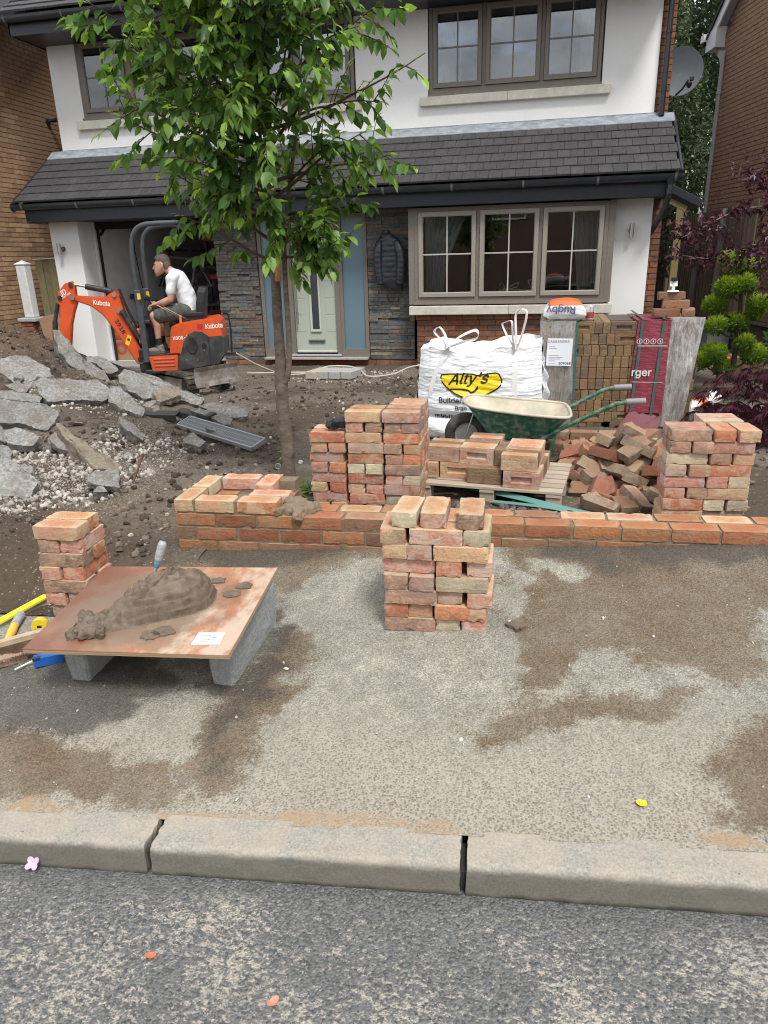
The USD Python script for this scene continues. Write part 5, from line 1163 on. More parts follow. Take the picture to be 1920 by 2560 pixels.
def brick_mesh(L=0.215, W=0.1025, Hh=0.065, res=0.0155, amp=0.0030, frog=False, chip=0.75):
    """A brick with worn, slightly wavy faces; a frog is pressed into its +y face when asked for."""
    _bs[0] += 1; s = _bs[0]
    nx, ny, nz = (max(2, int(round(q / res))) for q in (L, W, Hh)); nz = max(nz, 3)
    t = trimesh.creation.box((1, 1, 1)); P = {}; V = []; F = []

    def vid(i, j, k):
        if (i, j, k) not in P:
            P[(i, j, k)] = len(V); V.append(((i / nx - 0.5) * L, (j / ny - 0.5) * W, (k / nz - 0.5) * Hh))
        return P[(i, j, k)]
    def face(fn, a, b, flip):
        for p in range(a):
            for q in range(b):
                c = [vid(*fn(p, q)), vid(*fn(p + 1, q)), vid(*fn(p + 1, q + 1)), vid(*fn(p, q + 1))]
                if flip: c = c[::-1]
                F.append((c[0], c[1], c[2])); F.append((c[0], c[2], c[3]))
    face(lambda p, q: (p, q, nz), nx, ny, False); face(lambda p, q: (p, q, 0), nx, ny, True)
    face(lambda p, q: (p, 0, q), nx, nz, False); face(lambda p, q: (p, ny, q), nx, nz, True)
    face(lambda p, q: (nx, p, q), ny, nz, False); face(lambda p, q: (0, p, q), ny, nz, True)
    v = np.array(V); f = np.array(F)
    ext = np.abs(v) / np.array([L / 2, W / 2, Hh / 2]); on = (ext > 0.999).sum(1)
    v = v * np.where(on >= 3, 0.983, np.where(on == 2, 0.991, 1.0))[:, None] if L < 0.13 else v - np.sign(v) * np.where(on >= 3, 0.0022, np.where(on == 2, 0.0014, 0.0))[:, None] * (ext > 0.999)
    w = meshkit.fbm(v * 16 + s * 7.1, 2, s)
    d = np.stack([meshkit.fbm(v * 24 + s * 3.3, 3, s + k) for k in range(3)], -1) - 0.5
    v = v + d * 2 * amp * np.array([1, 1, 0.8])
    edge = (on >= 2) * np.clip(meshkit.noise(v * 55 + s, s) - 0.62, 0, 1) * chip
    v = v - np.sign(v) * (edge * 0.03)[:, None] * (ext > 0.9)
    return v, f


def frog_brick(L=0.215, W=0.066, Hh=0.1025):
    """A brick laid on edge, the pressed recess in its front (-y) face."""
    x, z, fx, fz, d = L / 2, Hh / 2, L * 0.30, Hh * 0.20, 0.014
    a = [(-x, -z), (x, -z), (x, z), (-x, z)]; b = [(-fx, -fz), (fx, -fz), (fx, fz), (-fx, fz)]; c = [(-fx * .9, -fz * .7), (fx * .9, -fz * .7), (fx * .9, fz * .7), (-fx * .9, fz * .7)]
    V = [(p, -W / 2, q) for p, q in a] + [(p, -W / 2, q) for p, q in b] + [(p, -W / 2 + d, q) for p, q in c] + [(p, W / 2, q) for p, q in a]
    F = []
    for o1, o2 in ((0, 4), (4, 8)):
        for k in range(4):
            j = (k + 1) % 4; F += [(o1 + k, o1 + j, o2 + j), (o1 + k, o2 + j, o2 + k)]
    F += [(8, 9, 10), (8, 10, 11), (12, 14, 13), (12, 15, 14)]
    for k in range(4):
        j = (k + 1) % 4; F += [(k, 12 + k, 12 + j), (k, 12 + j, j)]
    return rough(subdiv((np.array(V, float), np.array(F)), 0.035), 0.0018, 30, int(rng.integers(1000)))


ORD = ['bottom', 'second', 'third', 'fourth', 'fifth', 'sixth', 'seventh', 'eighth', 'ninth', 'tenth', 'eleventh', 'twelfth']
seen_labels = {}


def loose_brick(label, mesh, mat, group, loc, rz=0.0, rx=0.0, ry=0.0):
    return single('brick', mesh, mat, label, 'brick', group, loc, rz, rx, ry, smooth=25)


def stack(org, rz, courses, pitch, where, group, depth=1, jit=0.006, seed=1, bl=0.215, hide_rear=False, forced=None):
    """courses: strings over the units from left to right, S a stretcher pair, H two headers. depth: units front to back."""
    R = random.Random(seed); c_, s_ = math.cos(rz), math.sin(rz)
    org = np.array(org, float)
    for k, units in enumerate(courses):
        z = org[2] + (k + 0.5) * pitch; off = np.array([R.uniform(-jit, jit), R.uniform(-jit, jit)])
        lvl = ('top' if k == len(courses) - 1 else ORD[k]) + ' course'; kd = {'long': 'long', 'end on': 'end-on'}
        items = []
        for q in range(depth):
            for u, ch in enumerate(units):
                if q: ch = {'S': 'H', 'H': 'S'}[ch] if R.random() < 0.5 else ch
                ux, uy = u * (bl + 0.005), q * (bl + 0.005)
                if ch == 'S': items += [(ux + bl / 2, uy + 0.052, 0, 'long', q, 0), (ux + bl / 2, uy + 0.162, 0, 'long', q, 1)]
                elif ch == 'H': items += [(ux + 0.052, uy + bl / 2, 1, 'end on', q, 0), (ux + 0.161, uy + bl / 2, 1, 'end on', q, 0)]
        fr = sorted([i for i in items if i[4] == 0 and i[5] == 0]); n = len(fr)
        for it in items:
            x, y, tr, kind, q, rear = it
            if q or rear:
                if hide_rear and not (q == 0 and k == len(courses) - 1) and x < (len(units) - 1) * (bl + 0.005) + 0.10: continue
                pos = 'rear'
            else:
                idx = fr.index(it); pos = {1: ['only'], 2: ['left', 'right'], 3: ['left', 'middle', 'right'], 4: ['left', 'left of middle', 'right of middle', 'right']}.get(n, ['left'] + ['middle'] * 9)[idx]
            mat, col = R.choices(RECL, RW_)[0]
            jx, jy = R.uniform(-jit, jit), R.uniform(-jit * 1.3, jit * 1.3)
            P = org + [c_ * (x + jx + off[0]) - s_ * (y + jy + off[1]), s_ * (x + jx + off[0]) + c_ * (y + jy + off[1]), 0]
            lb = f'{col} {kd[kind]} brick, {lvl} {pos}, {where}'
            g = group
            if seen_labels.get(lb, 0): lb = f'{col} brick deeper behind, {lvl}, {where}'; g = group + ', rear bricks of one course'
            seen_labels[lb] = seen_labels.get(lb, 0) + 1
            loose_brick(lb, brick_mesh(bl * R.uniform(0.97, 1.02), 0.1025, pitch - 0.001), mat, g, (P[0], P[1], z + R.uniform(-0.0008, 0.0008)), rz + (math.pi / 2 if tr else 0) + R.uniform(-0.03, 0.03))


fa = math.atan2(0.015, 0.45)
stack((-0.587, 2.568, 0.100), fa, ['SH', 'HS', 'SH', 'HS', 'SH', 'HS'], 0.0655, 'stack alone on the pavement', 'bricks stacked on the pavement', seed=11, jit=0.009)
# its two uppermost courses
c_, s_ = math.cos(fa), math.sin(fa)
for k, (x, y, z, tr, mat, lb, a) in enumerate([
    (0.040, 0.105, 6, 1, B_BUFF, 'buff end-on brick, seventh course left, stack alone on the pavement', 0.03), (0.215, 0.052, 6, 0, B_PINK, 'purplish pink long brick, seventh course middle, stack alone on the pavement', 0.0),
    (0.375, 0.110, 6, 1, B_CREAM, 'pale cream end-on brick, seventh course right, stack alone on the pavement', -0.02), (0.215, 0.165, 6, 0, B_RED, 'red brick behind the purplish one, stack alone on the pavement', 0.02),
    (0.092, 0.120, 7, 1, B_CREAM, 'left of three bricks crowning the pavement stack, cream with red top', -0.07), (0.202, 0.125, 7, 1, B_PINK, 'middle of the three bricks crowning the pavement stack, touching the left one', 0.0), (0.348, 0.122, 7, 1, B_BRIN, 'right of the three bricks crowning the pavement stack, apart from the others', 0.02)]):
    P = (-0.587 + c_ * x - s_ * y, 2.568 + s_ * x + c_ * y, 0.100 + (z + 0.5) * 0.0655)
    loose_brick(lb, brick_mesh(), mat, 'bricks stacked on the pavement', P, fa + (math.pi / 2 if tr else 0) + a)
stack((-2.19, 2.565, 0.024), 0.05, ['S', 'H', 'S', 'H', 'S', 'H', 'S', 'H'][::-1][1:], 0.0655, 'stack behind mortar board', 'bricks stacked behind the mortar board', seed=5, jit=0.007)
stack((-1.325, 3.92, 0.11), 0.02, ['S', 'H', 'S', 'H', 'S', 'H', 'S', 'H', 'S'][1:], 0.0625, 'narrow stack next to tree', 'bricks stacked between the tree and the pallet', seed=6, jit=0.007, hide_rear=True)
stack((-1.095, 3.92, 0.11), 0.02, ['HS', 'SH', 'HS', 'SH', 'HS', 'SH', 'SH', 'SS', 'HH', 'SS'], 0.0625, 'wide stack between tree and pallet', 'bricks stacked between the tree and the pallet', seed=8, depth=2, hide_rear=True)
stack((0.655, 3.70, 0.115), 0.06, ['SH', 'HS', 'HS', 'SH', 'HS', 'SH', 'HS', 'SH', 'HS', 'SH'], 0.0605, 'stack behind wall at far right', 'bricks stacked behind the right end of the wall', seed=17, depth=2, hide_rear=True, bl=0.200)

# ---------------------------------------------------------------- the low garden wall being built
WA = math.atan2(3.3119 - 3.1798, 0.8152 + 1.8292)
W0 = np.array([-1.832, 3.177, 0.0]); wu = np.array([math.cos(WA), math.sin(WA), 0]); wn = np.array([-wu[1], wu[0], 0])
gw = thing('garden_wall', 'half built low brick wall with a square pier at its left end', 'wall')
def wbx(u0, u1, v0, v1, z0, z1):
    v, f = bb(u0, u1, v0, v1, z0, z1); return W0 + v[:, :1] * wu + v[:, 1:2] * wn + v[:, 2:] * np.array([0, 0, 1.0]), f
MWET = speck_mat('wet_mortar', (0.155, 0.115, 0.075), (0.225, 0.175, 0.12), 50, 0.75, 0.5, 0.004, spec=0.35)
part(gw, 'mortar', join(wbx(0.006, 3.9, 0.006, 0.208, 0.0, 0.332), wbx(0.006, 0.545, 0.2, 0.49, 0.0, 0.332), wbx(0.008, 0.098, 0.008, 0.45, 0.33, 0.410), wbx(0.1, 0.545, 0.008, 0.095, 0.33, 0.410), wbx(0.1, 0.54, 0.39, 0.48, 0.33, 0.405)), MWET)


def wbrick(u, v, z, along=True, mat=None, L=0.215, jit=0.0025, a=0.0, res=0.02):
    R = rnd
    P = W0 + wu * (u + R.uniform(-jit, jit)) + wn * (v + R.uniform(-jit, jit)) + np.array([0, 0, z + R.uniform(-0.001, 0.001)])
    part(gw, 'brick', brick_mesh(L, 0.1025, 0.065, res=res), mat or rnd.choices(B_WALL, [5, 3, 2])[0], smooth=25, loc=P, rz=WA + (0 if along else math.pi / 2) + R.uniform(-0.008, 0.008) + a)


for c, z in enumerate((0.1575, 0.2325, 0.3075)):
    off = 0.0 if c != 1 else -0.1125
    for leaf in (0, 1):
        u = off - (0.05 if leaf and c == 2 else 0)
        while u < 3.4:
            a, b = max(u, 0.0), u + 0.215
            if b - a > 0.08: wbrick((a + b) / 2, 0.05125 + leaf * 0.1125, z, True, L=b - a, mat=None if not (leaf and c == 2) else rnd.choices(B_WALL + [B_BUFF, B_CREAM, B_PINK], [3, 2, 2, 3, 2, 2])[0])
            u += 0.225
    for v in (0.275, 0.385, 0.44): wbrick(0.11 if v < 0.4 else 0.0513, v, z, v < 0.4) if v < 0.4 else None
    for u in (0.12, 0.345): wbrick(u + 0.0, 0.44, z, True)
    wbrick(0.495, 0.33, z, False)
zt = 0.3825
wbrick(0.051, 0.1075, zt, False, B_BUFF); wbrick(0.052, 0.335, zt, False, B_CREAM)
wbrick(0.222, 0.051, zt, True, B_BUFF); wbrick(0.447, 0.051, zt, True, B_RED)
wbrick(0.225, 0.435, zt, True, B_PINK); wbrick(0.395, 0.385, zt, False, B_RED); wbrick(0.475, 0.160, zt, True, B_PINK, a=0.02)


def blob(pts, seed=0, smooth_it=12, lvl=0.014, amp=0.006, freq=30):
    """A lump grown from spheres (x, y, z, r), melted into one skin."""
    import manifold3d as mf
    acc = None
    for x, y, z, r in pts:
        s = mf.Manifold.sphere(r, 20).translate((x, y, z)); acc = s if acc is None else acc + s
    m = acc.refine_to_length(lvl).to_mesh(); tm = trimesh.Trimesh(m.vert_properties[:, :3], m.tri_verts)
    trimesh.smoothing.filter_taubin(tm, iterations=smooth_it)
    return rough((np.array(tm.vertices), np.array(tm.faces)), amp, freq, seed, 4)


lump = [(0.60, 0.05, 0.352, 0.045), (0.64, 0.10, 0.36, 0.05), (0.66, 0.03, 0.35, 0.04), (0.70, 0.08, 0.35, 0.045), (0.62, 0.16, 0.355, 0.045), (0.56, 0.02, 0.36, 0.03), (0.73, 0.12, 0.345, 0.035), (0.60, 0.10, 0.39, 0.03), (0.66, -0.005, 0.335, 0.03)]
v, f = blob(lump, 3, 3, 0.010, 0.020, 26)
single('mortar_lump', (W0 + v[:, :1] * wu + v[:, 1:2] * wn + v[:, 2:] * np.array([0, 0, 1.0]), f), MWET, 'lump of wet mortar dropped on the wall beside its pier', 'mortar', smooth=True)
# ---------------------------------------------------------------- mini excavator
def orange_mat():
    m = Mat('digger_orange'); p = m.obj(); c = m.mix(m.mr(m.noise(p, 5, 5, 0.65), 0.35, 0.7), (0.60, 0.085, 0.018), (0.50, 0.062, 0.014))
    c = m.mix(m.math('multiply', m.mr(m.noise(p, 14, 6, 0.72), 0.58, 0.70), 0.6), c, (0.16, 0.075, 0.045))
    c = m.mix(m.math('multiply', m.mr(m.n('separate_xyz', 'z', vector=p), 0.55, 0.28), 0.35), c, (0.20, 0.13, 0.09))
    return m.done(m.bsdf(c, m.mr(m.noise(p, 9, 4), 0.4, 0.7, 0.35, 0.6), m.bump(m.noise(p, 40, 3), 0.05, 0.003), specular_ior_level=0.5))


ORANGE = orange_mat()
DKPANEL = speck_mat('digger_dark_panel', (0.022, 0.023, 0.026), (0.040, 0.041, 0.043), 6, 0.5, 0.1, 0.003, c3=(0.10, 0.092, 0.08), s3=7, amt3=0.55, spec=0.45)
DKMET = speck_mat('digger_black_metal', (0.016, 0.016, 0.017), (0.032, 0.031, 0.030), 12, 0.45, 0.1, 0.002, c3=(0.09, 0.075, 0.06), s3=9, amt3=0.4)
GUNM = speck_mat('rops_grey', (0.045, 0.052, 0.058), (0.065, 0.073, 0.08), 9, 0.5, 0.05, 0.002)
RUBBER = speck_mat('track_rubber', (0.030, 0.027, 0.024), (0.06, 0.052, 0.044), 22, 0.9, 0.4, 0.004, c3=(0.15, 0.12, 0.09), s3=8, amt3=0.9)
MUDSTEEL = speck_mat('muddy_steel', (0.16, 0.145, 0.125), (0.30, 0.27, 0.24), 14, 0.8, 0.4, 0.004, c3=(0.10, 0.075, 0.055), s3=5, amt3=0.7)
CHROME = flat_mat('chrome_rod', (0.62, 0.63, 0.64), 0.15, metallic=1.0)
WHITEINK = flat_mat('white_lettering', (0.74, 0.74, 0.72), 0.5)
YELLOW = flat_mat('yellow_sticker', (0.72, 0.46, 0.02), 0.5)
BLACKINK = flat_mat('black_lettering', (0.015, 0.015, 0.015), 0.6)


def round_poly(pts, r=0.02):
    return Polygon(pts).buffer(0).buffer(-r).buffer(2 * r).buffer(-r)


def plate(pts, y0, y1, r=0.015):
    """A rounded outline in (x, z) between y0 and y1 with softened edges."""
    P = round_poly(pts, r); b = min(0.012, (y1 - y0) * 0.3); q = P.buffer(-b)
    ms = [extr_xz(P, y0 + b, y1 - b)]
    for (ya, yb) in ((y0, y0 + b + 0.001), (y1 - b - 0.001, y1)): ms.append(extr_xz(q, ya, yb))
    return join(*ms)


def swung(path):
    """The upper works and their operator are slewed a little towards the road."""
    x = UsdGeom.Xformable(stage.GetPrimAtPath(path)); C = (-4.25, 8.5, 0.0)
    x.AddTranslateOp().Set(Gf.Vec3d(C[0] - 0.05, C[1], 0)); x.AddRotateZOp().Set(19.0); x.AddScaleOp().Set(Gf.Vec3f(0.85, 0.95, 1.0)); x.AddTranslateOp(opSuffix='back').Set(Gf.Vec3d(-C[0], -C[1], 0))


dg = thing('mini_excavator', 'small orange tracked excavator working in front of the open garage', 'excavator')
swung(dg)
# undercarriage, turned towards the viewer
ua = math.radians(-50); UO = np.array([-4.38, 8.42, 0.03])
ux = np.array([math.cos(ua), math.sin(ua), 0]); uy = np.array([-ux[1], ux[0], 0])
RU = np.stack([ux, uy, [0, 0, 1.0]], 1)
for s_ in (-1, 1):
    y0 = s_ * 0.27; L, r = 0.42, 0.125
    outer = [(L + r * math.sin(t), r - r * math.cos(t)) for t in np.linspace(0, math.pi, 12)] + [(-L - r * math.sin(t), r + r * math.cos(t)) for t in np.linspace(0, math.pi, 12)]
    inner = Polygon(outer).buffer(-0.026); ring_ = Polygon(outer, [list(inner.exterior.coords)])
    tm = [extr_xz(ring_, y0 - 0.09, y0 + 0.09)]
    n = 42; per = Polygon(outer).exterior
    for k in range(n):
        p = per.interpolate(k / n, True); q = per.interpolate((k + 0.2) / n, True); a = math.atan2(q.y - p.y, q.x - p.x)
        tm.append(mv(box(0.032, 0.17, 0.026), (p.x, y0, p.y), Ry(-a)))
    tr = part(dg, 'track', mv(join(tm), UO, RU), RUBBER)
    part(tr, 'track_frame', mv(join(extr_xz(round_poly([(-L, 0.055), (L, 0.055), (L, 0.19), (-L, 0.19)], 0.03), y0 - 0.06, y0 + 0.06)), UO, RU), MUDSTEEL)
    for x in (-L, L): part(tr, 'sprocket', mv(mv(lathe([(0.0, -0.07), (0.085, -0.07), (0.085, 0.07), (0, 0.07)], 18), (x, y0, r), Rx(math.pi / 2)), UO, RU), DKMET)
part(dg, 'undercarriage', mv(join(box(0.5, 0.40, 0.12, (0, 0, 0.16)), lathe([(0.17, 0.20), (0.17, 0.27)], 20), box(0.34, 0.05, 0.06, (0.62, 0.2, 0.14)), box(0.34, 0.05, 0.06, (0.62, -0.2, 0.14))), UO, RU), MUDSTEEL)
bl = [(0.03, 0.0), (0.0, 0.06), (-0.01, 0.12), (-0.005, 0.18), (0.02, 0.23), (0.032, 0.23), (0.008, 0.18), (0.003, 0.12), (0.013, 0.06), (0.042, 0.0)]
v, f = extr(bl, 0.72)
part(dg, 'dozer_blade', mv((np.stack([v[:, 0], v[:, 2] - 0.36, v[:, 1]], 1), f), UO + RU @ np.array([0.74, 0, 0.13]), RU), MUDSTEEL)
# slewing body
Y0, Y1 = 8.22, 8.90
part(dg, 'deck', join(cbox(1.10, 0.66, 0.05, (-4.42, 8.56, 0.29), 0.01), lathe([(0.2, 0.22), (0.2, 0.3)], 20, (-4.38, 8.5, 0))), DKMET)
fl = part(dg, 'side_skirt', plate([(-4.89, 0.478), (-4.474, 0.486), (-4.50, 0.285), (-4.86, 0.285)], Y0, 8.50), ORANGE)
for k in range(3): part(fl, 'ridge', cbox(0.30, 0.014, 0.020, (-4.675, Y0 - 0.002, 0.36 + k * 0.042), 0.004), ORANGE)
part(dg, 'floor_plate', cbox(0.46, 0.64, 0.02, (-4.70, 8.57, 0.492), 0.004), DKMET)
hood = [(-4.545, 0.763), (-4.52, 0.825), (-4.398, 0.866), (-3.90, 0.912), (-3.835, 0.87), (-3.815, 0.80), (-3.815, 0.45), (-3.9, 0.36), (-4.44, 0.36), (-4.44, 0.497), (-4.59, 0.497)]
hd_ = part(dg, 'hood', plate(hood, Y0 + 0.012, Y1, 0.025), ORANGE)
cwt = [(-4.43, 0.50), (-4.375, 0.64), (-4.30, 0.725), (-4.20, 0.763), (-4.09, 0.748), (-4.005, 0.690), (-3.83, 0.700), (-3.785, 0.645), (-3.80, 0.47), (-3.895, 0.35), (-4.49, 0.283), (-4.47, 0.47)]
cp = part(dg, 'counterweight', plate(cwt, Y0 - 0.004, Y0 + 0.05, 0.02), DKPANEL)
part(dg, 'rear_counterweight', plate([(-4.49, 0.283), (-3.90, 0.35), (-3.795, 0.47), (-3.79, 0.66), (-4.49, 0.64)], Y0 + 0.05, Y1, 0.02), DKPANEL)
part(cp, 'recess', mv(lathe([(0, 0), (0.075, 0), (0.085, 0.006), (0.075, 0.010), (0, 0.004)], 20), (-4.26, Y0 - 0.006, 0.60), Rx(math.pi / 2) @ np.diag([1, 1.25, 1])), DKMET)
part(cp, 'filler_hole', mv(lathe([(0, 0), (0.032, 0), (0.036, 0.004), (0, 0.003)], 14), (-4.085, Y0 - 0.006, 0.585), Rx(math.pi / 2)), BLACK)
part(cp, 'seam', cbox(0.006, 0.006, 0.36, (-4.015, Y0 - 0.006, 0.50), 0.001), BLACK)
for x, z in ((-4.36, 0.42), (-4.20, 0.415), (-4.09, 0.53)): part(cp, 'bolt', mv(lathe([(0, 0), (0.011, 0), (0.009, 0.006), (0, 0.006)], 8), (x, Y0 - 0.004, z), Rx(math.pi / 2)), STEEL)
part(dg, 'rear_guard', tube(smoothpath([(-3.84, Y1 - 0.05, 0.93), (-3.77, Y1 - 0.03, 0.90), (-3.75, Y1 - 0.03, 0.7), (-3.765, Y1 - 0.03, 0.42)], 5), 0.014, 8), BLACK)
# operator's seat
st_ = part(dg, 'seat', join(cbox(0.42, 0.40, 0.09, (-4.26, 8.53, 0.955), 0.03), cbox(0.36, 0.36, 0.06, (-4.24, 8.53, 0.90), 0.01)), speck_mat('seat_vinyl', (0.018, 0.019, 0.021), (0.030, 0.031, 0.033), 30, 0.45, 0.15, 0.002))
bk = Polygon([(-0.185, 0), (0.185, 0), (0.20, 0.16), (0.185, 0.29), (0.11, 0.345), (-0.11, 0.345), (-0.185, 0.29), (-0.20, 0.16)]).buffer(0.0)
v, f = extr(bk, 0.10); v, f = subdiv((v, f), 0.05)
v = np.stack([v[:, 2], v[:, 0], v[:, 1]], 1); v[:, 0] += 0.9 * v[:, 1] ** 2 * -1.0
part(dg, 'seat_back', mv((v, f), (-4.14, 8.53, 0.93), Ry(0.16)), '/World/Looks/seat_vinyl', smooth=40)
part(dg, 'seat_belt', cbox(0.035, 0.02, 0.10, (-4.385, 8.27, 0.905), 0.004), flat_mat('belt_orange', (0.62, 0.17, 0.03), 0.7))
# roll-over frame
for y, dx in ((8.27, 0.0), (8.86, 0.02)):
    part(dg, 'rops_tube', tube(smoothpath([(-4.93 + dx, y, 0.40), (-4.93 + dx, y, 1.10), (-4.94 + dx, y, 1.45), (-4.925 + dx, y, 1.78), (-4.86 + dx, y, 1.92), (-4.74 + dx, y, 1.985), (-4.55, y, 2.0), (-4.28, y, 2.005)], 8), 0.029, 12), GUNM, smooth=True)
part(dg, 'rops_crossbar', tube([(-4.28, 8.24, 2.005), (-4.28, 8.89, 2.005)], 0.027, 10), GUNM, smooth=True)
for y in (8.27, 8.86):
    part(dg, 'rops_bracket', join(cbox(0.085, 0.075, 0.13, (-4.935, y, 1.20), 0.008), cyl((-4.99, y - 0.045, 1.25), (-4.99, y + 0.045, 1.25), 0.014, 8), cyl((-4.90, y - 0.06, 1.15), (-4.90, y + 0.06, 1.15), 0.012, 8), cbox(0.08, 0.07, 0.75, (-4.93, y, 0.78), 0.008)), GUNM)
    part(dg, 'warning_sticker', cbox(0.045, 0.004, 0.07, (-4.915, y - 0.040, 1.19), 0.0005), YELLOW)
# console and levers
part(dg, 'console', join(cbox(0.13, 0.34, 0.40, (-4.96, 8.56, 0.66), 0.02), cbox(0.20, 0.40, 0.05, (-4.93, 8.56, 0.88), 0.012)), DKMET)
for k, (x, y, dx) in enumerate(((-4.90, 8.40, 0.03), (-4.88, 8.50, 0.015), (-4.88, 8.63, 0.0), (-4.90, 8.72, -0.01))):
    lv = part(dg, 'lever', tube([(x, y, 0.88), (x + dx, y, 1.14)], 0.007, 6), DKMET)
    part(lv, 'knob', lathe([(0, 0), (0.016, 0.01), (0.020, 0.03), (0.014, 0.05), (0, 0.055)], 12, (x + dx, y, 1.13)), BLACK, smooth=True)
part(dg, 'hydraulic_hose', join(*[tube(smoothpath([(-4.93, 8.36 + k * 0.05, 0.80), (-5.03 - 0.02 * k, 8.36 + k * 0.05, 0.70), (-5.02, 8.38 + k * 0.04, 0.52), (-4.96, 8.4, 0.42)], 6), 0.011, 6) for k in range(6)]), BLACK, smooth=True)
part(dg, 'work_light', cbox(0.07, 0.05, 0.09, (-5.0, 8.33, 0.77), 0.015), ORANGE)
part(dg, 'swing_bracket', join(cbox(0.16, 0.20, 0.30, (-4.98, 8.42, 0.42), 0.02), cyl((-5.03, 8.30, 0.44), (-5.03, 8.54, 0.44), 0.035, 12)), DKMET)
# boom, dipper, bucket, rams
boom = [(-5.88, 1.225), (-5.612, 1.20), (-5.40, 1.195), (-5.33, 1.235), (-5.26, 1.26), (-5.215, 1.20), (-5.182, 1.032), (-5.094, 0.75), (-5.01, 0.545), (-4.985, 0.43), (-5.03, 0.375), (-5.095, 0.387), (-5.233, 0.63), (-5.368, 0.842), (-5.478, 0.991), (-5.614, 1.09), (-5.824, 1.16), (-5.89, 1.175)]
bm = part(dg, 'boom', plate(boom, 8.33, 8.47, 0.015), ORANGE)
for x, z, r_ in ((-5.845, 1.20, 0.03), (-5.235, 1.03, 0.034), (-5.03, 0.42, 0.036), (-5.27, 1.215, 0.028)): part(bm, 'pivot_pin', mv(lathe([(0, 0), (r_, 0), (r_, 0.025), (0, 0.025)], 14), (x, 8.335, z), Rx(math.pi / 2)), MUDSTEEL)
stick = [(-6.069, 1.162), (-6.035, 1.27), (-5.93, 1.36), (-5.84, 1.385), (-5.80, 1.34), (-5.805, 1.23), (-5.80, 1.15), (-5.87, 1.02), (-5.93, 0.88), (-6.00, 0.60), (-6.08, 0.55), (-6.16, 0.58), (-6.12, 0.73), (-6.065, 0.967), (-6.04, 1.10)]
sk_ = part(dg, 'dipper_arm', join(plate(stick, 8.345, 8.455, 0.012)), ORANGE)
for x, z in ((-5.845, 1.345), (-6.02, 1.2)): part(sk_, 'pivot_pin', mv(lathe([(0, 0), (0.03, 0), (0.03, 0.02), (0, 0.02)], 14), (x, 8.348, z), Rx(math.pi / 2)), DKMET)
part(dg, 'dipper_ram', cyl((-5.665, 8.40, 1.318), (-5.315, 8.40, 1.255), 0.034, 14), DKMET, smooth=40)
part(dg, 'dipper_rod', cyl((-5.83, 8.40, 1.348), (-5.66, 8.40, 1.318), 0.016, 10), CHROME, smooth=40)
part(dg, 'boom_ram', cyl((-5.205, 8.31, 1.03), (-5.01, 8.31, 0.705), 0.034, 14), DKMET, smooth=40)
part(dg, 'boom_rod', cyl((-5.01, 8.31, 0.705), (-4.95, 8.33, 0.60), 0.017, 10), CHROME, smooth=40)
part(dg, 'bucket_ram', join(cyl((-6.085, 8.40, 1.13), (-6.16, 8.40, 0.93), 0.028, 12), cyl((-6.16, 8.40, 0.93), (-6.21, 8.40, 0.68), 0.036, 12)), DKMET, smooth=40)
part(dg, 'boom_hose', join(*[tube(smoothpath([(-5.20, 8.34 + k * 0.03, 1.28), (-5.13, 8.34 + k * .03, 1.05), (-5.03, 8.36 + k * .03, 0.8), (-4.98, 8.40 + k * .02, 0.6)], 6), 0.010, 6) for k in range(3)]), BLACK, smooth=True)
bk_ = [(-6.22, 0.60), (-6.02, 0.58), (-5.92, 0.42), (-5.98, 0.26), (-6.16, 0.20), (-6.30, 0.28)]
v, f = plate(bk_, 8.27, 8.53, 0.03); part(dg, 'bucket', (v, f), DKMET)


def txt_on(parent, text, h, pos, ang, mat, y, name='lettering', bold=True):
    m = meshkit.text_mesh(text, h, 0.0015, bold); v = np.array(m.vertices); c, s = math.cos(ang), math.sin(ang)
    x = v[:, 0] * c - v[:, 1] * s; z = v[:, 0] * s + v[:, 1] * c
    part(parent, name, (np.stack([pos[0] + x, y - v[:, 2], pos[1] + z], 1), np.array(m.faces)), mat)


txt_on(bm, 'Kubota', 0.052, (-5.585, 1.115), -0.12, WHITEINK, 8.3285)
txt_on(bm, '3918', 0.055, (-5.325, 0.915), math.radians(-61), BLACKINK, 8.3285)
part(bm, 'sticker', mv(cbox(0.06, 0.002, 0.125, (0, 0, 0), 0.0005), (-5.168, 8.3285, 0.675), Ry(0.48)), YELLOW)
part(bm, 'sticker_mark', mv(cbox(0.035, 0.002, 0.03, (0, 0, 0.01), 0.0005), (-5.168, 8.3265, 0.675), Ry(0.48)), BLACKINK)
txt_on(hd_, 'K008-3', 0.042, (-4.52, 0.665), 0.03, WHITEINK, Y0 + 0.0095)
txt_on(hd_, 'Kubota', 0.055, (-4.045, 0.785), 0.05, WHITEINK, Y0 + 0.0095)
part(hd_, 'red_sticker', cbox(0.075, 0.002, 0.06, (-4.115, Y0 + 0.0105, 0.815), 0.0005), flat_mat('sticker_red', (0.42, 0.02, 0.02), 0.5))
part(sk_, 'decal', join(*[mv((np.stack([np.array(m_.vertices)[:, 0] - 0.07, -np.array(m_.vertices)[:, 2], np.array(m_.vertices)[:, 1]], 1), np.array(m_.faces)), (-5.945, 8.343, z), Ry(-0.45)) for m_, z in ((meshkit.text_mesh('JD', 0.06, 0.0015, True), 1.235), (meshkit.text_mesh('PLANT HIRE', 0.02, 0.0015, True), 1.205))]), WHITEINK)

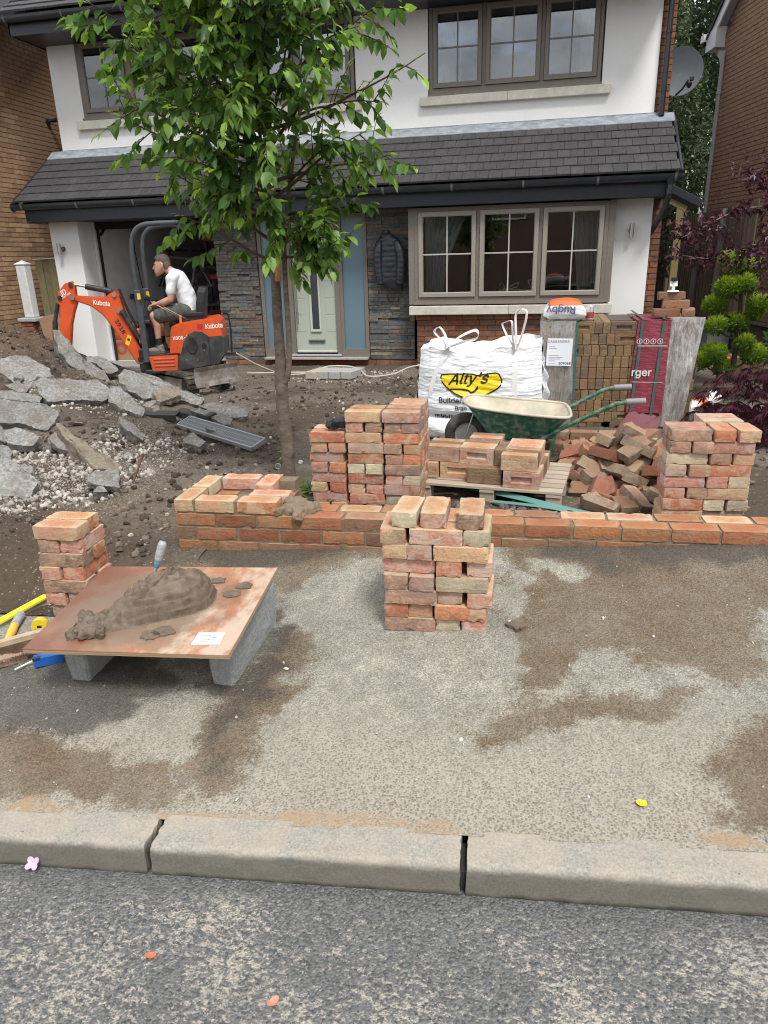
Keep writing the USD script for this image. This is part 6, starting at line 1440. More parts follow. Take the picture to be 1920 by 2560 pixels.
# ---------------------------------------------------------------- the operator
def body_skin(bones, lvl=0.012, it=10):
    """One continuous skin: every bone is the hull of the spheres at its joints, all joined and smoothed."""
    import manifold3d as mf
    acc = None
    for chain in bones:
        sp = []
        for p, r in chain:
            rr = np.broadcast_to(np.asarray(r, float), (3,))
            sp.append(mf.Manifold.sphere(1.0, 24).scale(tuple(float(q) for q in rr)).translate(tuple(float(q) for q in p)))
        for a, b in zip(sp[:-1], sp[1:]):
            h = mf.Manifold.batch_hull([a, b]); acc = h if acc is None else acc + h
    m = acc.refine_to_length(lvl).to_mesh(); tm = trimesh.Trimesh(m.vert_properties[:, :3], m.tri_verts)
    trimesh.smoothing.filter_taubin(tm, iterations=it)
    return np.array(tm.vertices), np.array(tm.faces)


SKIN = speck_mat('skin', (0.42, 0.215, 0.15), (0.52, 0.29, 0.21), 14, 0.5, 0.05, 0.002, spec=0.4)
TEE = speck_mat('white_tee', (0.62, 0.63, 0.65), (0.70, 0.71, 0.72), 10, 0.9, 0.25, 0.006, spec=0.15)
SHORT = speck_mat('grey_shorts', (0.060, 0.062, 0.058), (0.105, 0.105, 0.098), 16, 0.95, 0.35, 0.008, spec=0.1)
YM = 8.53
def J(x, z, y=YM): return np.array([x, y, z])
man = thing('person', 'person in white t-shirt and grey shorts seated at the excavator levers', 'person')
swung(man)
bones = [
 [(J(-4.30, 1.06), (0.13, 0.15, 0.12)), (J(-4.32, 1.20), (0.115, 0.15, 0.12)), (J(-4.39, 1.36), (0.11, 0.165, 0.10)), (J(-4.45, 1.43), (0.07, 0.10, 0.06))],
 [(J(-4.46, 1.44), 0.062), (J(-4.545, 1.50), 0.056)],
 [(J(-4.585, 1.575), (0.092, 0.074, 0.085)), (J(-4.62, 1.525), (0.085, 0.070, 0.085)), (J(-4.665, 1.465), (0.050, 0.050, 0.05))],
]
for s_ in (-1, 1):
    sy = YM + s_ * 0.185
    bones += [[(J(-4.43, 1.40, YM + s_ * 0.14), 0.064), (J(-4.46, 1.37, sy), 0.058), (J(-4.50, 1.145, sy + s_ * 0.03), 0.043)],
              [(J(-4.50, 1.145, sy + s_ * 0.03), 0.042), (J(-4.60, 1.11, sy), 0.042), (J(-4.705, 1.09, YM + s_ * 0.12), 0.028)],
              [(J(-4.33, 1.0, YM + s_ * 0.09), 0.105), (J(-4.56, 0.985, YM + s_ * 0.125), 0.085), (J(-4.775, 0.945, YM + s_ * 0.15), 0.060)],
              [(J(-4.775, 0.935, YM + s_ * 0.15), 0.057), (J(-4.745, 0.84, YM + s_ * 0.15), 0.056), (J(-4.755, 0.66, YM + s_ * 0.14), 0.040), (J(-4.75, 0.58, YM + s_ * 0.14), 0.038)],
              # palm, thumb, four curled fingers
              [(J(-4.705, 1.09, YM + s_ * 0.12), 0.026), (J(-4.745, 1.085, YM + s_ * 0.10), (0.030, 0.036, 0.018)), (J(-4.785, 1.075, YM + s_ * 0.085), (0.022, 0.038, 0.015))],
              [(J(-4.735, 1.085, YM + s_ * 0.07), 0.013), (J(-4.77, 1.075, YM + s_ * 0.045), 0.0115), (J(-4.795, 1.062, YM + s_ * 0.04), 0.0095)]]
    for q in range(4):
        yy = YM + s_ * (0.057 + q * 0.019); l = (0.9, 1.0, 0.95, 0.78)[q]
        bones.append([(J(-4.79, 1.075, yy), 0.0105), (J(-4.79 - 0.042 * l, 1.066, yy), 0.0095), (J(-4.79 - 0.066 * l, 1.040, yy), 0.0088), (J(-4.79 - 0.060 * l, 1.018, yy), 0.008)])
# face: brow, nose, lips, chin, ears
bones += [[(J(-4.683, 1.555), (0.022, 0.048, 0.016)), (J(-4.690, 1.548), (0.016, 0.040, 0.012))], [(J(-4.695, 1.540), 0.012), (J(-4.722, 1.500), 0.015)], [(J(-4.703, 1.462), (0.014, 0.026, 0.010)), (J(-4.700, 1.452), (0.014, 0.022, 0.010))], [(J(-4.675, 1.435), 0.028), (J(-4.685, 1.428), 0.022)]]
for s_ in (-1, 1): bones.append([(J(-4.59, 1.540, YM + s_ * 0.074), (0.020, 0.010, 0.030)), (J(-4.595, 1.512, YM + s_ * 0.072), (0.012, 0.009, 0.016))])
part(man, 'body', body_skin(bones, 0.009, 6), SKIN, smooth=True)
for s_ in (-1, 1):
    part(man, 'eye', mv(lathe([(0, -0.011), (0.008, -0.008), (0.011, 0), (0.008, 0.008), (0, 0.011)], 10), (-4.684, YM + s_ * 0.030, 1.535)), flat_mat('eye_dark', (0.06, 0.05, 0.045), 0.3) if s_ < 0 else '/World/Looks/eye_dark')
    part(man, 'eyebrow', mv(box(0.012, 0.036, 0.008), (-4.699, YM + s_ * 0.031, 1.556)), flat_mat('brow', (0.12, 0.085, 0.06), 0.9) if s_ < 0 else '/World/Looks/brow')
v, f = body_skin([[(J(-4.575, 1.592), (0.093, 0.078, 0.076)), (J(-4.60, 1.60), (0.088, 0.074, 0.066))], [(J(-4.545, 1.55), (0.068, 0.076, 0.07)), (J(-4.535, 1.51), (0.05, 0.068, 0.045))], [(J(-4.655, 1.615), (0.038, 0.055, 0.030)), (J(-4.62, 1.63), (0.05, 0.055, 0.03))]], 0.010, 4)
part(man, 'hair', rough((v, f), 0.006, 60, 3), speck_mat('hair_grey_brown', (0.075, 0.058, 0.045), (0.16, 0.13, 0.105), 60, 0.8, 0.5, 0.004), smooth=True)
tee = [[(J(-4.29, 1.00), (0.135, 0.165, 0.05)), (J(-4.29, 1.06), (0.145, 0.165, 0.12)), (J(-4.315, 1.20), (0.13, 0.165, 0.13)), (J(-4.385, 1.36), (0.123, 0.178, 0.11)), (J(-4.45, 1.435), (0.075, 0.105, 0.062))], [(J(-4.46, 1.445), (0.066, 0.072, 0.05)), (J(-4.475, 1.455), (0.062, 0.068, 0.04))]]
for s_ in (-1, 1):
    sy = YM + s_ * 0.185
    tee.append([(J(-4.42, 1.405, YM + s_ * 0.14), 0.077), (J(-4.46, 1.365, sy), 0.074), (J(-4.49, 1.245, sy + s_ * 0.02), 0.066)])
v, f = body_skin(tee, 0.012, 6)
w = (meshkit.fbm(np.stack([v[:, 0] * 9 + v[:, 2] * 7, v[:, 1] * 6, v[:, 2] * 12 - v[:, 0] * 8], -1), 3, 5) - 0.5) * 0.028
c0 = np.array([-4.36, YM, 1.25]); d = v - c0; d /= np.linalg.norm(d, axis=1, keepdims=True)
part(man, 't_shirt', (v + d * w[:, None], f), TEE, smooth=True)
sh = [[(J(-4.30, 0.99), (0.14, 0.17, 0.09)), (J(-4.34, 0.98), (0.13, 0.16, 0.10))]]
for s_ in (-1, 1): sh.append([(J(-4.33, 0.99, YM + s_ * 0.09), 0.116), (J(-4.56, 0.975, YM + s_ * 0.125), 0.102), (J(-4.71, 0.945, YM + s_ * 0.145), 0.088)])
v, f = body_skin(sh, 0.012, 6); part(man, 'shorts', rough((v, f), 0.010, 16, 9), SHORT, smooth=True)
for s_ in (-1, 1):
    y = YM + s_ * 0.14
    part(man, 'sock', lathe([(0.040, 0), (0.044, 0.03), (0.045, 0.09), (0.043, 0.11)], 14, (-4.752, y, 0.575)), flat_mat('sock_dark', (0.012, 0.013, 0.02), 0.9) if s_ < 0 else '/World/Looks/sock_dark', smooth=True)
    bt = part(man, 'boot', rough(body_skin([[(J(-4.745, 0.585, y), (0.052, 0.046, 0.03)), (J(-4.74, 0.54, y), (0.056, 0.046, 0.035))], [(J(-4.735, 0.535, y), (0.055, 0.044, 0.032)), (J(-4.85, 0.535, y), (0.06, 0.045, 0.034)), (J(-4.925, 0.527, y), (0.05, 0.045, 0.026))]], 0.010, 4), 0.004, 30, 4), speck_mat('boot_suede', (0.15, 0.125, 0.10), (0.25, 0.215, 0.175), 26, 0.95, 0.4, 0.004) if s_ < 0 else '/World/Looks/boot_suede', smooth=True)
    part(bt, 'sole', extr([(-4.685, -0.042), (-4.67, 0), (-4.685, 0.042), (-4.80, 0.046), (-4.90, 0.05), (-4.965, 0.035), (-4.98, 0), (-4.965, -0.035), (-4.90, -0.05), (-4.80, -0.046)], 0.022, None, (0, y, 0.502)), flat_mat('sole', (0.10, 0.085, 0.07), 0.9) if s_ < 0 else '/World/Looks/sole')

# ---------------------------------------------------------------- what stands in the garage
CARD = speck_mat('cardboard', (0.26, 0.16, 0.085), (0.33, 0.215, 0.12), 8, 0.9, 0.15, 0.002)
CRED = flat_mat('box_red', (0.42, 0.055, 0.03), 0.7)
for i, (x0, x1, z0, z1, lb) in enumerate(((-7.03, -6.20, 0.022, 0.36, 'lower cardboard box with red print inside the garage entrance'), (-7.02, -6.26, 0.364, 0.62, 'upper cardboard box with red stripe inside the garage entrance'))):
    t = thing('cardboard_box', lb, 'box')
    part(t, 'carton', cbox(x1 - x0, 0.5, z1 - z0, ((x0 + x1) / 2, 11.25, (z0 + z1) / 2), 0.006), CARD)
    part(t, 'stripe', bb(x0 + 0.01, x1 - 0.01, 10.996, 10.999, z0 + 0.01, z0 + 0.07) if i else bb(x0 + 0.4, x1 - 0.06, 10.996, 10.999, z0 + 0.06, z0 + 0.15), CRED)
    part(t, 'logo', mv(lathe([(0.06, 0), (0.10, 0), (0.10, 0.003), (0.06, 0.003)], 24), ((x0 + 0.10 if not i else x1 - 0.30), 10.998, (z0 + z1) / 2 + 0.03), Rx(math.pi / 2)), CRED)
    if i: part(t, 'label', bb(x0 + 0.05, x0 + 0.19, 10.996, 10.999, z0 + 0.11, z0 + 0.22), WHITEINK)
t = thing('storage_rack', 'red beamed storage rack at the back of the garage', 'rack')
RACKR = flat_mat('rack_red', (0.36, 0.03, 0.018), 0.5)
for z in (0.62, 1.25, 1.9): part(t, 'beam', bb(-6.0, -4.99, 12.6, 12.65, z, z + 0.09), RACKR); part(t, 'shelf', bb(-6.0, -4.99, 12.65, 13.2, z + 0.06, z + 0.09), CARD)
for x in (-6.0, -5.0): part(t, 'upright', bb(x - 0.03, x + 0.03, 12.66, 12.72, 0.02, 2.2), DKMET)
t = thing('cycle_helmet', 'white and black cycle helmet on the middle shelf of the rack', 'helmet', (-5.22, 12.75, 1.36))
part(t, 'shell', rough((lathe([(0.14, 0), (0.135, 0.05), (0.10, 0.11), (0.05, 0.14), (0, 0.148)], 20)[0] * [1.2, 0.9, 1], lathe([(0.14, 0), (0.135, 0.05), (0.10, 0.11), (0.05, 0.14), (0, 0.148)], 20)[1]), 0.01, 14), flat_mat('helmet_white', (0.5, 0.5, 0.5), 0.35), smooth=True)
for k in range(4): part(t, 'vent', mv(cbox(0.16, 0.03, 0.02, (0, 0, 0), 0.006), (-0.02, -0.11 + k * 0.02, 0.05 + k * 0.028), Rx(0.5)), BLACK)
part(t, 'strap', tube(smoothpath([(-0.12, -0.1, 0.02), (0, -0.12, -0.08), (0.12, -0.1, 0.02)], 6), 0.006, 6), BLACK)
t = thing('bag', 'black wheeled bag with white piping on the rack behind the excavator seat', 'bag', (-5.15, 12.7, 0.75))
part(t, 'body', cbox(0.34, 0.25, 0.42, (0, 0, 0.2), 0.05), flat_mat('bag_black', (0.03, 0.032, 0.036), 0.7)); part(t, 'piping', join(box(0.30, 0.006, 0.008, (0, -0.128, 0.30)), box(0.30, 0.006, 0.008, (0, -0.128, 0.16)), box(0.008, 0.006, 0.3, (0.13, -0.128, 0.2))), flat_mat('piping_grey', (0.35, 0.35, 0.36), 0.6))


def bike(lb, frame_mat, o, rz, tilt):
    t = thing('bicycle', lb, 'bicycle', o, rz, rx=tilt)
    for x in (-0.55, 0.55):
        w = part(t, 'wheel', mv(trimesh_torus(0.325, 0.026), (x, 0, 0.35), Rx(math.pi / 2)), RUBBER, smooth=True)
        part(w, 'rim', mv(trimesh_torus(0.29, 0.012), (x, 0, 0.35), Rx(math.pi / 2)), DKMET, smooth=True)
        for k in range(12): part(w, 'spoke', cyl((x, 0, 0.35), (x + 0.285 * math.cos(k * math.pi / 6), 0, 0.35 + 0.285 * math.sin(k * math.pi / 6)), 0.002, 4), STEEL)
    pt = dict(bb=(-0.12, 0, 0.33), st=(-0.25, 0, 0.80), ht=(0.33, 0, 0.86), hb=(0.38, 0, 0.70), rw=(-0.55, 0, 0.35), fw=(0.55, 0, 0.35))
    part(t, 'frame', join(*[cyl(pt[a], pt[b], 0.022 if a != 'rw' else 0.012, 8) for a, b in (('bb', 'st'), ('bb', 'hb'), ('st', 'ht'), ('ht', 'hb'), ('rw', 'bb'), ('rw', 'st'))]), frame_mat, smooth=40)
    part(t, 'fork', join(cyl((0.38, -0.05, 0.70), (0.55, -0.05, 0.35), 0.016, 8), cyl((0.38, 0.05, 0.70), (0.55, 0.05, 0.35), 0.016, 8), cyl((0.38, 0, 0.68), (0.31, 0, 0.95), 0.016, 8)), BLACK, smooth=40)
    part(t, 'handlebar', tube(smoothpath([(0.22, -0.37, 1.0), (0.30, -0.15, 0.98), (0.32, 0, 0.97), (0.30, 0.15, 0.98), (0.22, 0.37, 1.0)], 5), 0.014, 8), BLACK, smooth=True)
    part(t, 'saddle', hull([(-0.42, -0.06, 0.93), (-0.42, 0.06, 0.93), (-0.14, -0.015, 0.94), (-0.14, 0.015, 0.94), (-0.42, 0, 0.97), (-0.2, 0, 0.965), (-0.3, 0, 0.90)]), BLACK)
    part(t, 'crank', join(mv(lathe([(0.06, -0.004), (0.09, -0.004), (0.09, 0.004), (0.06, 0.004)], 18), (-0.12, -0.05, 0.33), Rx(math.pi / 2)), cyl((-0.12, -0.06, 0.33), (-0.06, -0.06, 0.20), 0.009, 6)), DKMET)


def trimesh_torus(R, r, n=36, k=8):
    a, b = np.meshgrid(np.arange(n) * 2 * np.pi / n, np.arange(k) * 2 * np.pi / k, indexing='ij')
    v = np.stack([(R + r * np.cos(b)) * np.cos(a), (R + r * np.cos(b)) * np.sin(a), r * np.sin(b)], -1).reshape(-1, 3)
    F = []
    for i in range(n):
        for j in range(k):
            p, q, s, u = i * k + j, ((i + 1) % n) * k + j, ((i + 1) % n) * k + (j + 1) % k, i * k + (j + 1) % k
            F += [(p, q, s), (p, s, u)]
    return v, np.array(F)


bike('grey framed mountain bike hung high on the left garage wall', flat_mat('bike_grey', (0.22, 0.22, 0.22), 0.4), (-6.35, 12.4, 0.80), math.radians(170), 0.1)
bike('dark mountain bike standing on the garage floor behind the excavator', flat_mat('bike_dark', (0.03, 0.03, 0.034), 0.4), (-6.15, 11.9, 0.03), math.radians(200), 0.12)
t = thing('scooter', 'black scooter leaning by the left garage wall near the entrance', 'scooter', (-6.86, 11.8, 0.02), 0.2)
part(t, 'stem', cyl((0, 0, 0.1), (-0.12, 0, 1.02), 0.02, 8), BLACK, smooth=40); part(t, 'handlebar', join(cyl((-0.12, -0.22, 1.02), (-0.12, 0.22, 1.04), 0.014, 8), cbox(0.06, 0.10, 0.08, (-0.14, -0.1, 1.0), 0.01)), flat_mat('scooter_grip', (0.12, 0.015, 0.012), 0.5)); part(t, 'deck', cbox(0.55, 0.12, 0.03, (0.28, 0, 0.09), 0.01), BLACK)
for x in (0.0, 0.58): part(t, 'wheel', mv(trimesh_torus(0.06, 0.018, 20, 6), (x, 0, 0.075), Rx(math.pi / 2)), RUBBER, smooth=True)
part('/World', 'cable', tube(smoothpath([(-6.98, 11.9, 2.2), (-6.95, 11.95, 1.3), (-6.90, 12.0, 0.9), (-6.6, 12.0, 0.5)], 6), 0.008, 6), BLACK)
tag(stage.GetPrimAtPath('/World/cable'), 'black cable hanging down the left garage wall', 'cable')

# grey blocks, cable and bits in front of the door
BLK = speck_mat('concrete_block', (0.30, 0.30, 0.285), (0.42, 0.42, 0.40), 70, 0.95, 0.6, 0.004, c3=(0.36, 0.31, 0.23), s3=5, amt3=0.4)
BLKN = speck_mat('cream_block', (0.36, 0.32, 0.235), (0.46, 0.42, 0.32), 60, 0.95, 0.5, 0.004)
for k, (x, lb, mt) in enumerate(((-2.99, 'sandy coloured block, leftmost in the row before the front door', BLKN), (-2.83, 'grey block second from left in the row before the front door', BLK), (-2.67, 'grey block third from left in the row before the front door', BLK), (-2.50, 'grey block at the right end of the row before the front door', BLK))):
    single('concrete_block', rough(subdiv(cbox(0.155, 0.42, 0.10, (0, 0, 0), 0.006), 0.05), 0.0015, 20, k), mt, lb, 'block', 'blocks laid in a row before the front door', (x, 9.42 + k * 0.012, 0.075 + rnd.uniform(0, 0.004)), -0.22 + rnd.uniform(-0.02, 0.02), smooth=20)
single('cable', tube(smoothpath([(-3.78, 8.55, 0.46), (-3.62, 8.9, 0.25), (-3.45, 9.35, 0.07), (-3.15, 9.55, 0.06), (-2.9, 9.62, 0.14), (-2.6, 9.60, 0.145), (-2.42, 9.55, 0.10), (-2.25, 9.35, 0.05), (-1.95, 9.5, 0.06), (-1.75, 9.75, 0.12), (-1.4, 9.9, 0.16)], 8), 0.011, 8), speck_mat('cable_cream', (0.42, 0.40, 0.33), (0.5, 0.48, 0.4), 9), 'cream cable running along the ground before the front door', 'cable', smooth=True)
single('cable', tube(smoothpath([(-4.1, 9.6, 0.04), (-3.5, 9.62, 0.05), (-3.0, 9.64, 0.05)], 6), 0.013, 8), '/World/Looks/cable_cream', 'straight cream pipe on the soil left of the blocks', 'pipe', smooth=True)
# ---------------------------------------------------------------- the young tree in the front garden
LEAFM = leaf_mat('tree_leaf', (0.036, 0.085, 0.019), (0.085, 0.172, 0.034), (0.24, 0.38, 0.07), 0.40, 0.42)
BARK = speck_mat('tree_bark', (0.105, 0.082, 0.062), (0.185, 0.150, 0.118), 26, 0.9, 0.5, 0.006, c3=(0.075, 0.062, 0.048), s3=14, amt3=0.6, stretch=(1, 1, 2.2))
TWIG = speck_mat('twig_bark', (0.050, 0.035, 0.024), (0.085, 0.060, 0.042), 40, 0.8, 0.3, 0.002)
tree = thing('young_tree', 'young leafy tree with slim forked trunk between rubble heap and brick stacks', 'tree', (-1.62, 4.35, 0.05))
T0 = np.array([-1.62, 4.35, 0.05])
trunk = smoothpath([(0.0, 0, -0.05), (-0.005, 0, 0.35), (-0.012, 0.0, 0.72), (-0.005, 0, 0.95), (0.0, 0.01, 1.4), (0.018, 0.0, 1.9), (0.015, -0.02, 2.48), (0.005, 0.0, 2.9), (0.02, 0.02, 3.4), (0.0, 0.0, 4.1)], 12)
tr_r = np.interp(trunk[:, 2], [-0.05, 0.05, 0.3, 0.72, 0.78, 0.95, 1.5, 2.5, 4.1], [0.054, 0.045, 0.040, 0.040, 0.043, 0.033, 0.029, 0.023, 0.008])
tv, tf = tube(trunk, tr_r, 16)
tv = rough((tv, tf), (0.006, 0.006, 0.002), 9, 3)[0]
for kz, ka, amp in ((0.32, -0.6, 0.016), (0.73, -1.3, 0.022), (0.62, 2.6, 0.018), (0.46, -1.9, 0.013), (0.90, -0.9, 0.012), (1.2, -2.2, 0.010)):
    c = np.array([np.interp(kz, trunk[:, 2], trunk[:, 0]) + 0.05 * math.cos(ka), 0.05 * math.sin(ka), kz]); d = np.linalg.norm(tv - c, axis=1)
    dr = tv - np.stack([np.interp(tv[:, 2], trunk[:, 2], trunk[:, 0]), np.interp(tv[:, 2], trunk[:, 2], trunk[:, 1]), tv[:, 2]], 1); dr /= np.linalg.norm(dr, axis=1, keepdims=True) + 1e-9
    tv = tv + dr * (amp * np.exp(-(d / 0.035) ** 2))[:, None]
part(tree, 'trunk', (tv, tf), BARK, smooth=True)
stem = smoothpath([(0.0, -0.01, 0.74), (0.052, -0.02, 0.86), (0.068, -0.015, 1.1), (0.066, 0.0, 1.45), (0.085, 0.03, 1.75), (0.20, 0.05, 2.3), (0.34, 0.10, 2.9), (0.42, 0.1, 3.5)], 8)
part(tree, 'limb', tube(stem, np.interp(np.linspace(0, 1, len(stem)), [0, 0.1, 0.4, 1], [0.024, 0.019, 0.016, 0.005]), 10), BARK, smooth=True)
part(tree, 'broken_stub', tube([(0.03, -0.03, 1.40), (0.045, -0.045, 1.55), (0.05, -0.05, 1.66), (0.056, -0.052, 1.72)], [0.022, 0.020, 0.015, 0.003], 8), speck_mat('torn_wood', (0.30, 0.13, 0.055), (0.42, 0.22, 0.10), 30, 0.8))
gT = np.random.default_rng(2024)
LP, LT, LN, LL, LW, LTn = [], [], [], [], [], []


def twig(p, leafy_from, n_leaf, lsz, tip_light):
    """Leaves set alternately along a twig path."""
    p = np.asarray(p); seg = np.diff(p, axis=0); cum = np.r_[0, np.cumsum(np.linalg.norm(seg, axis=1))]
    for k in range(n_leaf):
        s = leafy_from + (1 - leafy_from) * (k + 0.6 * gT.random()) / n_leaf; q = np.array([np.interp(s * cum[-1], cum, p[:, i]) for i in range(3)])
        i = min(int(np.searchsorted(cum, s * cum[-1])), len(seg)) - 1; i = max(i, 0); d = seg[i] / (np.linalg.norm(seg[i]) + 1e-9)
        side = np.cross(d, [0, 0, 1.0]); side /= np.linalg.norm(side) + 1e-9; side *= 1 if k % 2 else -1
        t = d * 0.55 + side * (0.7 + 0.3 * gT.random()) + np.array([0, 0, -0.55 - 0.5 * gT.random()]) + gT.normal(size=3) * 0.28
        last = k >= n_leaf - 2
        if last: t = d * 1.0 + side * 0.25 + np.array([0, 0, -0.1])
        LP.append(q); LT.append(t); LN.append(np.array([0, 0, 1.0]) + gT.normal(size=3) * 0.35)
        sz = lsz * (0.7 + 0.5 * gT.random()) * (0.8 if last else 1.0); LL.append(sz); LW.append(sz * (0.27 + 0.05 * gT.random())); LTn.append(min(1.0, (0.93 + 0.07 * gT.random()) if last and gT.random() < tip_light else gT.random() * 0.85))


branches = []
def branch(z, az, el, L, bend=0.0, r0=0.012, nt=6, dens=1.0, lsz=0.088, limb=None):
    src = trunk if limb is None else limb
    b = np.array([np.interp(z, src[:, 2], src[:, 0]), np.interp(z, src[:, 2], src[:, 1]), z]); P = [b]; d = np.array([math.cos(az) * math.cos(el), math.sin(az) * math.cos(el), math.sin(el)])
    n = 9
    for k in range(n):
        d = d + np.array([0, 0, bend / n]) + gT.normal(size=3) * 0.07; d /= np.linalg.norm(d); P.append(P[-1] + d * L / n)
    P = np.array(P); branches.append((P, np.linspace(r0, 0.0025, len(P))))
    twig(P[5:], 0.15, int(7 * dens), lsz, 0.7)
    for k in range(nt):
        s = 0.25 + 0.72 * (k + gT.random() * 0.8) / nt; i = min(int(s * n), n - 1); q = P[i] + (P[i + 1] - P[i]) * (s * n - i)
        dd = (P[i + 1] - P[i]); dd /= np.linalg.norm(dd); a = gT.uniform(0, 2 * math.pi); perp = np.cross(dd, [math.cos(a), math.sin(a), 0.3]); perp /= np.linalg.norm(perp)
        t = dd * 0.6 + perp * 0.8 + np.array([0, 0, 0.1]); t /= np.linalg.norm(t); l = gT.uniform(0.14, 0.36) * (0.7 + 0.3 * L); Q = [q]
        for j in range(5): t = t + np.array([0, 0, -0.06]) + gT.normal(size=3) * 0.08; t /= np.linalg.norm(t); Q.append(Q[-1] + t * l / 5)
        Q = np.array(Q); branches.append((Q, np.linspace(0.004, 0.0016, 6))); twig(Q, 0.15, int(gT.integers(6, 10) * dens), lsz, 0.45)


W_ = math.pi
for z, az, el, L, bend, nt, de in [
    (1.50, W_ * 0.98, 0.35, 0.75, -0.15, 6, 1.0), (1.62, W_ * 1.15, 0.45, 0.70, -0.2, 6, 1.0), (1.52, -0.15, 0.30, 0.38, -0.5, 6, 1.4), (1.60, -0.55, 0.35, 0.42, -0.5, 7, 1.4), (1.70, 0.3, 0.5, 0.55, -0.35, 7, 1.2), (1.66, -1.2, 0.35, 0.42, -0.55, 7, 1.2), (1.72, W_ * 1.35, 0.45, 0.5, -0.4, 6, 1.1),
    (1.85, -0.3, 0.55, 0.70, -0.2, 7, 1.0), (1.85, W_ * 0.9, 0.5, 0.85, -0.25, 7, 1.0), (1.95, 0.15, 0.35, 0.75, -0.1, 6, 0.9), (1.98, W_ * 1.25, 0.5, 0.75, -0.2, 7, 1.0), (1.95, 1.6, 0.6, 0.6, -0.1, 6, 1.0), (2.02, -1.5, 0.5, 0.6, -0.3, 7, 1.0), (2.05, W_ * 1.05, 0.30, 0.95, 0.0, 7, 0.9),
    (2.12, -0.45, 0.6, 0.85, -0.1, 7, 1.0), (2.15, W_ * 0.95, 0.45, 1.05, 0.05, 8, 0.9), (2.22, 0.05, 0.22, 0.98, 0.05, 5, 0.55), (2.25, W_ * 1.3, 0.6, 0.8, -0.1, 8, 1.0), (2.30, -1.0, 0.6, 0.75, -0.15, 8, 1.0), (2.3, 2.2, 0.6, 0.7, 0, 7, 1.0), (2.38, -0.2, 0.65, 0.9, -0.1, 8, 1.0), (2.4, W_ * 1.08, 0.5, 1.05, 0.0, 9, 1.0), (2.45, -1.7, 0.6, 0.7, -0.2, 8, 1.0), (2.5, 0.6, 0.7, 0.8, 0, 7, 1.0),
    (2.55, W_ * 0.97, 0.7, 1.0, 0, 9, 1.0), (2.6, -0.7, 0.75, 0.85, 0, 8, 1.0), (2.65, W_ * 1.22, 0.75, 0.95, -0.1, 9, 1.0), (2.7, 0.1, 0.75, 0.85, 0, 8, 1.0), (2.75, -1.3, 0.75, 0.8, -0.1, 9, 1.0), (2.8, W_, 0.85, 0.9, 0, 8, 1.0), (2.85, -0.3, 0.85, 0.8, 0, 8, 1.0), (2.9, 1.4, 0.8, 0.8, 0, 7, 1.0), (2.95, W_ * 1.35, 0.9, 0.8, 0, 8, 1.0), (3.1, 0, 0.95, 0.8, 0, 8, 1.0), (3.2, W_ * 1.1, 1.0, 0.75, 0, 8, 1.0), (3.3, -1.1, 1.0, 0.7, 0, 8, 1.0), (3.5, W_ * 0.9, 1.1, 0.6, 0, 7, 1.0), (3.6, 0.3, 1.1, 0.6, 0, 7, 1.0), (3.8, -1.8, 1.2, 0.5, 0, 6, 1.0)] + [(z, W_ * a, e, l, b, 8, 1.1) for z, a, e, l, b in ((2.0, 0.95, 0.42, 1.0, 0.05), (2.2, 1.02, 0.5, 1.1, 0), (2.35, 0.92, 0.5, 1.1, 0), (2.45, 1.4, 0.6, 0.9, 0), (2.5, 1.1, 0.6, 1.1, 0), (2.6, 1.32, 0.7, 0.9, 0), (2.0, 1.6, 0.4, 0.6, -0.2), (2.2, 1.7, 0.5, 0.75, -0.1), (2.4, 1.85, 0.5, 0.8, 0), (2.6, 1.65, 0.6, 0.8, 0), (2.8, 1.5, 0.7, 0.8, 0), (2.15, 1.5, 0.4, 0.7, -0.15), (1.85, 1.45, 0.35, 0.6, -0.3), (1.65, 1.9, 0.3, 0.4, -0.5), (1.8, 1.52, 0.4, 0.55, -0.3), (1.95, 1.58, 0.45, 0.6, -0.2), (2.05, 1.42, 0.45, 0.7, -0.15), (2.25, 1.55, 0.5, 0.7, -0.1), (2.35, 1.62, 0.5, 0.75, 0), (2.45, 1.48, 0.55, 0.75, 0), (2.55, 1.56, 0.6, 0.75, 0), (2.7, 1.4, 0.65, 0.8, 0), (2.75, 1.7, 0.65, 0.75, 0))]:
    branch(z, az, el, L, bend, nt=int(nt * 1.1), dens=de * (1.0 if de < 0.6 else 1.4))
for z, az, el, L in ((1.95, -0.6, 0.5, 0.45), (2.3, 0.3, 0.4, 0.5), (2.5, -0.9, 0.5, 0.5), (2.8, 0.0, 0.5, 0.55), (3.1, -0.5, 0.7, 0.5), (3.4, 0.4, 0.8, 0.4)): branch(z, az, el, L, -0.1, 0.008, 6, 1.0, limb=stem)
for P, r in branches[:]:
    if len(P) > 8: part(tree, 'branch', tube(P, r, 6), TWIG, smooth=True)
part(tree, 'twigs', join(*[tube(P, r, 4, False) for P, r in branches if len(P) <= 8]), TWIG, kind='stuff')
LP, LT, LN = (np.array(q) for q in (LP, LT, LN)); LL, LW, LTn = np.array(LL), np.array(LW), np.array(LTn)
o = np.argsort(np.linalg.norm(LP + T0 - [0, 0, EYE], axis=1) + 2.0 * ((LP + T0)[:, 2] > 3.0))
for i in o[:300]:
    p = part(tree, 'leaf', leaf_cards(LP[i:i + 1], LT[i:i + 1], LN[i:i + 1], LL[i:i + 1], LW[i:i + 1], 0.18, True), LEAFM, smooth=True); vattr(p, 'tone', np.full((7, 3), LTn[i]))
r = o[300:]; p = part(tree, 'foliage', leaf_cards(LP[r], LT[r], LN[r], LL[r], LW[r], 0.18, True), LEAFM, smooth=True, kind='stuff'); tone_leaves(p, len(r), gT, LTn[r])
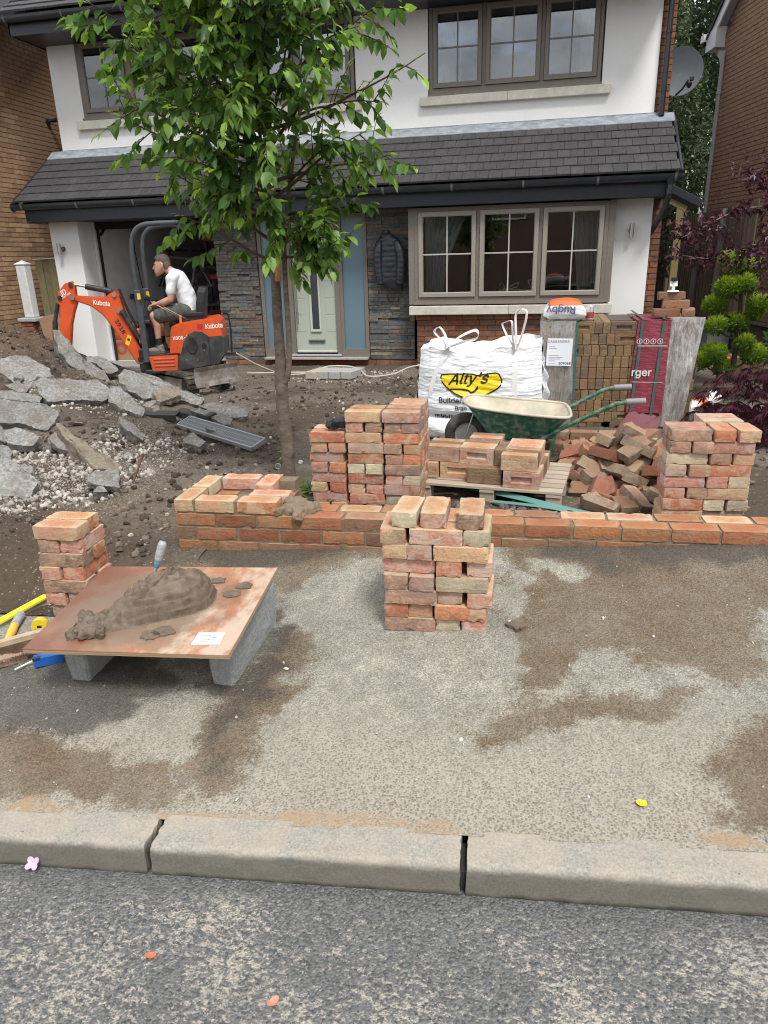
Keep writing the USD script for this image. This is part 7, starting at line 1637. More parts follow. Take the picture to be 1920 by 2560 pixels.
# small plants at the tree's foot
for nm, lb, (cx, cy), nL, sz, hh in (('weed', 'low green weed growing beside the tree trunk behind the wall', (-1.42, 4.20), 60, 0.05, 0.06), ('sapling', 'bright green young shoot standing left of the tree trunk', (-1.86, 4.9), 9, 0.07, 0.16)):
    t = thing(nm, lb, 'plant', (cx, cy, float(soil_z(cx, cy))))
    part(t, 'stem', join(*[tube([(0, 0, 0), (0.02 * math.cos(a), 0.02 * math.sin(a), hh)], 0.003, 5) for a in (0, 2, 4)]), TWIG)
    P = np.column_stack([gT.normal(size=nL) * (0.06 if nL > 20 else 0.01), gT.normal(size=nL) * (0.05 if nL > 20 else 0.01), gT.uniform(0.3, 1, nL) * hh]); T = np.column_stack([gT.normal(size=(nL, 2)), gT.uniform(-0.2, 0.5, nL)])
    tone_leaves(part(t, 'leaves', leaf_cards(P, T, np.tile([0, 0, 1.0], (nL, 1)), sz, sz * 0.3), LEAFM, kind='stuff'), nL, gT, np.full(nL, 0.6 if nL > 20 else 0.95))
t = thing('solar_light', 'small glass globe garden light on a stick behind the wall pier', 'garden light', (-1.62, 4.15, 0.14))
part(t, 'stake', cyl((0, 0, 0), (0, 0, 0.16), 0.004, 6), STEEL); part(t, 'globe', mv(trimesh_torus(0.018, 0.004, 16, 6), (0, 0, 0.18), Rx(math.pi / 2)), STEEL)
# ---------------------------------------------------------------- bulk bag
def bag_mat():
    m = Mat('woven_bag'); p = m.obj(); w = m.n('wave_texture', 'fac', wave_type='bands', bands_direction='z', profile='sine', vector=p, scale=9, distortion=6, detail=4, detail_scale=1.2)
    f = m.noise(m.scl(p, (3, 3, 9)), 4, 5, 0.6); c = m.mix(m.mr(f, 0.45, 0.7), (0.74, 0.755, 0.77), (0.62, 0.64, 0.665))
    c = m.mix(m.math('multiply', m.mr(m.n('separate_xyz', 'z', vector=p), 0.35, 0.02), m.mr(m.noise(p, 7, 5), 0.45, 0.65)), c, (0.40, 0.36, 0.31))
    h = m.math('add', m.math('multiply', m.noise(m.scl(p, (2.0, 2.0, 12)), 5, 5, 0.6, 0.8), 1.0), m.math('multiply', w, 0.25))
    return m.done(m.bsdf(c, 0.55, m.bump(h, 0.45, 0.02), specular_ior_level=0.3))


BAGM, STRAPM = bag_mat(), speck_mat('white_webbing', (0.66, 0.66, 0.65), (0.74, 0.74, 0.73), 60, 0.8, 0.4, 0.002)
BX0, BX1, BYF, BYB, BZ0, BZ1 = -1.0, 0.005, 5.86, 6.75, 0.06, 0.85


def bag_front(x, z):
    """How far the front of the bag bulges at x, z."""
    u = (x - (BX0 + BX1) / 2) / ((BX1 - BX0) / 2); t = (z - BZ0) / (BZ1 - BZ0)
    u, t = np.clip(u, -1, 1), np.clip(t, 0, 1)
    y = BYF + 0.14 * np.abs(u) ** 4 + 0.05 * np.clip((0.10 - t) / 0.10, 0, 1) ** 2 + 0.06 * t ** 3
    y = y + 0.055 * np.exp(-((t - 0.31 - 0.03 * u) / 0.035) ** 2) * ss(0.25, -0.3, u)          # the fold above the slumped foot
    y = y - 0.035 * np.exp(-((t - 0.14) / 0.12) ** 2)
    wr = (meshkit.fbm(np.stack([x * 3.5, z * 13 + x * 1.5, x * 0], -1), 4, 3) - 0.5) * 0.035 + (meshkit.fbm(np.stack([x * 9, z * 26, x * 0 + 4], -1), 3, 9) - 0.5) * 0.012
    return y + wr


def bag_body():
    n, k = 90, 70; V = []; F = []
    # front
    def surf(fn, a, b):
        o = len(V)
        for i in range(a + 1):
            for j in range(b + 1): V.append(fn(i / a, j / b))
        for i in range(a):
            for j in range(b):
                q = o + i * (b + 1) + j; F.extend([(q, q + b + 1, q + b + 2), (q, q + b + 2, q + 1)])
    def edge_z(u):          # sagging top hem
        return BZ1 - 0.055 * math.sin(math.pi * min(1, max(0, (u - 0.12) / 0.6))) ** 1 - 0.02 * (u < 0.1) + 0.02 * u + 0.008 * math.sin(u * 31)
    def side(t): return 0.018 * math.sin(math.pi * min(1.0, t * 1.1)) - 0.06 * max(0, 0.25 - t) / 0.25 + 0.035 * math.exp(-((t - 0.15) / 0.1) ** 2)
    def fr(u, t):
        xl = BX0 - side(t); xr = BX1 + side(t); x = xl + (xr - xl) * u; z = BZ0 + (edge_z(u) - BZ0) * t
        xx = BX0 + (BX1 - BX0) * u
        return (x, float(bag_front(np.array(xx), np.array(BZ0 + (BZ1 - BZ0) * t))), z)
    surf(fr, n, k)
    F[:] = [(a, b, c) for a, b, c in F]
    for sgn, uu in ((-1, 0.0), (1, 1.0)):
        def sd(t, w, uu=uu, sgn=sgn):
            x, y, z = fr(uu, t); yy = y + (BYB - y) * w; return (x + sgn * 0.06 * math.sin(math.pi * w) * math.sin(math.pi * min(1, t + 0.15)) + 0.012 * math.sin(z * 40 + w * 9), yy, z)
        o = len(F); surf(sd, k, 30)
        if sgn > 0: F[o:] = [(a, c, b) for a, b, c in F[o:]]
    def tp(u, w):
        x, y, z = fr(u, 1.0); yy = y + (BYB - y) * w
        return (x, yy, z - 0.10 * math.sin(math.pi * w) * math.sin(math.pi * u) + 0.02 * math.sin(u * 17 + w * 8) * math.sin(math.pi * w))
    surf(tp, 40, 20)
    def bkk(u, t): x, y, z = fr(u, t); return (x, BYB, z)
    o = len(F); surf(bkk, 20, 12); F[o:] = [(a, c, b) for a, b, c in F[o:]]
    return np.array(V), np.array(F)


bg = thing('bulk_bag', 'white woven bulk bag with yellow logo standing under the bay window', 'bulk bag')
part(bg, 'body', bag_body(), BAGM, smooth=45)


def ribbon(pts, w, wdir=(1, 0, 0), th=0.003, n=8):
    p = smoothpath(pts, n); t = np.gradient(p, axis=0); t /= np.linalg.norm(t, axis=1, keepdims=True)
    wd = np.asarray(wdir, float); s = wd - t * (t @ wd)[:, None]; s /= np.linalg.norm(s, axis=1, keepdims=True); nn = np.cross(t, s)
    V = np.stack([p - s * w / 2 - nn * th / 2, p + s * w / 2 - nn * th / 2, p + s * w / 2 + nn * th / 2, p - s * w / 2 + nn * th / 2], 1).reshape(-1, 3); F = []
    for i in range(len(p) - 1):
        for k in range(4):
            a, b = i * 4 + k, i * 4 + (k + 1) % 4; F += [(a, b, b + 4), (a, b + 4, a + 4)]
    return V, np.array(F)


def on_bag(x, z, o=0.006): return (x, float(bag_front(np.array(x), np.array(z))) - o, z)
part(bg, 'strap', ribbon([on_bag(-0.92, 0.30), on_bag(-0.90, 0.45), on_bag(-0.86, 0.62), on_bag(-0.80, 0.74), on_bag(-0.765, 0.80), (-0.75, 5.90, 0.86)], 0.036, (1, 0, 0.35)), STRAPM)
part(bg, 'strap', ribbon([on_bag(-0.20, 0.30), on_bag(-0.20, 0.5), on_bag(-0.20, 0.7), on_bag(-0.195, 0.80), (-0.195, 5.93, 0.88)], 0.042, (1, 0, 0)), STRAPM)
L1 = [(-0.765, 5.92, 0.83), (-0.79, 5.92, 0.90), (-0.845, 5.94, 0.95), (-0.865, 5.95, 0.985), (-0.825, 5.94, 1.015), (-0.785, 5.93, 0.97), (-0.755, 5.92, 0.90), (-0.745, 5.91, 0.84)]
L2 = [(-0.765, 5.90, 0.85), (-0.66, 5.88, 0.935), (-0.56, 5.88, 0.985), (-0.515, 5.88, 0.99), (-0.50, 5.89, 0.955), (-0.53, 5.9, 0.92), (-0.62, 5.91, 0.90), (-0.73, 5.92, 0.865)]
L3 = [(-0.21, 5.93, 0.84), (-0.275, 5.96, 0.94), (-0.315, 5.98, 1.025), (-0.295, 5.98, 1.045), (-0.245, 5.97, 1.055), (-0.235, 5.96, 0.98), (-0.225, 5.94, 0.90), (-0.215, 5.93, 0.85)]
L4 = [(-0.20, 5.91, 0.84), (-0.205, 5.90, 0.98), (-0.21, 5.90, 1.10), (-0.185, 5.90, 1.145), (-0.155, 5.90, 1.15), (-0.125, 5.91, 1.12), (-0.145, 5.92, 1.0), (-0.18, 5.92, 0.88)]
for P, wd in ((L1, (0.3, 1, 0)), (L2, (0.1, 1, 0.5)), (L3, (0.3, 1, 0)), (L4, (0.4, 1, 0))): part(bg, 'lifting_loop', ribbon(P, 0.040, wd), STRAPM)


def project_flat(v, f, o):
    """Lays a flat print (x, z) on the bag's front."""
    v, f = subdiv((v, f), 0.03); y = bag_front(v[:, 0], v[:, 2]); return np.stack([v[:, 0], y - o, v[:, 2]], 1), f


def flat_poly(pts, o, holes=None):
    P = Polygon(pts, holes).buffer(0); v, f = trimesh.creation.triangulate_polygon(P, engine='earcut'); return project_flat(np.stack([v[:, 0], v[:, 0] * 0, v[:, 1]], 1), np.asarray(f), o)


def zx(pts): return [(-0.81 + (x - 330) * 0.000995, 0.625 - (y - 640) * 0.00101 - 0.00004 * (x - 330)) for x, y in pts]
lo = smoothpath([(*q, 0) for q in zx([(330, 645), (350, 622), (450, 612), (590, 606), (640, 616), (700, 602), (800, 588), (832, 618), (845, 665), (828, 702), (780, 742), (700, 782), (640, 803), (580, 812), (500, 797), (420, 762), (365, 718), (335, 680), (330, 645)])], 5)[:, :2]
LOGY = flat_mat('logo_yellow', (0.80, 0.60, 0.015), 0.5)
part(bg, 'logo_outline', flat_poly(Polygon(lo).buffer(0), 0.0035), BLACKINK)
part(bg, 'logo_field', flat_poly(Polygon(lo).buffer(0).buffer(-0.012), 0.0055), LOGY)


def bag_text(text, h, x, z, rot=0.0, shear=0.0, bold=False, o=0.0075, name='lettering', mat=None, clip=None):
    m = meshkit.text_mesh(text, h, 0.001, bold); v = np.array(m.vertices); f = np.array(m.faces)
    f = f[(v[f][:, :, 2] > 0.0005).all(1)]
    X = v[:, 0] + shear * v[:, 1]; Z = v[:, 1]; c, s = math.cos(rot), math.sin(rot)
    w = np.stack([x + X * c - Z * s, X * 0, z + X * s + Z * c], 1)
    part(bg, name, project_flat(w, f, o), mat or BLACKINK)


bag_text("Alty's", 0.088, -0.745, 0.558, 0.045, 0.42, True)
part(bg, 'logo_swash', flat_poly(smoothpath([(*q, 0) for q in zx([(385, 745), (460, 732), (560, 735), (590, 752), (620, 735), (640, 705), (650, 720), (625, 752), (590, 768), (555, 748), (450, 745), (385, 752), (385, 745)])], 4)[:, :2], 0.0076), BLACKINK)
bag_text('Builders', 0.044, -0.825, 0.405, 0.0, 0, True)
bag_text('Bran', 0.034, -0.685, 0.345, 0.0, 0, True)
bag_text('Much Hoole', 0.044, -0.865, 0.275, 0.0, 0, True)
bag_text('.altys.co.uk', 0.042, -0.42, 0.115, 0.09, 0.12, True)

# ---------------------------------------------------------------- banded pack of bricks
PY = 6.5
pk = thing('brick_pack', 'banded pack of brown bricks in torn clear and red wrapping', 'brick pack')
Rp = random.Random(31); pitch = 0.0966; z0 = 0.03
part(pk, 'core', bb(0.03, 1.26, PY + 0.24, PY + 0.86, 0.0, z0 + 9.9 * pitch), BASE)
for r in range(10):
    x = 0.012; z = z0 + (9 - r) * pitch + pitch / 2; zi = 10 - r
    off = Rp.uniform(-0.004, 0.004)
    while x < 1.25:
        if r == 9 and (0.52 < x < 0.58 or 0.86 < x < 0.92): x += 0.07; continue
        fr = Rp.random() < (0.22 if r in (0, 1, 2, 6, 8, 9) else 0.06) and x < 1.05
        w = 0.213 if fr else 0.0655
        mt = Rp.choices(B_NEW, [4, 4, 2])[0]
        if fr: mh = mv(frog_brick(0.213, 0.066, pitch - 0.001), (0, 0.033, 0))
        else: mh = mv(rough(subdiv(cbox(w - 0.003, 0.212, pitch - 0.003, (0, 0, 0), 0.004), 0.06), 0.0012, 25, r), (0, 0.106, 0))
        part(pk, 'brick', mh, mt, loc=(x + w / 2, PY + off + Rp.uniform(-0.003, 0.004), z), rz=Rp.uniform(-0.01, 0.01))
        if r == 0 and not fr:
            for q in (1, 2, 3): part(pk, 'brick', cbox(w - 0.002, 0.212, pitch - 0.002, (0, 0.106, 0), 0.003), mt, loc=(x + w / 2, PY + q * 0.215, z))
        x += w + 0.001
part(pk, 'bearer', join(bb(0.02, 1.24, PY + 0.02, PY + 0.10, 0.0, 0.028), bb(0.45, 1.0, PY - 0.03, PY - 0.01, 0.015, 0.03)), TIMB)


def film_mat(name, col, thick, white=0.6):
    m = Mat(name); p = m.obj(); f = m.noise(m.scl(p, (7, 7, 1.3)), 4, 6, 0.75, 1.0); f2 = m.noise(p, 5, 4, 0.6)
    nrm = m.bump(m.math('add', f, m.math('multiply', m.noise(p, 22, 4), 0.4)), 0.6, 0.02)
    d = m.n('mix_closure', 'closure', fac=0.4, closure1=m.n('diffuse_bsdf', 'BSDF', color=col, normal=nrm), closure2=m.n('glossy_bsdf', 'BSDF', color=(0.8, 0.8, 0.8), roughness=0.25, normal=nrm))
    a = m.math('add', m.math('multiply', m.mr(f, 0.42, 0.62), white), m.math('multiply', m.mr(f2, 0.48, 0.66), 0.25))
    return m.done(m.n('mix_closure', 'closure', fac=m.math('add', a, thick), closure1=m.n('transparent_bsdf', 'BSDF', color=(0.93, 0.93, 0.92)), closure2=d))


CLEARF = film_mat('clear_film', (0.42, 0.41, 0.39), 0.22, 0.40); CLOUDF = film_mat('cloudy_film', (0.46, 0.44, 0.41), 0.25, 0.75)
REDF = speck_mat('red_film', (0.19, 0.026, 0.045), (0.26, 0.048, 0.072), 14, 0.32, 0.7, 0.012, stretch=(1, 1, 3), spec=0.6)


def sheet(x0, x1, z0, z1, y, amp, seed, nx=20, nz=40, xb=None, wrap=None):
    xs = np.linspace(0, 1, nx); zs = np.linspace(0, 1, nz); V = []
    for s in xs:
        for t in zs:
            xa = x0 + (xb[0] - x0) * (1 - t) if xb else x0; xc = x1 + (xb[1] - x1) * (1 - t) if xb else x1
            V.append((xa + (xc - xa) * s, y, z0 + (z1 - z0) * t))
    V = np.array(V); V[:, 1] += (meshkit.fbm(np.stack([V[:, 0] * 9, V[:, 2] * 5, V[:, 0] * 0 + seed], -1), 4, seed) - 0.62) * amp
    i, j = np.meshgrid(np.arange(nx - 1), np.arange(nz - 1), indexing='ij'); a = (i * nz + j).ravel()
    return V, np.vstack([np.stack([a, a + nz, a + nz + 1], 1), np.stack([a, a + nz + 1, a + 1], 1)])


ZT = z0 + 10 * pitch
part(pk, 'clear_wrap', join(sheet(-0.012, 0.285, 0.03, ZT + 0.012, PY - 0.012, 0.03, 3)), CLEARF, smooth=True)
v, f = sheet(PY - 0.01, PY + 0.88, 0.03, ZT + 0.01, 0, 0.03, 5); part(pk, 'clear_wrap', (np.stack([-0.012 + v[:, 1], v[:, 0], v[:, 2]], 1), f), CLEARF, smooth=True)
v, f = sheet(-0.01, 0.29, PY - 0.01, PY + 0.6, 0, 0.02, 8); part(pk, 'clear_wrap', (np.stack([v[:, 0], v[:, 2], ZT + 0.012 - v[:, 1]], 1), f), CLOUDF, smooth=True)
part(pk, 'cloudy_wrap', sheet(1.045, 1.315, 0.10, ZT + 0.035, PY - 0.016, 0.035, 7, xb=(1.03, 1.22)), CLOUDF, smooth=True)
v, f = sheet(PY - 0.01, PY + 0.86, 0.10, ZT + 0.02, 0, 0.03, 6); part(pk, 'cloudy_wrap', (np.stack([1.285 - v[:, 1], v[:, 0], v[:, 2]], 1), f), CLOUDF, smooth=True)
rdw = part(pk, 'red_wrap', join(sheet(0.79, 1.05, 0.22, ZT + 0.010, PY - 0.014, 0.022, 9, xb=(0.755, 1.035)), sheet(1.036, 1.052, 0.2, ZT + 0.012, PY - 0.020, 0.01, 12, nx=3)), REDF, smooth=True)
v, f = sheet(0.78, 1.05, 0, 0.55, 0, 0.02, 4); part(pk, 'red_wrap', (np.stack([v[:, 0], PY - 0.014 + v[:, 2], ZT + 0.012 - v[:, 1]], 1), f), REDF, smooth=True)
fl_v, fl_f = sheet(0, 1, 0, 1, 0, 0.03, 21, 26, 20)
Q = [np.array(q) for q in ((0.78, PY - 0.02, 0.235), (1.04, PY - 0.02, 0.20), (0.66, PY - 0.20, 0.10), (0.99, PY - 0.16, -0.02))]
s_, t_ = fl_v[:, :1], 1 - fl_v[:, 2:]
part(pk, 'red_flap', ((1 - s_) * (1 - t_) * Q[0] + s_ * (1 - t_) * Q[1] + (1 - s_) * t_ * Q[2] + s_ * t_ * Q[3] + fl_v[:, 1:2] * [0, 1, 1], fl_f), flat_mat('red_flap_film', (0.12, 0.012, 0.026), 0.6), smooth=True)
GRST = speck_mat('green_strapping', (0.035, 0.10, 0.085), (0.055, 0.135, 0.115), 20, 0.45, 0.1, 0.002)
part(pk, 'strap', join(bb(0.285, 0.305, PY - 0.019, PY - 0.016, 0.0, ZT + 0.004), bb(0.285, 0.305, PY - 0.019, PY + 0.87, ZT + 0.014, ZT + 0.017)), GRST)
for xa, xb in ((0.815, 0.775), (0.985, 0.945)):
    part(pk, 'strap', hull([(xa + dx, PY - 0.030 + dy, ZT + 0.004) for dx in (0, 0.022) for dy in (0, 0.003)] + [(xb + dx, PY - 0.030 + dy, 0.12) for dx in (0, 0.022) for dy in (0, 0.003)]), GRST)
    part(pk, 'strap', bb(xa, xa + 0.022, PY - 0.028, PY + 0.87, ZT + 0.024, ZT + 0.027), GRST)


def front_text(parent, text, h, x, z, y, mat, rot=0.0, bold=True, name='lettering', flip=False):
    m = meshkit.text_mesh(text, h, 0.0012, bold); v = np.array(m.vertices); c, s = math.cos(rot), math.sin(rot)
    X, Z = v[:, 0] * c - v[:, 1] * s, v[:, 0] * s + v[:, 1] * c
    part(parent, name, (np.stack([x + X, y - v[:, 2], z + Z], 1), np.array(m.faces)), mat)


FILMW = flat_mat('film_white', (0.62, 0.58, 0.58), 0.5)
front_text(rdw, 'rger', 0.062, 0.765, 0.545, PY - 0.030, FILMW)
part(rdw, 'printed_line', join(bb(0.80, 1.04, PY - 0.0302, PY - 0.0290, 0.795, 0.800), bb(0.78, 1.035, PY - 0.0302, PY - 0.0290, 0.49, 0.493)), FILMW)
for k in range(4): part(rdw, 'printed_symbol', join(mv(lathe([(0.019, 0), (0.023, 0), (0.023, 0.001), (0.019, 0.001)], 20), (0.812 + k * 0.055, PY - 0.0295, 0.835), Rx(math.pi / 2)), bb(0.808 + k * 0.055, 0.816 + k * 0.055, PY - 0.0302, PY - 0.0292, 0.825, 0.845)), FILMW)
lab = part(pk, 'delivery_label', mv(cbox(0.215, 0.002, 0.235, (0, 0, 0), 0.0005), (0.155, PY - 0.034, 0.745), Ry(0.02)), flat_mat('paper_white', (0.66, 0.68, 0.71), 0.6))
front_text(lab, 'CASSANDRA', 0.022, 0.052, 0.826, PY - 0.0352, flat_mat('print_grey', (0.16, 0.17, 0.2), 0.6), bold=False)
front_text(lab, '209068', 0.020, 0.150, 0.640, PY - 0.0352, BLACKINK)
part(lab, 'fine_print', join(*[bb(0.065, 0.065 + w, PY - 0.0356, PY - 0.0350, z, z + 0.004) for w, z in ((0.05, 0.79), (0.07, 0.775), (0.09, 0.715), (0.12, 0.70), (0.10, 0.685), (0.06, 0.668), (0.06, 0.643))]), '/World/Looks/print_grey')
# on the pack
CEMB = speck_mat('cement_bag_paper', (0.62, 0.62, 0.60), (0.70, 0.70, 0.69), 9, 0.6, 0.3, 0.008)
cb = thing('cement_bag', 'white and orange cement bag lying on top of the brick pack', 'bag', (0.185, PY + 0.22, ZT + 0.018))
v, f = subdiv(cbox(0.36, 0.46, 0.16, (0, 0, 0.08), 0.05), 0.03); v = rough((v, f), (0.008, 0.008, 0.008), 12, 4)[0]; v[:, 2] *= np.where(v[:, 2] > 0.02, 1 - 0.35 * (np.abs(v[:, 0]) / 0.18) ** 3, 1)
top = v[:, 2][f].mean(1) > 0.118
part(cb, 'sack', compact(v, f[~top])[:2], CEMB, smooth=True); part(cb, 'orange_band', compact(v, f[top])[:2], flat_mat('bag_orange', (0.62, 0.12, 0.03), 0.5), smooth=True)
front_text(cb, 'Rugby', -0.06, 0.09, 0.113, -0.241, flat_mat('print_blue', (0.09, 0.10, 0.2), 0.5), bold=True)
part(cb, 'printed_line', bb(-0.12, 0.10, -0.243, -0.241, 0.035, 0.038), '/World/Looks/print_grey')
t = thing('drink_can', 'dented silver and red can standing beside the cement bag', 'can', (0.40, PY + 0.16, ZT + 0.001))
part(t, 'can', lathe([(0, 0), (0.028, 0.002), (0.034, 0.012), (0.034, 0.11), (0.028, 0.125), (0.026, 0.128), (0, 0.124)], 20), flat_mat('can_silver', (0.6, 0.6, 0.62), 0.3, metallic=0.6), smooth=40)
part(t, 'print', lathe([(0.0346, 0.02), (0.0348, 0.03), (0.0348, 0.065), (0.0346, 0.07)], 20), flat_mat('can_red', (0.35, 0.04, 0.04), 0.4), smooth=40)
for k, (x, z, rz, lb) in enumerate(((1.02, 0, 0.05, 'left brick of the bottom pair on the red wrapped pack corner'), (1.20, 0, 1.45, 'right brick of the bottom pair on the red wrapped pack corner'), (1.10, 1, -0.06, 'middle brick of the small pile on the red wrapped pack corner'), (1.06, 2, 0.03, 'uppermost brick of the small pile on the pack, white dispenser on it'))):
    loose_brick(lb, brick_mesh(), B_HEAP[k % 2], 'bricks piled on the pack', (x, PY + 0.12 + 0.02 * k, ZT + 0.03 + 0.033 + z * 0.066), rz)
t = thing('dispenser', 'small white plastic dispenser with dark cap on the uppermost brick', 'dispenser', (1.065, PY + 0.15, ZT + 0.03 + 0.199))
part(t, 'base', lathe([(0, 0), (0.05, 0), (0.045, 0.012), (0, 0.014)], 16), flat_mat('plastic_white', (0.7, 0.7, 0.7), 0.4)); part(t, 'stem', join(cyl((0.0, 0, 0.01), (0, 0, 0.07), 0.012, 8), hull([(-0.03, -0.01, 0.045), (0.03, -0.01, 0.045), (-0.03, 0.01, 0.085), (0.03, 0.01, 0.085), (0.02, 0, 0.09)])), '/World/Looks/plastic_white'); part(t, 'cap', cyl((0, 0, 0.088), (0, 0, 0.115), 0.024, 12), BLACK)


# ---------------------------------------------------------------- wheelbarrows
GREENP = speck_mat('barrow_green', (0.010, 0.075, 0.045), (0.018, 0.105, 0.062), 9, 0.42, 0.1, 0.003, c3=(0.30, 0.29, 0.24), s3=24, amt3=0.55, spec=0.5)
INNER = speck_mat('barrow_mortar', (0.42, 0.36, 0.27), (0.58, 0.52, 0.42), 8, 0.9, 0.4, 0.006, c3=(0.30, 0.33, 0.27), s3=5, amt3=0.5)
TYRE = speck_mat('tyre', (0.025, 0.025, 0.026), (0.05, 0.048, 0.045), 20, 0.85, 0.3, 0.003, c3=(0.14, 0.12, 0.10), s3=7, amt3=0.6)


def tray(rim, bot, th=0.004):
    """A pressed tray between a rim outline and a smaller bottom outline (same count)."""
    rim, bot = np.array(rim, float), np.array(bot, float); n = len(rim); rows = [rim]
    for t in np.linspace(0, 1, 9)[1:]: rows.append(rim + (bot - rim) * np.array([t, t, t]) + np.array([0, 0, -0.0]))
    rows.append(bot * 0.5 + bot.mean(0) * 0.5)
    V = np.vstack(rows); F = []
    for i in range(len(rows) - 1):
        for j in range(n): a, b = i * n + j, i * n + (j + 1) % n; F += [(a, b, b + n), (a, b + n, a + n)]
    c = len(V); V = np.vstack([V, bot.mean(0)]); e = (len(rows) - 1) * n
    F += [(e + j, e + (j + 1) % n, c) for j in range(n)]
    return V, np.array(F)


def barrow(name, lb, loc, rz, paint, inner, tilt=0.0):
    t = thing(name, lb, 'wheelbarrow', loc, rz, ry=tilt)
    rimo = smoothpath([(-0.41, 0, 0.445), (-0.39, -0.14, 0.44), (-0.30, -0.245, 0.425), (0.0, -0.285, 0.39), (0.28, -0.285, 0.365), (0.365, -0.24, 0.36), (0.385, -0.1, 0.362), (0.385, 0.1, 0.362), (0.365, 0.24, 0.36), (0.28, 0.285, 0.365), (0, 0.285, 0.39), (-0.30, 0.245, 0.425), (-0.39, 0.14, 0.44), (-0.41, 0, 0.445)], 4)[:-1]
    c = np.array([0.03, 0, 0]); bot = (rimo - c) * np.array([0.52, 0.56, 0]) + c + [0.0, 0, 0.155]
    o = tray(rimo, bot); o = (o[0], o[1]); i_ = tray(rimo * [0.985, 0.98, 1] + [0, 0, -0.001], bot * [0.98, 0.97, 1] + [0, 0, 0.006])
    tr = part(t, 'tray', o, paint, smooth=50); part(t, 'tray_inside', (i_[0], i_[1][:, ::-1]), inner, smooth=50)
    rp = np.vstack([rimo, rimo[:1]]); part(tr, 'rim', tube(rp, 0.011, 8, False), inner if inner is INNER else paint, smooth=True)
    for s in (-1, 1):
        part(t, 'frame_tube', tube(smoothpath([(-0.60, s * 0.03, 0.105), (-0.575, s * 0.10, 0.105), (-0.45, s * 0.125, 0.125), (-0.2, s * 0.14, 0.155), (0.10, s * 0.17, 0.15), (0.36, s * 0.24, 0.30), (0.62, s * 0.28, 0.44), (0.72, s * 0.285, 0.475), (0.80, s * 0.285, 0.485)], 6), 0.0165, 10), paint, smooth=True)
        part(t, 'grip', join(cyl((0.74, s * 0.285, 0.480), (0.87, s * 0.285, 0.488), 0.022, 10)), flat_mat('grip_grey', (0.22, 0.22, 0.22), 0.6) if '/World/Looks/grip_grey' not in made else '/World/Looks/grip_grey', smooth=40); made.add('/World/Looks/grip_grey')
        part(t, 'leg', join(tube(smoothpath([(0.08, s * 0.16, 0.15), (0.16, s * 0.20, 0.02), (0.20, s * 0.20, 0.0), (0.24, s * 0.2, 0.06), (0.27, s * 0.2, 0.22)], 6), 0.014, 8)), paint, smooth=True)
        part(t, 'stay', tube(smoothpath([(-0.33, s * 0.07, 0.35), (-0.37, s * 0.07, 0.22), (-0.385, s * 0.065, 0.165)], 4), 0.006, 6), STEEL)
    w = part(t, 'wheel', mv(trimesh_torus(0.125, 0.045, 40, 12), (-0.385, 0, 0.17), Rx(math.pi / 2)), TYRE, smooth=True)
    part(w, 'rim', mv(lathe([(0.0, -0.03), (0.05, -0.028), (0.075, -0.014), (0.095, -0.03), (0.098, 0), (0.095, 0.03), (0.075, 0.014), (0.05, 0.028), (0, 0.03)], 28), (-0.385, 0, 0.17), Rx(math.pi / 2)), speck_mat('wheel_rim', (0.30, 0.29, 0.27), (0.40, 0.39, 0.37), 14, 0.6, 0.2, 0.002) if '/World/Looks/wheel_rim' not in made else '/World/Looks/wheel_rim', smooth=30); made.add('/World/Looks/wheel_rim')
    return t


made = set()
barrow('wheelbarrow', 'green wheelbarrow with mortar crusted tray standing before the white bulk bag', (-0.155, 5.44, 0.085), 0.06, GREENP, INNER)
RUSTP = speck_mat('barrow_rust', (0.36, 0.12, 0.055), (0.46, 0.19, 0.095), 10, 0.7, 0.2, 0.003, c3=(0.25, 0.13, 0.08), s3=6)
barrow('wheelbarrow', 'rusty orange wheelbarrow in the side passage beyond the brick pack', (2.12, 13.9, 0.02), math.pi * 0.86, RUSTP, RUSTP)

# ---------------------------------------------------------------- low pallet with bricks on edge
pa_ = math.atan2(4.085 - 4.193, 0.156 + 0.717); PO = np.array([-0.735, 4.19, 0.0]); PR = Rz(pa_)
PALT = speck_mat('pallet_wood', (0.30, 0.26, 0.20), (0.44, 0.385, 0.31), 14, 0.9, 0.4, 0.003, stretch=(0.6, 5, 5), rvar=0.15, c3=(0.42, 0.22, 0.14), s3=7, amt3=0.35)
pl_ = thing('pallet', 'low wooden pallet behind the garden wall carrying bricks laid on edge', 'pallet', (PO[0], PO[1], 0.115), pa_)
for k in range(7): part(pl_, 'deck_board', cbox(0.90, 0.075, 0.018, (0.45, 0.045 + k * 0.094, 0.115), 0.002), PALT)
for x in (0.05, 0.45, 0.85):
    part(pl_, 'bearer', cbox(0.09, 0.64, 0.02, (x, 0.33, 0.095), 0.002), PALT)
    for y in (0.06, 0.33, 0.60): part(pl_, 'block', cbox(0.09, 0.08, 0.075, (x, y, 0.047), 0.003), PALT)
zb = 0.115 + 0.125
_pn = [0]


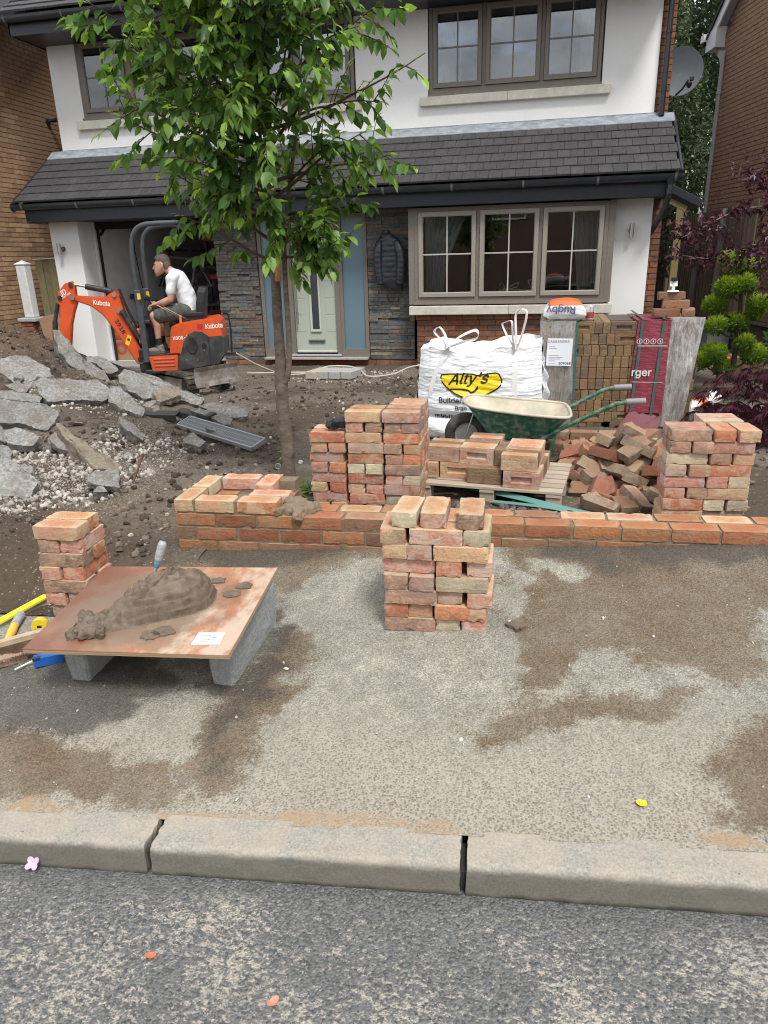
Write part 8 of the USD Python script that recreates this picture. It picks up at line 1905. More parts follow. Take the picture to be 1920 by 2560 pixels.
def pb(u, v, lvl, kind, lb, n=1, mat=None):
    """n bricks on edge one behind another; kind F frogged face forward, S plain, H end forward."""
    for k in range(n):
        L_ = 0.0675; mat_ = mat or rnd.choice(B_NEW[:2] + [B_BUFF, B_PINK]); vv = v + k * L_
        P = PO + PR @ np.array([u, vv + (0.106 if kind == 'H' else 0.033), 0]); z = zb + lvl * 0.103 + 0.0515
        mh = frog_brick() if kind == 'F' else (cbox(0.066, 0.213, 0.1025, (0, 0, 0), 0.004) if kind == 'H' else cbox(0.213, 0.066, 0.1025, (0, 0, 0), 0.004))
        if kind != 'F': mh = rough(subdiv(mh, 0.04), 0.0016, 25, _pn[0])
        _pn[0] += 1
        g = 'bricks on the low pallet'; l = lb if k == 0 else f'brick on edge {ORD[min(k, 11)].replace("bottom", "first")} behind the {lb}'.replace(' on the low pallet', '')
        loose_brick(' '.join(l.split()[:16]), mh, mat_, g, (P[0], P[1], z), pa_ + rnd.uniform(-0.015, 0.015))


pb(0.085, 0.10, 0, 'H', 'end-on brick at lower left on the low pallet')
pb(0.235, 0.13, 0, 'F', 'frogged brick in the lower layer, left, on the low pallet', 2)
pb(0.425, 0.055, 0, 'S', 'front plain brick of the lower layer on the low pallet', 3)
pb(0.655, 0.02, 0, 'F', 'front frogged brick of the lower layer on the low pallet', 8)
pb(0.14, 0.13, 1, 'S', 'plain brick at upper left on the low pallet', 3)
pb(0.36, 0.13, 1, 'F', 'upper frogged brick on the low pallet', 3)
pb(0.505, 0.12, 1, 'H', 'left one of the upright ends on the low pallet'); pb(0.575, 0.115, 1, 'H', 'right one of the upright ends on the low pallet')
pb(0.635, 0.03, 1, 'S', 'front plain brick of the upper layer on the low pallet', 6)
pb(0.36, 0.40, 1, 'S', 'far brick of the upper layer on the low pallet', 2); pb(0.36, 0.40, 0, 'S', 'far brick of the lower layer on the low pallet', 2)

# ---------------------------------------------------------------- tipped heap of bricks
Rh = random.Random(9); words = ['half buried', 'tilted', 'upended', 'flat lying', 'leaning', 'broken', 'slanting', 'overturned']
spots = [(0.23, 4.62), (0.75, 4.62), (0.56, 4.28), (0.35, 4.2)]
def hh(x, y):
    return 0.26 * math.exp(-(((x - 0.62) / 0.28) ** 2 + ((y - 4.72) / 0.34) ** 2)) + 0.10 * math.exp(-(((x - 0.3) / 0.22) ** 2 + ((y - 5.1) / 0.4) ** 2)) + 0.06
pts = []
for _ in range(6000):
    x, y = Rh.uniform(0.20, 1.12), Rh.uniform(4.02, 5.75)
    if x < 0.32 and y < 4.65: continue
    if x > 0.60 and y < 4.16: continue
    if x < 0.25 + 0.0 and y > 5.2: continue
    if all((x - a) ** 2 + ((y - b) * 0.9) ** 2 > 0.088 ** 2 for a, b, _q in pts): pts.append((x, y, 0))
extra = [(x + Rh.uniform(-.05, .05), y + Rh.uniform(-.05, .05), 1) for x, y, q in pts if hh(x, y) > 0.15]
extra2 = [(x + Rh.uniform(-.05, .05), y + Rh.uniform(-.05, .05), 2) for x, y, q in extra if hh(x, y) > 0.24]
k = 0
for x, y, lv in pts + extra + extra2:
    z = float(soil_z(x, y)) + 0.03 + (hh(x, y) - 0.03) * (0.25, 0.62, 1.0)[lv] * (1 if lv else 0.7)
    half = Rh.random() < 0.28
    rz, rx, ry = Rh.uniform(0, math.pi), Rh.gauss(0, 0.5), Rh.gauss(0, 0.35)
    w_ = words[k % 8]; mi = Rh.randrange(3); col = ('red', 'brown', 'grey buff')[mi]
    where = ('foremost' if y < 4.25 else 'front' if y < 4.6 else 'middle' if y < 5.0 else 'rear' if y < 5.4 else 'rearmost') + (' far left' if x < 0.36 else ' left' if x < 0.52 else ' centre' if x < 0.7 else ' right' if x < 0.88 else ' far right')
    lb = f'{w_} {col} {"half " if half else ""}brick, {("low", "midway", "high")[lv]} {where} in the tipped heap'
    loose_brick(lb, brick_mesh(0.11 if half else 0.213, res=0.024, chip=0.7, amp=0.003), B_HEAP[mi], 'bricks tipped in a heap', (x, y, z), rz, rx, ry); k += 1
# a neat row at the heap's back, and green strapping
for k2 in range(6): loose_brick(f'{ORD[k2].replace("bottom", "first")} brick from the left in the row before the brick pack', brick_mesh(), B_HEAP[1 + k2 % 2], 'row of bricks before the pack', (0.14 + (k2 % 3) * 0.222, 5.62 + 0.11 * (k2 // 3), 0.125 + 0.067 * (k2 // 3)), Rh.uniform(-0.05, 0.05))
single('green_strapping', join(ribbon([(-0.45, 4.28, 0.20), (-0.1, 4.12, 0.19), (0.25, 3.96, 0.17), (0.52, 3.87, 0.165), (0.62, 3.86, 0.20)], 0.045, (0.3, 1, 0.4), 0.002), ribbon([(-0.25, 4.10, 0.165), (0.1, 3.98, 0.18), (0.35, 3.90, 0.155), (0.50, 3.82, 0.15)], 0.03, (0.2, 1, 0.2), 0.002)), flat_mat('strap_teal', (0.10, 0.24, 0.21), 0.4), 'loose green plastic strapping lying before the low pallet', 'strapping')
# ---------------------------------------------------------------- mortar board
def on_pave(x, y): return float(pave_z(np.array(x), np.array(y)))


def board_mat():
    m = Mat('stained_plywood'); p = m.obj(); g = m.noise(m.scl(p, (2.5, 9, 9)), 4, 5, 0.6)
    c = m.mix(g, (0.33, 0.125, 0.062), (0.43, 0.205, 0.11))
    sx = m.n('separate_xyz', 'x', vector=p); nm = str(sx).split('.')[0]; x, y = Ref(nm + '.x'), Ref(nm + '.y')
    c = m.mix(m.math('multiply', m.mr(m.math('add', m.math('multiply', x, -1.0), m.math('multiply', m.math('subtract', m.noise(p, 3.2, 6, 0.65), 0.5), 1.4)), -0.02, 0.34), 0.85), c, (0.15, 0.065, 0.045))
    pale = m.math('add', m.math('multiply', x, 1.1), m.math('multiply', m.math('subtract', m.noise(m.scl(p, (1.5, 0.8, 1)), 5, 6, 0.7), 0.5), 3.2))
    c = m.mix(m.math('multiply', m.mr(pale, 0.10, 0.5), 0.8), c, (0.50, 0.41, 0.32))
    dx = m.math('divide', m.math('subtract', x, -0.05), 0.38); dy = m.math('divide', m.math('subtract', y, -0.02), 0.30)
    r = m.math('add', m.math('add', m.math('multiply', dx, dx), m.math('multiply', dy, dy)), m.math('multiply', m.math('subtract', m.noise(p, 6, 7, 0.7), 0.5), 3.2))
    c = m.mix(m.math('multiply', m.mr(r, 1.15, 0.5), 0.85), c, (0.185, 0.138, 0.096))
    # worn dark patch on the right
    ex = m.math('divide', m.math('subtract', x, 0.27), 0.07); ey = m.math('divide', m.math('subtract', y, 0.08), 0.15)
    q = m.math('add', m.math('add', m.math('multiply', ex, ex), m.math('multiply', ey, ey)), m.math('multiply', m.math('subtract', m.noise(p, 12, 5, 0.6), 0.5), 1.2))
    c = m.mix(m.math('multiply', m.mr(q, 1.0, 0.4), 0.6), c, (0.24, 0.10, 0.055))
    wet = m.mr(m.noise(p, 4, 4), 0.45, 0.6)
    return m.done(m.bsdf(c, m.mr(wet, 0, 1, 0.32, 0.6), m.bump(m.math('add', g, m.noise(p, 40, 4)), 0.2, 0.002), specular_ior_level=0.5))


PLYE = speck_mat('plywood_edge', (0.24, 0.165, 0.095), (0.46, 0.35, 0.22), 3, 0.8, 0.3, 0.002, stretch=(0.3, 0.3, 60))
BC = [np.array(q) for q in ((-1.841, 1.983), (-1.030, 2.030), (-1.073, 2.674), (-1.898, 2.620))]
bc = sum(BC) / 4; ba = math.atan2(0.047, 0.811)
BZ = 0.245
tl_ = math.asin((0.300 - 0.235) / 0.8)
# the board follows the fall of the ground
bo = thing('mortar_board', 'stained plywood mortar board raised on two grey concrete blocks', 'mortar board', (bc[0], bc[1], 0.268), ba, rx=0.075, ry=-0.035)
lx, ly = 0.812, 0.648
P4 = [(-lx / 2, -ly / 2), (lx / 2, -ly / 2), (lx / 2 - 0.01, ly / 2), (-lx / 2 - 0.01, ly / 2)]
part(bo, 'panel', extr(P4, 0.003, None, (0, 0, -0.003)), board_mat())
part(bo, 'ply_edge', join(*[extr(Polygon(P4).buffer(-0.0006 * (k % 2)), 0.0036, None, (0, 0, -0.0175 + k * 0.0036)) for k in range(4)]), PLYE)
lbm = part(bo, 'paper_label', mv(extr([(-0.055, -0.04), (0.055, -0.038), (0.052, 0.038), (-0.052, 0.04)], 0.0008), (0.293, -0.225, 0.0003), Rz(0.05)), flat_mat('label_paper', (0.62, 0.62, 0.60), 0.7))
part(lbm, 'print', join(*[mv(box(w, 0.0025, 0.0004), (0.275 + dx, -0.245 + k * 0.013, 0.0014), Rz(0.05)) for k, (w, dx) in enumerate(((0.03, 0), (0.05, 0.02), (0.02, 0.035), (0.045, 0.0)))], mv(trimesh_torus(0.010, 0.0012, 16, 4), (0.315, -0.212, 0.001)), mv(box(0.002, 0.05, 0.0004), (0.296, -0.225, 0.0014))), flat_mat('label_ink', (0.25, 0.26, 0.28), 0.7))


def bb_at(u, v, w=0.0):
    """A point of the tilted board's top, w above it."""
    R = Rz(ba) @ Ry(-0.035) @ Rx(0.075); return np.array([bc[0], bc[1], 0.268]) + R @ np.array([u, v, w])


AERC = speck_mat('lightweight_block', (0.235, 0.245, 0.245), (0.355, 0.365, 0.36), 150, 0.95, 0.7, 0.004, c3=(0.17, 0.175, 0.17), s3=60, amt3=0.5)
for x, y, rz, lb in ((-1.135, 2.385, math.pi / 2 - 0.03, 'grey concrete block under the right side of the mortar board'), (-1.745, 2.36, math.pi / 2 - 0.02, 'grey concrete block under the left side of the mortar board')):
    g0 = on_pave(x, y); u_ = math.sin(0.052)
    zt = bb_at(x - bc[0], 0, -0.018)[2] - 0.004; z0_ = g0 - 0.012
    v, f = cbox(0.46, 0.10, zt - z0_ - 0.0, (0, 0, 0), 0.01)
    v[:, 2] += np.where(v[:, 2] > 0, v[:, 0] * 0.075, v[:, 0] * 0.06)
    v, f = rough(subdiv((v, f), 0.022), (0.004, 0.004, 0.003), 16, int(x * -10)); v, f = rough((v, f), 0.0018, 90, 5)
    w_ = ss(-0.02, -0.12, v[:, 2]) * 0.12; v[:, 0] *= 1 - w_ * 0.25; v[:, 1] *= 1 - w_
    single('concrete_block', (v, f), AERC, lb, 'block', None, (x, y, (zt + z0_) / 2), rz, smooth=40)

# the turned heap of mortar
MORT = speck_mat('fresh_mortar', (0.105, 0.077, 0.052), (0.175, 0.134, 0.094), 34, 0.7, 0.55, 0.006, c3=(0.085, 0.062, 0.042), s3=6, amt3=0.6, spec=0.5)
mo = thing('mortar_heap', 'turned heap of wet brown mortar on the stained plywood board', 'mortar')
gM = np.random.default_rng(5)
def mpt(u, v, w, r): p = bb_at(u, v, w); return (p[0], p[1], p[2], r)
us, vs = np.arange(-0.36, 0.29, 0.0042), np.arange(-0.30, 0.27, 0.0042); U, Vv = np.meshgrid(us, vs, indexing='ij')
A_, B_ = np.array([-0.13, -0.125]), np.array([0.055, 0.045]); dv = B_ - A_; tt = np.clip(((U - A_[0]) * dv[0] + (Vv - A_[1]) * dv[1]) / (dv @ dv), 0, 1)
wob_ = (fbm2(U, Vv, 9, 3) - 0.5) * 0.05
dist = np.hypot(U - A_[0] - dv[0] * tt, Vv - A_[1] - dv[1] * tt) + wob_ * 0.6; R_ = 0.078 + 0.078 * tt
side_ = ((U - A_[0]) * dv[1] - (Vv - A_[1]) * dv[0]) / np.linalg.norm(dv)          # positive towards the viewer
hgt = (0.045 + 0.080 * np.sin(np.clip(tt * 1.05, 0, 1) * math.pi * 0.62)) * np.clip(1 - (dist / R_) ** 2, 0, 1) ** 0.75
st_h = 0.027; fr_ = (hgt + 0.006 * np.sin(tt * 7)) / st_h; step = (np.floor(fr_) + ss(0.62, 0.98, fr_ - np.floor(fr_)) - 0.10 * np.sin(np.pi * (fr_ - np.floor(fr_)))) * st_h
fm = ss(-0.005, 0.05, side_) * ss(0.02, 0.25, tt)
h_ = hgt * (1 - fm) + np.where(hgt > 0.004, step + 0.004, 0) * fm
rid = 1 - np.abs(2 * fbm2(U, Vv, 16, 7) - 1); rid2 = 1 - np.abs(2 * fbm2(U * 1.0 + 3, Vv, 34, 9) - 1)
on_ = ss(0.0, 0.02, hgt)
h_ = h_ + on_ * ((1 - fm) * ((rid - 0.78) * 0.060 + (rid2 - 0.78) * 0.035) + fm * (rid2 - 0.8) * 0.010)
cut = np.exp(-((side_ - 0.018 - 0.02 * np.sin(tt * 5)) / 0.006) ** 2) * ss(0.15, 0.4, tt) * 0.022 + np.exp(-((side_ + 0.012 * tt - 0.050) / 0.004) ** 2) * ss(0.35, 0.6, tt) * 0.012
h_ = np.maximum(h_ - cut * on_, np.where(on_ > 0, 0.001, -0.004))
P3 = np.stack([U, Vv, h_ + 0.0005], -1).reshape(-1, 3); P3[:, :2] += ((np.stack([meshkit.fbm(P3 * 26, 3, 2), meshkit.fbm(P3 * 26, 3, 5)], -1) - 0.5) * 0.022) * np.clip(P3[:, 2:] * 40, 0, 1)
Wp = np.array([bc[0], bc[1], 0.268]) + P3 @ (Rz(ba) @ Ry(-0.035) @ Rx(0.075)).T
i, j = np.meshgrid(np.arange(len(us) - 1), np.arange(len(vs) - 1), indexing='ij'); a_ = (i * len(vs) + j).ravel(); n_ = len(vs)
Fm = np.vstack([np.stack([a_, a_ + n_, a_ + n_ + 1], 1), np.stack([a_, a_ + n_ + 1, a_ + 1], 1)]); Wp, Fm, _ = compact(Wp, Fm[(h_.reshape(-1)[Fm] > 0.0005).any(1)])
part(mo, 'heap', (Wp, Fm), MORT, smooth=38)
lumps = []
for k in range(46):
    u, vv = gM.normal(-0.205, 0.040), gM.normal(-0.190, 0.038); lumps.append(mpt(float(u), float(vv), 0.008 + 0.012 * gM.random(), float(0.012 + 0.016 * gM.random())))
v, f = blob(lumps, 7, 2, 0.007, 0.016, 40); part(mo, 'crumbs', (v, f), MORT, smooth=30, kind='stuff')
for k, (u, vv, r) in enumerate(((0.10, -0.19, 0.035), (0.06, -0.215, 0.03), (0.27, 0.09, 0.03), (0.17, 0.20, 0.025), (0.30, 0.16, 0.028))):
    a = np.linspace(0, 2 * np.pi, 18, endpoint=False); rr = r * (0.8 + 0.4 * gM.random(18)); pl = [(u + q_ * math.cos(t) * 1.3, vv + q_ * math.sin(t)) for q_, t in zip(rr, a)]
    v, f = extr(pl, 0.006); part(mo, 'smear', (np.array([bb_at(*q_) for q_ in v]), f), MORT)
# brick trowel stuck in it
tw = thing('trowel', 'brick trowel with grey taped handle stuck in the mortar heap', 'trowel')
A, B = bb_at(-0.155, 0.075, 0.035), bb_at(0.06, 0.10, 0.055); side = np.array([-0.15, 1, 0.1]); side /= np.linalg.norm(side); d = B - A
blade = [A - d * 0.02 + side * 0.0 + side * q_ * 0.055 + d * s for s, q_ in ((0, 0.55), (0.15, 1.0), (0.55, 0.8), (1.0, 0.1), (1.0, -0.1), (0.55, -0.7), (0.15, -0.9), (0, -0.5))]
part(tw, 'blade', hull(np.vstack([blade, np.array(blade) + [0, 0, 0.002]])), speck_mat('trowel_steel', (0.34, 0.345, 0.34), (0.52, 0.52, 0.51), 7, 0.45, 0.1, 0.002, c3=(0.36, 0.28, 0.2), s3=10, amt3=0.5))
h0, h1, h2 = np.array([-1.572, 2.475, 0.315]), np.array([-1.560, 2.495, 0.355]), np.array([-1.527, 2.52, 0.465])
part(tw, 'tang', tube(smoothpath([A + d * 0.1, (A + h0) / 2 + [0, 0, 0.0], h0, h1], 5), 0.007, 8), STEEL, smooth=True)
TAPE = speck_mat('handle_tape', (0.23, 0.25, 0.26), (0.42, 0.43, 0.42), 30, 0.6, 0.4, 0.003, stretch=(1, 1, 3))
part(tw, 'handle', tube([h1 + (h2 - h1) * t for t in np.linspace(0.2, 1, 8)], [0.014, 0.0165, 0.018, 0.0185, 0.0185, 0.019, 0.0185, 0.013], 14), TAPE, smooth=True)
part(tw, 'ferrule', tube([h1 - (h2 - h1) * 0.02, h1 + (h2 - h1) * 0.22], [0.010, 0.015], 12), flat_mat('ferrule_blue', (0.10, 0.20, 0.30), 0.4), smooth=True)

# tools at the left edge
def gp(x, y, dz=0.0): return np.array([x, y, on_pave(x, y) + dz])
YEL = flat_mat('level_yellow', (0.78, 0.68, 0.02), 0.4)
a, b = gp(-2.62, 1.75, 0.0), gp(-2.335, 2.735, 0.0); d = (b - a) / np.linalg.norm(b - a); sd_ = np.array([d[1], -d[0], 0])
lv = thing('spirit_level', 'yellow spirit level lying on the pavement at the left picture edge', 'spirit level')
def bar(off, w, z0, z1): return hull([p + sd_ * (off + s * w / 2) + np.array([0, 0, z]) for p in (a, b) for s in (-1, 1) for z in (z0, z1)])
part(lv, 'face', bar(0, 0.042, 0.046, 0.056), YEL); part(lv, 'web', bar(0, 0.020, 0.008, 0.048), speck_mat('level_alu', (0.34, 0.33, 0.31), (0.46, 0.45, 0.42), 12, 0.5, 0.1, 0.002)); part(lv, 'foot', bar(0, 0.042, 0.0, 0.008), '/World/Looks/level_alu')
for o_ in (-0.008, 0.008): part(lv, 'groove', bar(o_, 0.002, 0.0555, 0.0568), flat_mat('groove_dark', (0.30, 0.25, 0.02), 0.6) if o_ < 0 else '/World/Looks/groove_dark')
hm = thing('hammer', 'hand tool with grey taped grip and yellow shaft by the spirit level', 'hammer')
part(hm, 'grip', tube([gp(-2.355, 2.565, 0.024), gp(-2.31, 2.465, 0.022)], [0.021, 0.020], 14), TAPE, smooth=40)
part(hm, 'shaft', tube([gp(-2.31, 2.465, 0.022), gp(-2.285, 2.415, 0.020), gp(-2.255, 2.34, 0.016)], [0.018, 0.019, 0.013], 12), flat_mat('shaft_yellow', (0.72, 0.43, 0.06), 0.5), smooth=40)
br = thing('brush', 'wooden backed hand brush with brown bristles beside the mortar board', 'brush')
c0, c1 = gp(-2.32, 2.16, 0.0), gp(-2.03, 2.36, 0.0); dd = (c1 - c0) / np.linalg.norm(c1 - c0); pp = np.array([-dd[1], dd[0], 0])
part(br, 'back', rough(subdiv(hull([q_ + pp * s + np.array([0, 0, z]) for q_ in (c0, c1) for s in (-0.002, 0.030) for z in (0.058, 0.082)]), 0.03), 0.002, 20), speck_mat('brush_wood', (0.36, 0.27, 0.17), (0.48, 0.38, 0.26), 16, 0.8, 0.2, 0.002))
gB = np.random.default_rng(8); nb = 3200; s0 = gB.random(nb); base = c0 + (c1 - c0) * s0[:, None] * 0.86 + pp * (gB.random(nb) * 0.03)[:, None] + [0, 0, 0.06]
tip = base + np.stack([gB.normal(size=nb) * 0.010, gB.normal(size=nb) * 0.010, np.zeros(nb)], 1) - pp * (0.045 + 0.055 * gB.random(nb))[:, None] + [0, 0, -0.04]
sv = np.cross(tip - base, [0.3, 0.2, 1.0]); sv /= np.linalg.norm(sv, axis=1, keepdims=True); V = np.stack([base - sv * .0024, base + sv * .0024, tip + sv * .0012], 1).reshape(-1, 3)
part(br, 'bristles', (V, np.arange(nb * 3).reshape(-1, 3)), speck_mat('bristle', (0.045, 0.028, 0.016), (0.11, 0.07, 0.04), 30, 0.9, 0.1, 0.001), kind='stuff')
bp = gp(-2.145, 2.225, 0.02)
single('brick_bat', rough(subdiv(cbox(0.14, 0.05, 0.045, (0, 0, 0), 0.006), 0.02), 0.004, 30, 4), B_GREY, 'mortar covered piece of brick lying before the brush', 'brick piece', None, bp, 0.72, smooth=30)
t = thing('line_block', 'blue plastic line block with white cord at the mortar board corner', 'line block', gp(-1.965, 2.235, 0.022), 0.55)
part(t, 'block', hull([(x, y, z) for x, y in ((-0.055, -0.018), (0.06, -0.018), (0.06, 0.018), (-0.055, 0.018)) for z in (-0.02, 0.02)]), flat_mat('plastic_blue', (0.012, 0.10, 0.36), 0.4)); part(t, 'notch', box(0.03, 0.02, 0.012, (-0.042, -0.009, 0.016)), flat_mat('plastic_blue_dark', (0.01, 0.03, 0.1), 0.5))
part(t, 'cord', tube(smoothpath([(-0.05, 0.01, 0.0), (-0.08, 0.02, -0.012), (-0.13, -0.01, -0.016)], 5), 0.004, 6), WHITEINK)
t = thing('tape_measure', 'yellow tape measure half behind the brush', 'tape measure', gp(-2.165, 2.45, 0.0), 0.4)
v, f = extr(Polygon([(0.035 * math.cos(t_), 0.03 + 0.035 * math.sin(t_)) for t_ in np.linspace(-0.3, math.pi + 0.3, 18)]), 0.03); part(t, 'case', (np.stack([v[:, 0], v[:, 2], v[:, 1]], 1), f), flat_mat('tape_yellow', (0.70, 0.52, 0.03), 0.4)); part(t, 'button', box(0.02, 0.031, 0.012, (0.0, 0.015, 0.03)), BLACK)
single('glove', mv(blob([(0, 0, 0, 0.036), (-0.04, -0.01, -0.01, 0.034), (-0.07, 0, -0.014, 0.028), (-0.03, -0.03, 0.006, 0.028), (0.03, 0, 0.012, 0.03), (-0.055, -0.03, -0.012, 0.014)], 3, 4, 0.008, 0.016, 26), (-1.13, 3.97, 0.66)), speck_mat('glove_cloth', (0.022, 0.022, 0.03), (0.05, 0.05, 0.06), 40, 0.9, 0.5, 0.004), 'dark work glove lying on the narrow brick stack', 'glove', smooth=True)

# ---------------------------------------------------------------- planting on the right
TOPL = leaf_mat('conifer_gold', (0.05, 0.11, 0.014), (0.16, 0.27, 0.025), (0.40, 0.50, 0.06), 0.3, 0.6)
tp = thing('topiary_conifer', 'cloud pruned golden conifer with round tufts right of the brick pack', 'conifer', (2.22, 9.3, 0.0))
gC = np.random.default_rng(60)
balls = [(-0.13, 1.40, 0.20), (0.12, 1.33, 0.17), (-0.15, 1.13, 0.19), (0.03, 1.16, 0.17), (-0.24, 0.92, 0.175), (0.20, 0.95, 0.15), (-0.22, 0.70, 0.16), (0.03, 0.72, 0.18), (0.20, 0.84, 0.12), (0.12, 0.50, 0.14), (-0.20, 0.36, 0.21), (0.25, 0.35, 0.19), (-0.36, 0.28, 0.17), (-0.03, 0.16, 0.16)]
part(tp, 'trunk', tube([(0.05, 0, -0.05), (0.04, 0, 0.5), (0.03, 0.0, 0.9), (-0.02, 0, 1.4)], [0.034, 0.03, 0.024, 0.012], 8), BARKD)
for x, z, r in balls:
    part(tp, 'limb', tube([(0.035, 0, max(0.05, z - 0.18)), (x * 0.6, 0.0, z - 0.10), (x, 0.0, z)], [0.014, 0.012, 0.006], 6), BARKD)
    n = int(900 * (r / 0.17) ** 2); P, d = crown_points(gC, [(x, gC.uniform(-0.08, 0.08), z, r * 0.72, r * 0.72, r * 0.60)], n)
    T = d + gC.normal(size=(n, 3)) * 0.7 + [0, 0, 0.55]; V, F = leaf_cards(P, T, gC.normal(size=(n, 3)), 0.046 * (0.6 + 0.8 * gC.random(n)), 0.0075)
    tone_leaves(part(tp, 'tuft', (V, F), TOPL, kind='stuff'), n, gC, np.clip(0.25 + 0.45 * d[:, 2] + 0.35 * gC.random(n), 0, 1))
PURL = leaf_mat('plum_leaf', (0.022, 0.008, 0.012), (0.050, 0.016, 0.024), (0.16, 0.06, 0.075), 0.25, 0.4)
pm = thing('purple_plum_tree', 'purple leaved plum tree reaching in from the right edge', 'tree', (2.75, 7.7, 0.0))
part(pm, 'trunk', tube([(0, 0, -0.05), (-0.02, 0, 0.8), (-0.05, 0, 1.7), (0.0, 0, 2.8)], [0.06, 0.05, 0.04, 0.015], 10), BARKD, smooth=True)
PL, PT = [], []
for P in ([(-0.03, 0, 1.2), (-0.4, 0.1, 1.52), (-0.8, 0.15, 1.58), (-1.15, 0.1, 1.47), (-1.45, 0.1, 1.50)], [(-0.04, 0, 1.5), (-0.5, 0, 1.85), (-0.95, 0.05, 1.90), (-1.35, 0.1, 1.72), (-1.48, 0.1, 1.66)], [(-0.05, 0, 1.7), (-0.35, 0.1, 2.1), (-0.7, 0.1, 2.2), (-1.0, 0.1, 2.15)], [(-0.04, 0, 1.9), (-0.3, 0, 2.4), (-0.5, -0.1, 2.75)], [(-0.03, 0, 1.0), (-0.3, -0.1, 1.2), (-0.6, -0.2, 1.28)], [(0, 0, 1.4), (-0.15, 0.1, 1.9), (-0.3, 0.2, 2.3)], [(0, 0, 2.2), (0.2, 0, 2.8), (0.3, 0, 3.2)], [(0, 0, 1.6), (0.4, 0, 2.0), (0.8, 0.1, 2.2)], [(-0.05, 0, 1.6), (-0.4, -0.2, 1.65), (-0.75, -0.25, 1.5)]):
    Q = smoothpath(P, 8); part(pm, 'branch', tube(Q, np.linspace(0.014, 0.003, len(Q)), 6), speck_mat('plum_bark', (0.16, 0.13, 0.11), (0.26, 0.22, 0.19), 20) if '/World/Looks/plum_bark' not in made else '/World/Looks/plum_bark', smooth=True); made.add('/World/Looks/plum_bark')
    for _ in range(60):
        q_ = Q[gC.integers(len(Q) // 4, len(Q))]; d_ = gC.normal(size=3) * [1, 1, 0.7]; d_ /= np.linalg.norm(d_); L_ = gC.uniform(0.10, 0.30)
        for s in np.linspace(0.2, 1, 13): PL.append(q_ + d_ * L_ * s); PT.append(d_ * 0.5 + gC.normal(size=3) * 0.7 + [0, 0, -0.35])
PL, PT = np.array(PL), np.array(PT); n = len(PL)
tone_leaves(part(pm, 'crown', leaf_cards(PL, PT, np.array([0, 0, 1.0]) + gC.normal(size=(n, 3)) * 0.5, 0.062 * (0.6 + 0.6 * gC.random(n)), 0.014), PURL, kind='stuff'), n, gC)
MAPL = leaf_mat('maple_leaf', (0.030, 0.010, 0.014), (0.062, 0.018, 0.026), (0.13, 0.035, 0.05), 0.3, 0.5)
mp = thing('japanese_maple', 'low dark red lace leaved maple behind the right hand brick stack', 'shrub', (2.05, 6.5, 0.0))
part(mp, 'trunk', tube([(0, 0, -0.05), (0.02, 0, 0.3), (-0.05, 0, 0.5)], [0.035, 0.03, 0.015], 8), BARKD)
n = 900; P, d = crown_points(gC, [(0, 0, 0.32, 0.72, 0.6, 0.32), (0.2, 0.1, 0.55, 0.42, 0.4, 0.22), (-0.38, -0.1, 0.16, 0.42, 0.4, 0.16), (0.1, -0.5, 0.18, 0.6, 0.35, 0.22)], n); P[:, 2] = np.abs(P[:, 2]) + 0.02
FP, FT, FN = [], [], []
for p_, d_ in zip(P, d):
    o_ = np.array([d_[0], d_[1], -0.45]) + gC.normal(size=3) * 0.25
    for k in range(7): a = (k - 3) * 0.42; FP.append(p_); FT.append(Rz(a) @ o_); FN.append(d_ + [0, 0, 0.6])
m_ = len(FP); tone_leaves(part(mp, 'crown', leaf_cards(FP, FT, FN, 0.095 * (0.7 + 0.5 * gC.random(m_)), 0.0065, 0.3), MAPL, kind='stuff'), m_, gC, np.repeat(gC.random(n), 7))
LAUL = leaf_mat('shrub_green', (0.03, 0.075, 0.02), (0.06, 0.13, 0.03), (0.12, 0.22, 0.06), 0.3)
sh_ = thing('green_shrub', 'light green leafy shrub at the right edge beyond the conifer', 'shrub', (3.15, 9.6, 0.0))
n = 420; V, F = leafy(gC, [(0, 0, 0.55, 0.45, 0.4, 0.5), (-0.1, -0.3, 0.3, 0.4, 0.3, 0.3)], n, 0.13, 0.032); part(sh_, 'stem', tube([(0, 0, 0), (0, 0, 0.6)], [0.02, 0.008], 6), BARKD)
tone_leaves(part(sh_, 'crown', (V, F), LAUL, kind='stuff'), n, gC)
t = thing('planter', 'tall square grey planter standing before the boundary fence', 'planter', (2.47, 11.4, 0.0), 0.1)
part(t, 'pot', hull([(s * 0.13, q_ * 0.13, 0) for s in (-1, 1) for q_ in (-1, 1)] + [(s * 0.16, q_ * 0.16, 0.42) for s in (-1, 1) for q_ in (-1, 1)]), flat_mat('planter_grey', (0.12, 0.125, 0.13), 0.6)); part(t, 'rim', box(0.34, 0.34, 0.03, (0, 0, 0.43)), '/World/Looks/planter_grey')
EDG = speck_mat('terracotta_edging', (0.24, 0.15, 0.10), (0.34, 0.225, 0.155), 20, 0.9, 0.3, 0.003)
pe = thing('path_edging', 'row of terracotta coloured edging stones along the side bed', 'edging')
for k in range(12): part(pe, 'edging_stone', cbox(0.10, 0.29, 0.16, (2.62 + k * 0.028, 11.2 - k * 0.30, 0.05), 0.008), EDG)
struct('side_path', hull([(x, y, z) for x, y in ((1.5, 10.9), (2.66, 10.9), (2.66, 17), (1.5, 17)) for z in (-0.02, 0.02)]), speck_mat('path_slab', (0.16, 0.16, 0.155), (0.24, 0.235, 0.225), 20, 0.9, 0.2, 0.003))
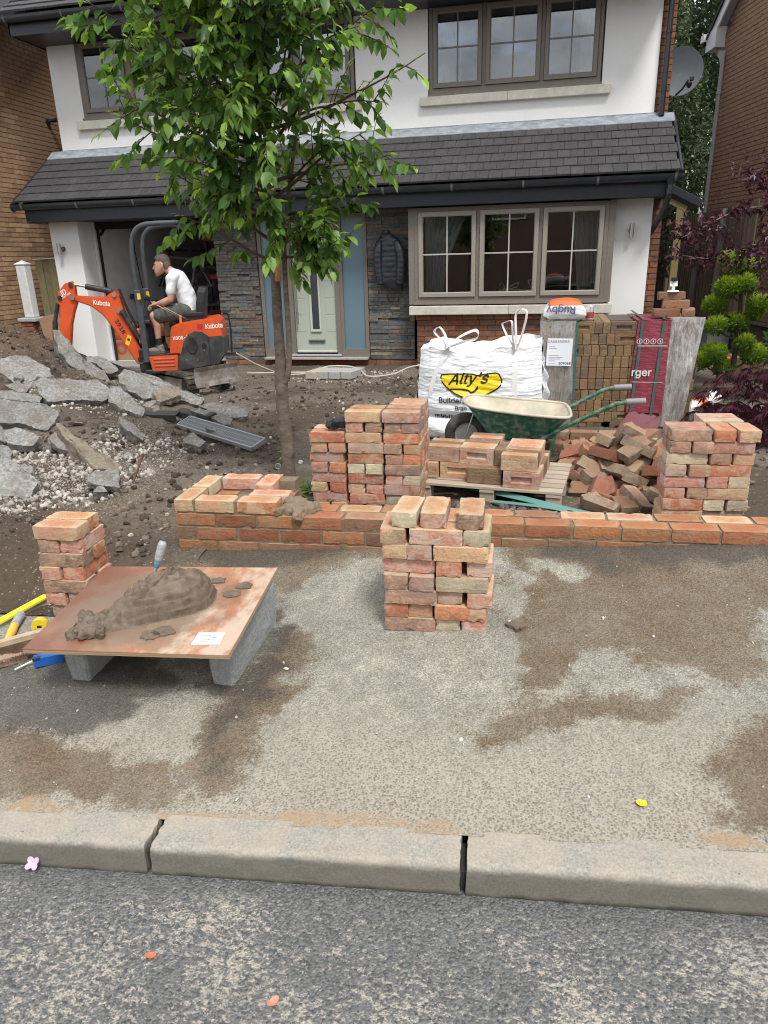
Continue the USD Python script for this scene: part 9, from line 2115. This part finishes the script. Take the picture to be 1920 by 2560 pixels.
# empty cement bag half under the maple
t = thing('empty_bag', 'crumpled white and red bag lying half under the dark red maple', 'bag', (1.48, 7.35, 0.12), 0.5, ry=-0.25)
v, f = rough(subdiv(cbox(0.62, 0.17, 0.10, (0, 0, 0), 0.03), 0.03), 0.016, 12, 3); md = (np.abs(v[f].mean(1)[:, 0] - 0.06) < 0.05)
part(t, 'sack', compact(v, f[~md])[:2], CEMB, smooth=True); part(t, 'red_print', compact(v, f[md])[:2], '/World/Looks/bag_orange', smooth=True)
single('fallen_fruit', mv(lathe([(0, -0.03), (0.025, -0.02), (0.034, 0), (0.025, 0.022), (0, 0.03)], 14), (2.45, 10.4, 0.16)), flat_mat('fruit_orange', (0.6, 0.16, 0.03), 0.5), 'small orange ball by the base of the fence', 'ball', smooth=True)

# ---------------------------------------------------------------- bits on the pavement and road
def road_z(x): return -0.1 + float(slope(np.array(x)))
def petal(name, pts, mat, lb, cat, loc, rz=0.0, rx=0.0, th=0.0012):
    v, f = extr(pts, th); v, f = subdiv((v, f), 0.006); v = v + np.stack([np.zeros(len(v)), np.zeros(len(v)), (v[:, 0] ** 2 + v[:, 1] ** 2) * 18 + (meshkit.noise(v * 90, 3) - 0.5) * 0.003], 1)
    single(name, (v, f), mat, lb, cat, None, loc, rz, rx, smooth=True)
petal('petal', [(0.016 * math.cos(t), 0.013 * math.sin(t)) for t in np.linspace(0, 6.28, 14)[:-1]], flat_mat('petal_yellow', (0.78, 0.66, 0.03), 0.5), 'round yellow petal on the pavement near the right kerb stone', 'petal', gp(0.345, 1.757, 0.004))
petal('petal', [(0.022 * (0.55 + 0.45 * abs(math.sin(2 * t + 0.4))) * math.cos(t), 0.022 * (0.5 + 0.5 * abs(math.sin(2 * t + 0.4))) * math.sin(t)) for t in np.linspace(0, 6.28, 34)[:-1]], flat_mat('petal_lilac', (0.56, 0.40, 0.66), 0.6), 'lilac flower lying against the kerb face at lower left', 'petal', (*KP(-1.285, -0.028), road_z(-1.42) + 0.030), 0.3, 0.75)
for i, (x, y, s, rz, lb) in enumerate(((-0.915, 1.173, 1.0, 0.2, 'small orange leaf on the road left of the kerb joint'), (-0.553, 1.106, 1.1, 1.0, 'curled pinkish orange leaf on the road nearest the viewer'))):
    petal('fallen_leaf', [(0.015 * s * math.cos(t), 0.009 * s * math.sin(t)) for t in np.linspace(0, 6.28, 14)[:-1]], flat_mat('leaf_orange', (0.52, 0.14, 0.06), 0.5) if i == 0 else flat_mat('leaf_salmon', (0.50, 0.22, 0.14), 0.5), lb, 'leaf', (x, y, road_z(x) + 0.006), rz)
a = np.linspace(0, 2 * np.pi, 22, endpoint=False)
v, f = extr([(0.045 * (0.7 + 0.5 * gM.random()) * math.cos(t) * 0.9, 0.04 * (0.7 + 0.5 * gM.random()) * math.sin(t)) for t in a], 0.012); single('mortar_splat', rough(subdiv((v, f), 0.012), 0.004, 40), MORT, 'flat brown lump of mortar right of the pavement stack', 'mortar', None, gp(-0.045, 2.64, 0.0), smooth=35)
for x, y, s, lb in ((0.30, 2.713, 0.010, 'small white stone on the damp patch of pavement'), (-0.075, 2.66, 0.011, 'white chip beside the flat mortar lump'), (-0.925, 2.279, 0.012, 'pale chip on the pavement right of the mortar board'), (-0.20, 1.96, 0.010, 'dark chip on the pavement below the stack'), (-0.86, 1.63, 0.008, 'tiny pale chip near the orange sand by the kerb')):
    single('stone_chip', stone_mesh(gM, 1, gp(x, y, s * 0.5)[None], np.array([s])), flat_mat('chip_white', (0.6, 0.58, 0.54), 0.8) if '/World/Looks/chip_white' not in made else '/World/Looks/chip_white', lb, 'stone'); made.add('/World/Looks/chip_white')
nn = 500; U = gM.uniform(-2.2, 1.4, nn); Nn = gM.uniform(0.12, 1.6, nn); X, Y = KP(U, Nn); sz = 0.0015 + 0.0055 * gM.random(nn) ** 3
q = single('grit', stone_mesh(gM, nn, np.column_stack([X, Y, pave_z(X, Y) + sz * 0.4]), sz), PEB, 'loose grit scattered over the pavement', 'grit', kind='stuff'); vattr(q, 'tone', np.repeat(gM.random(nn), 12)[:, None].repeat(3, 1))
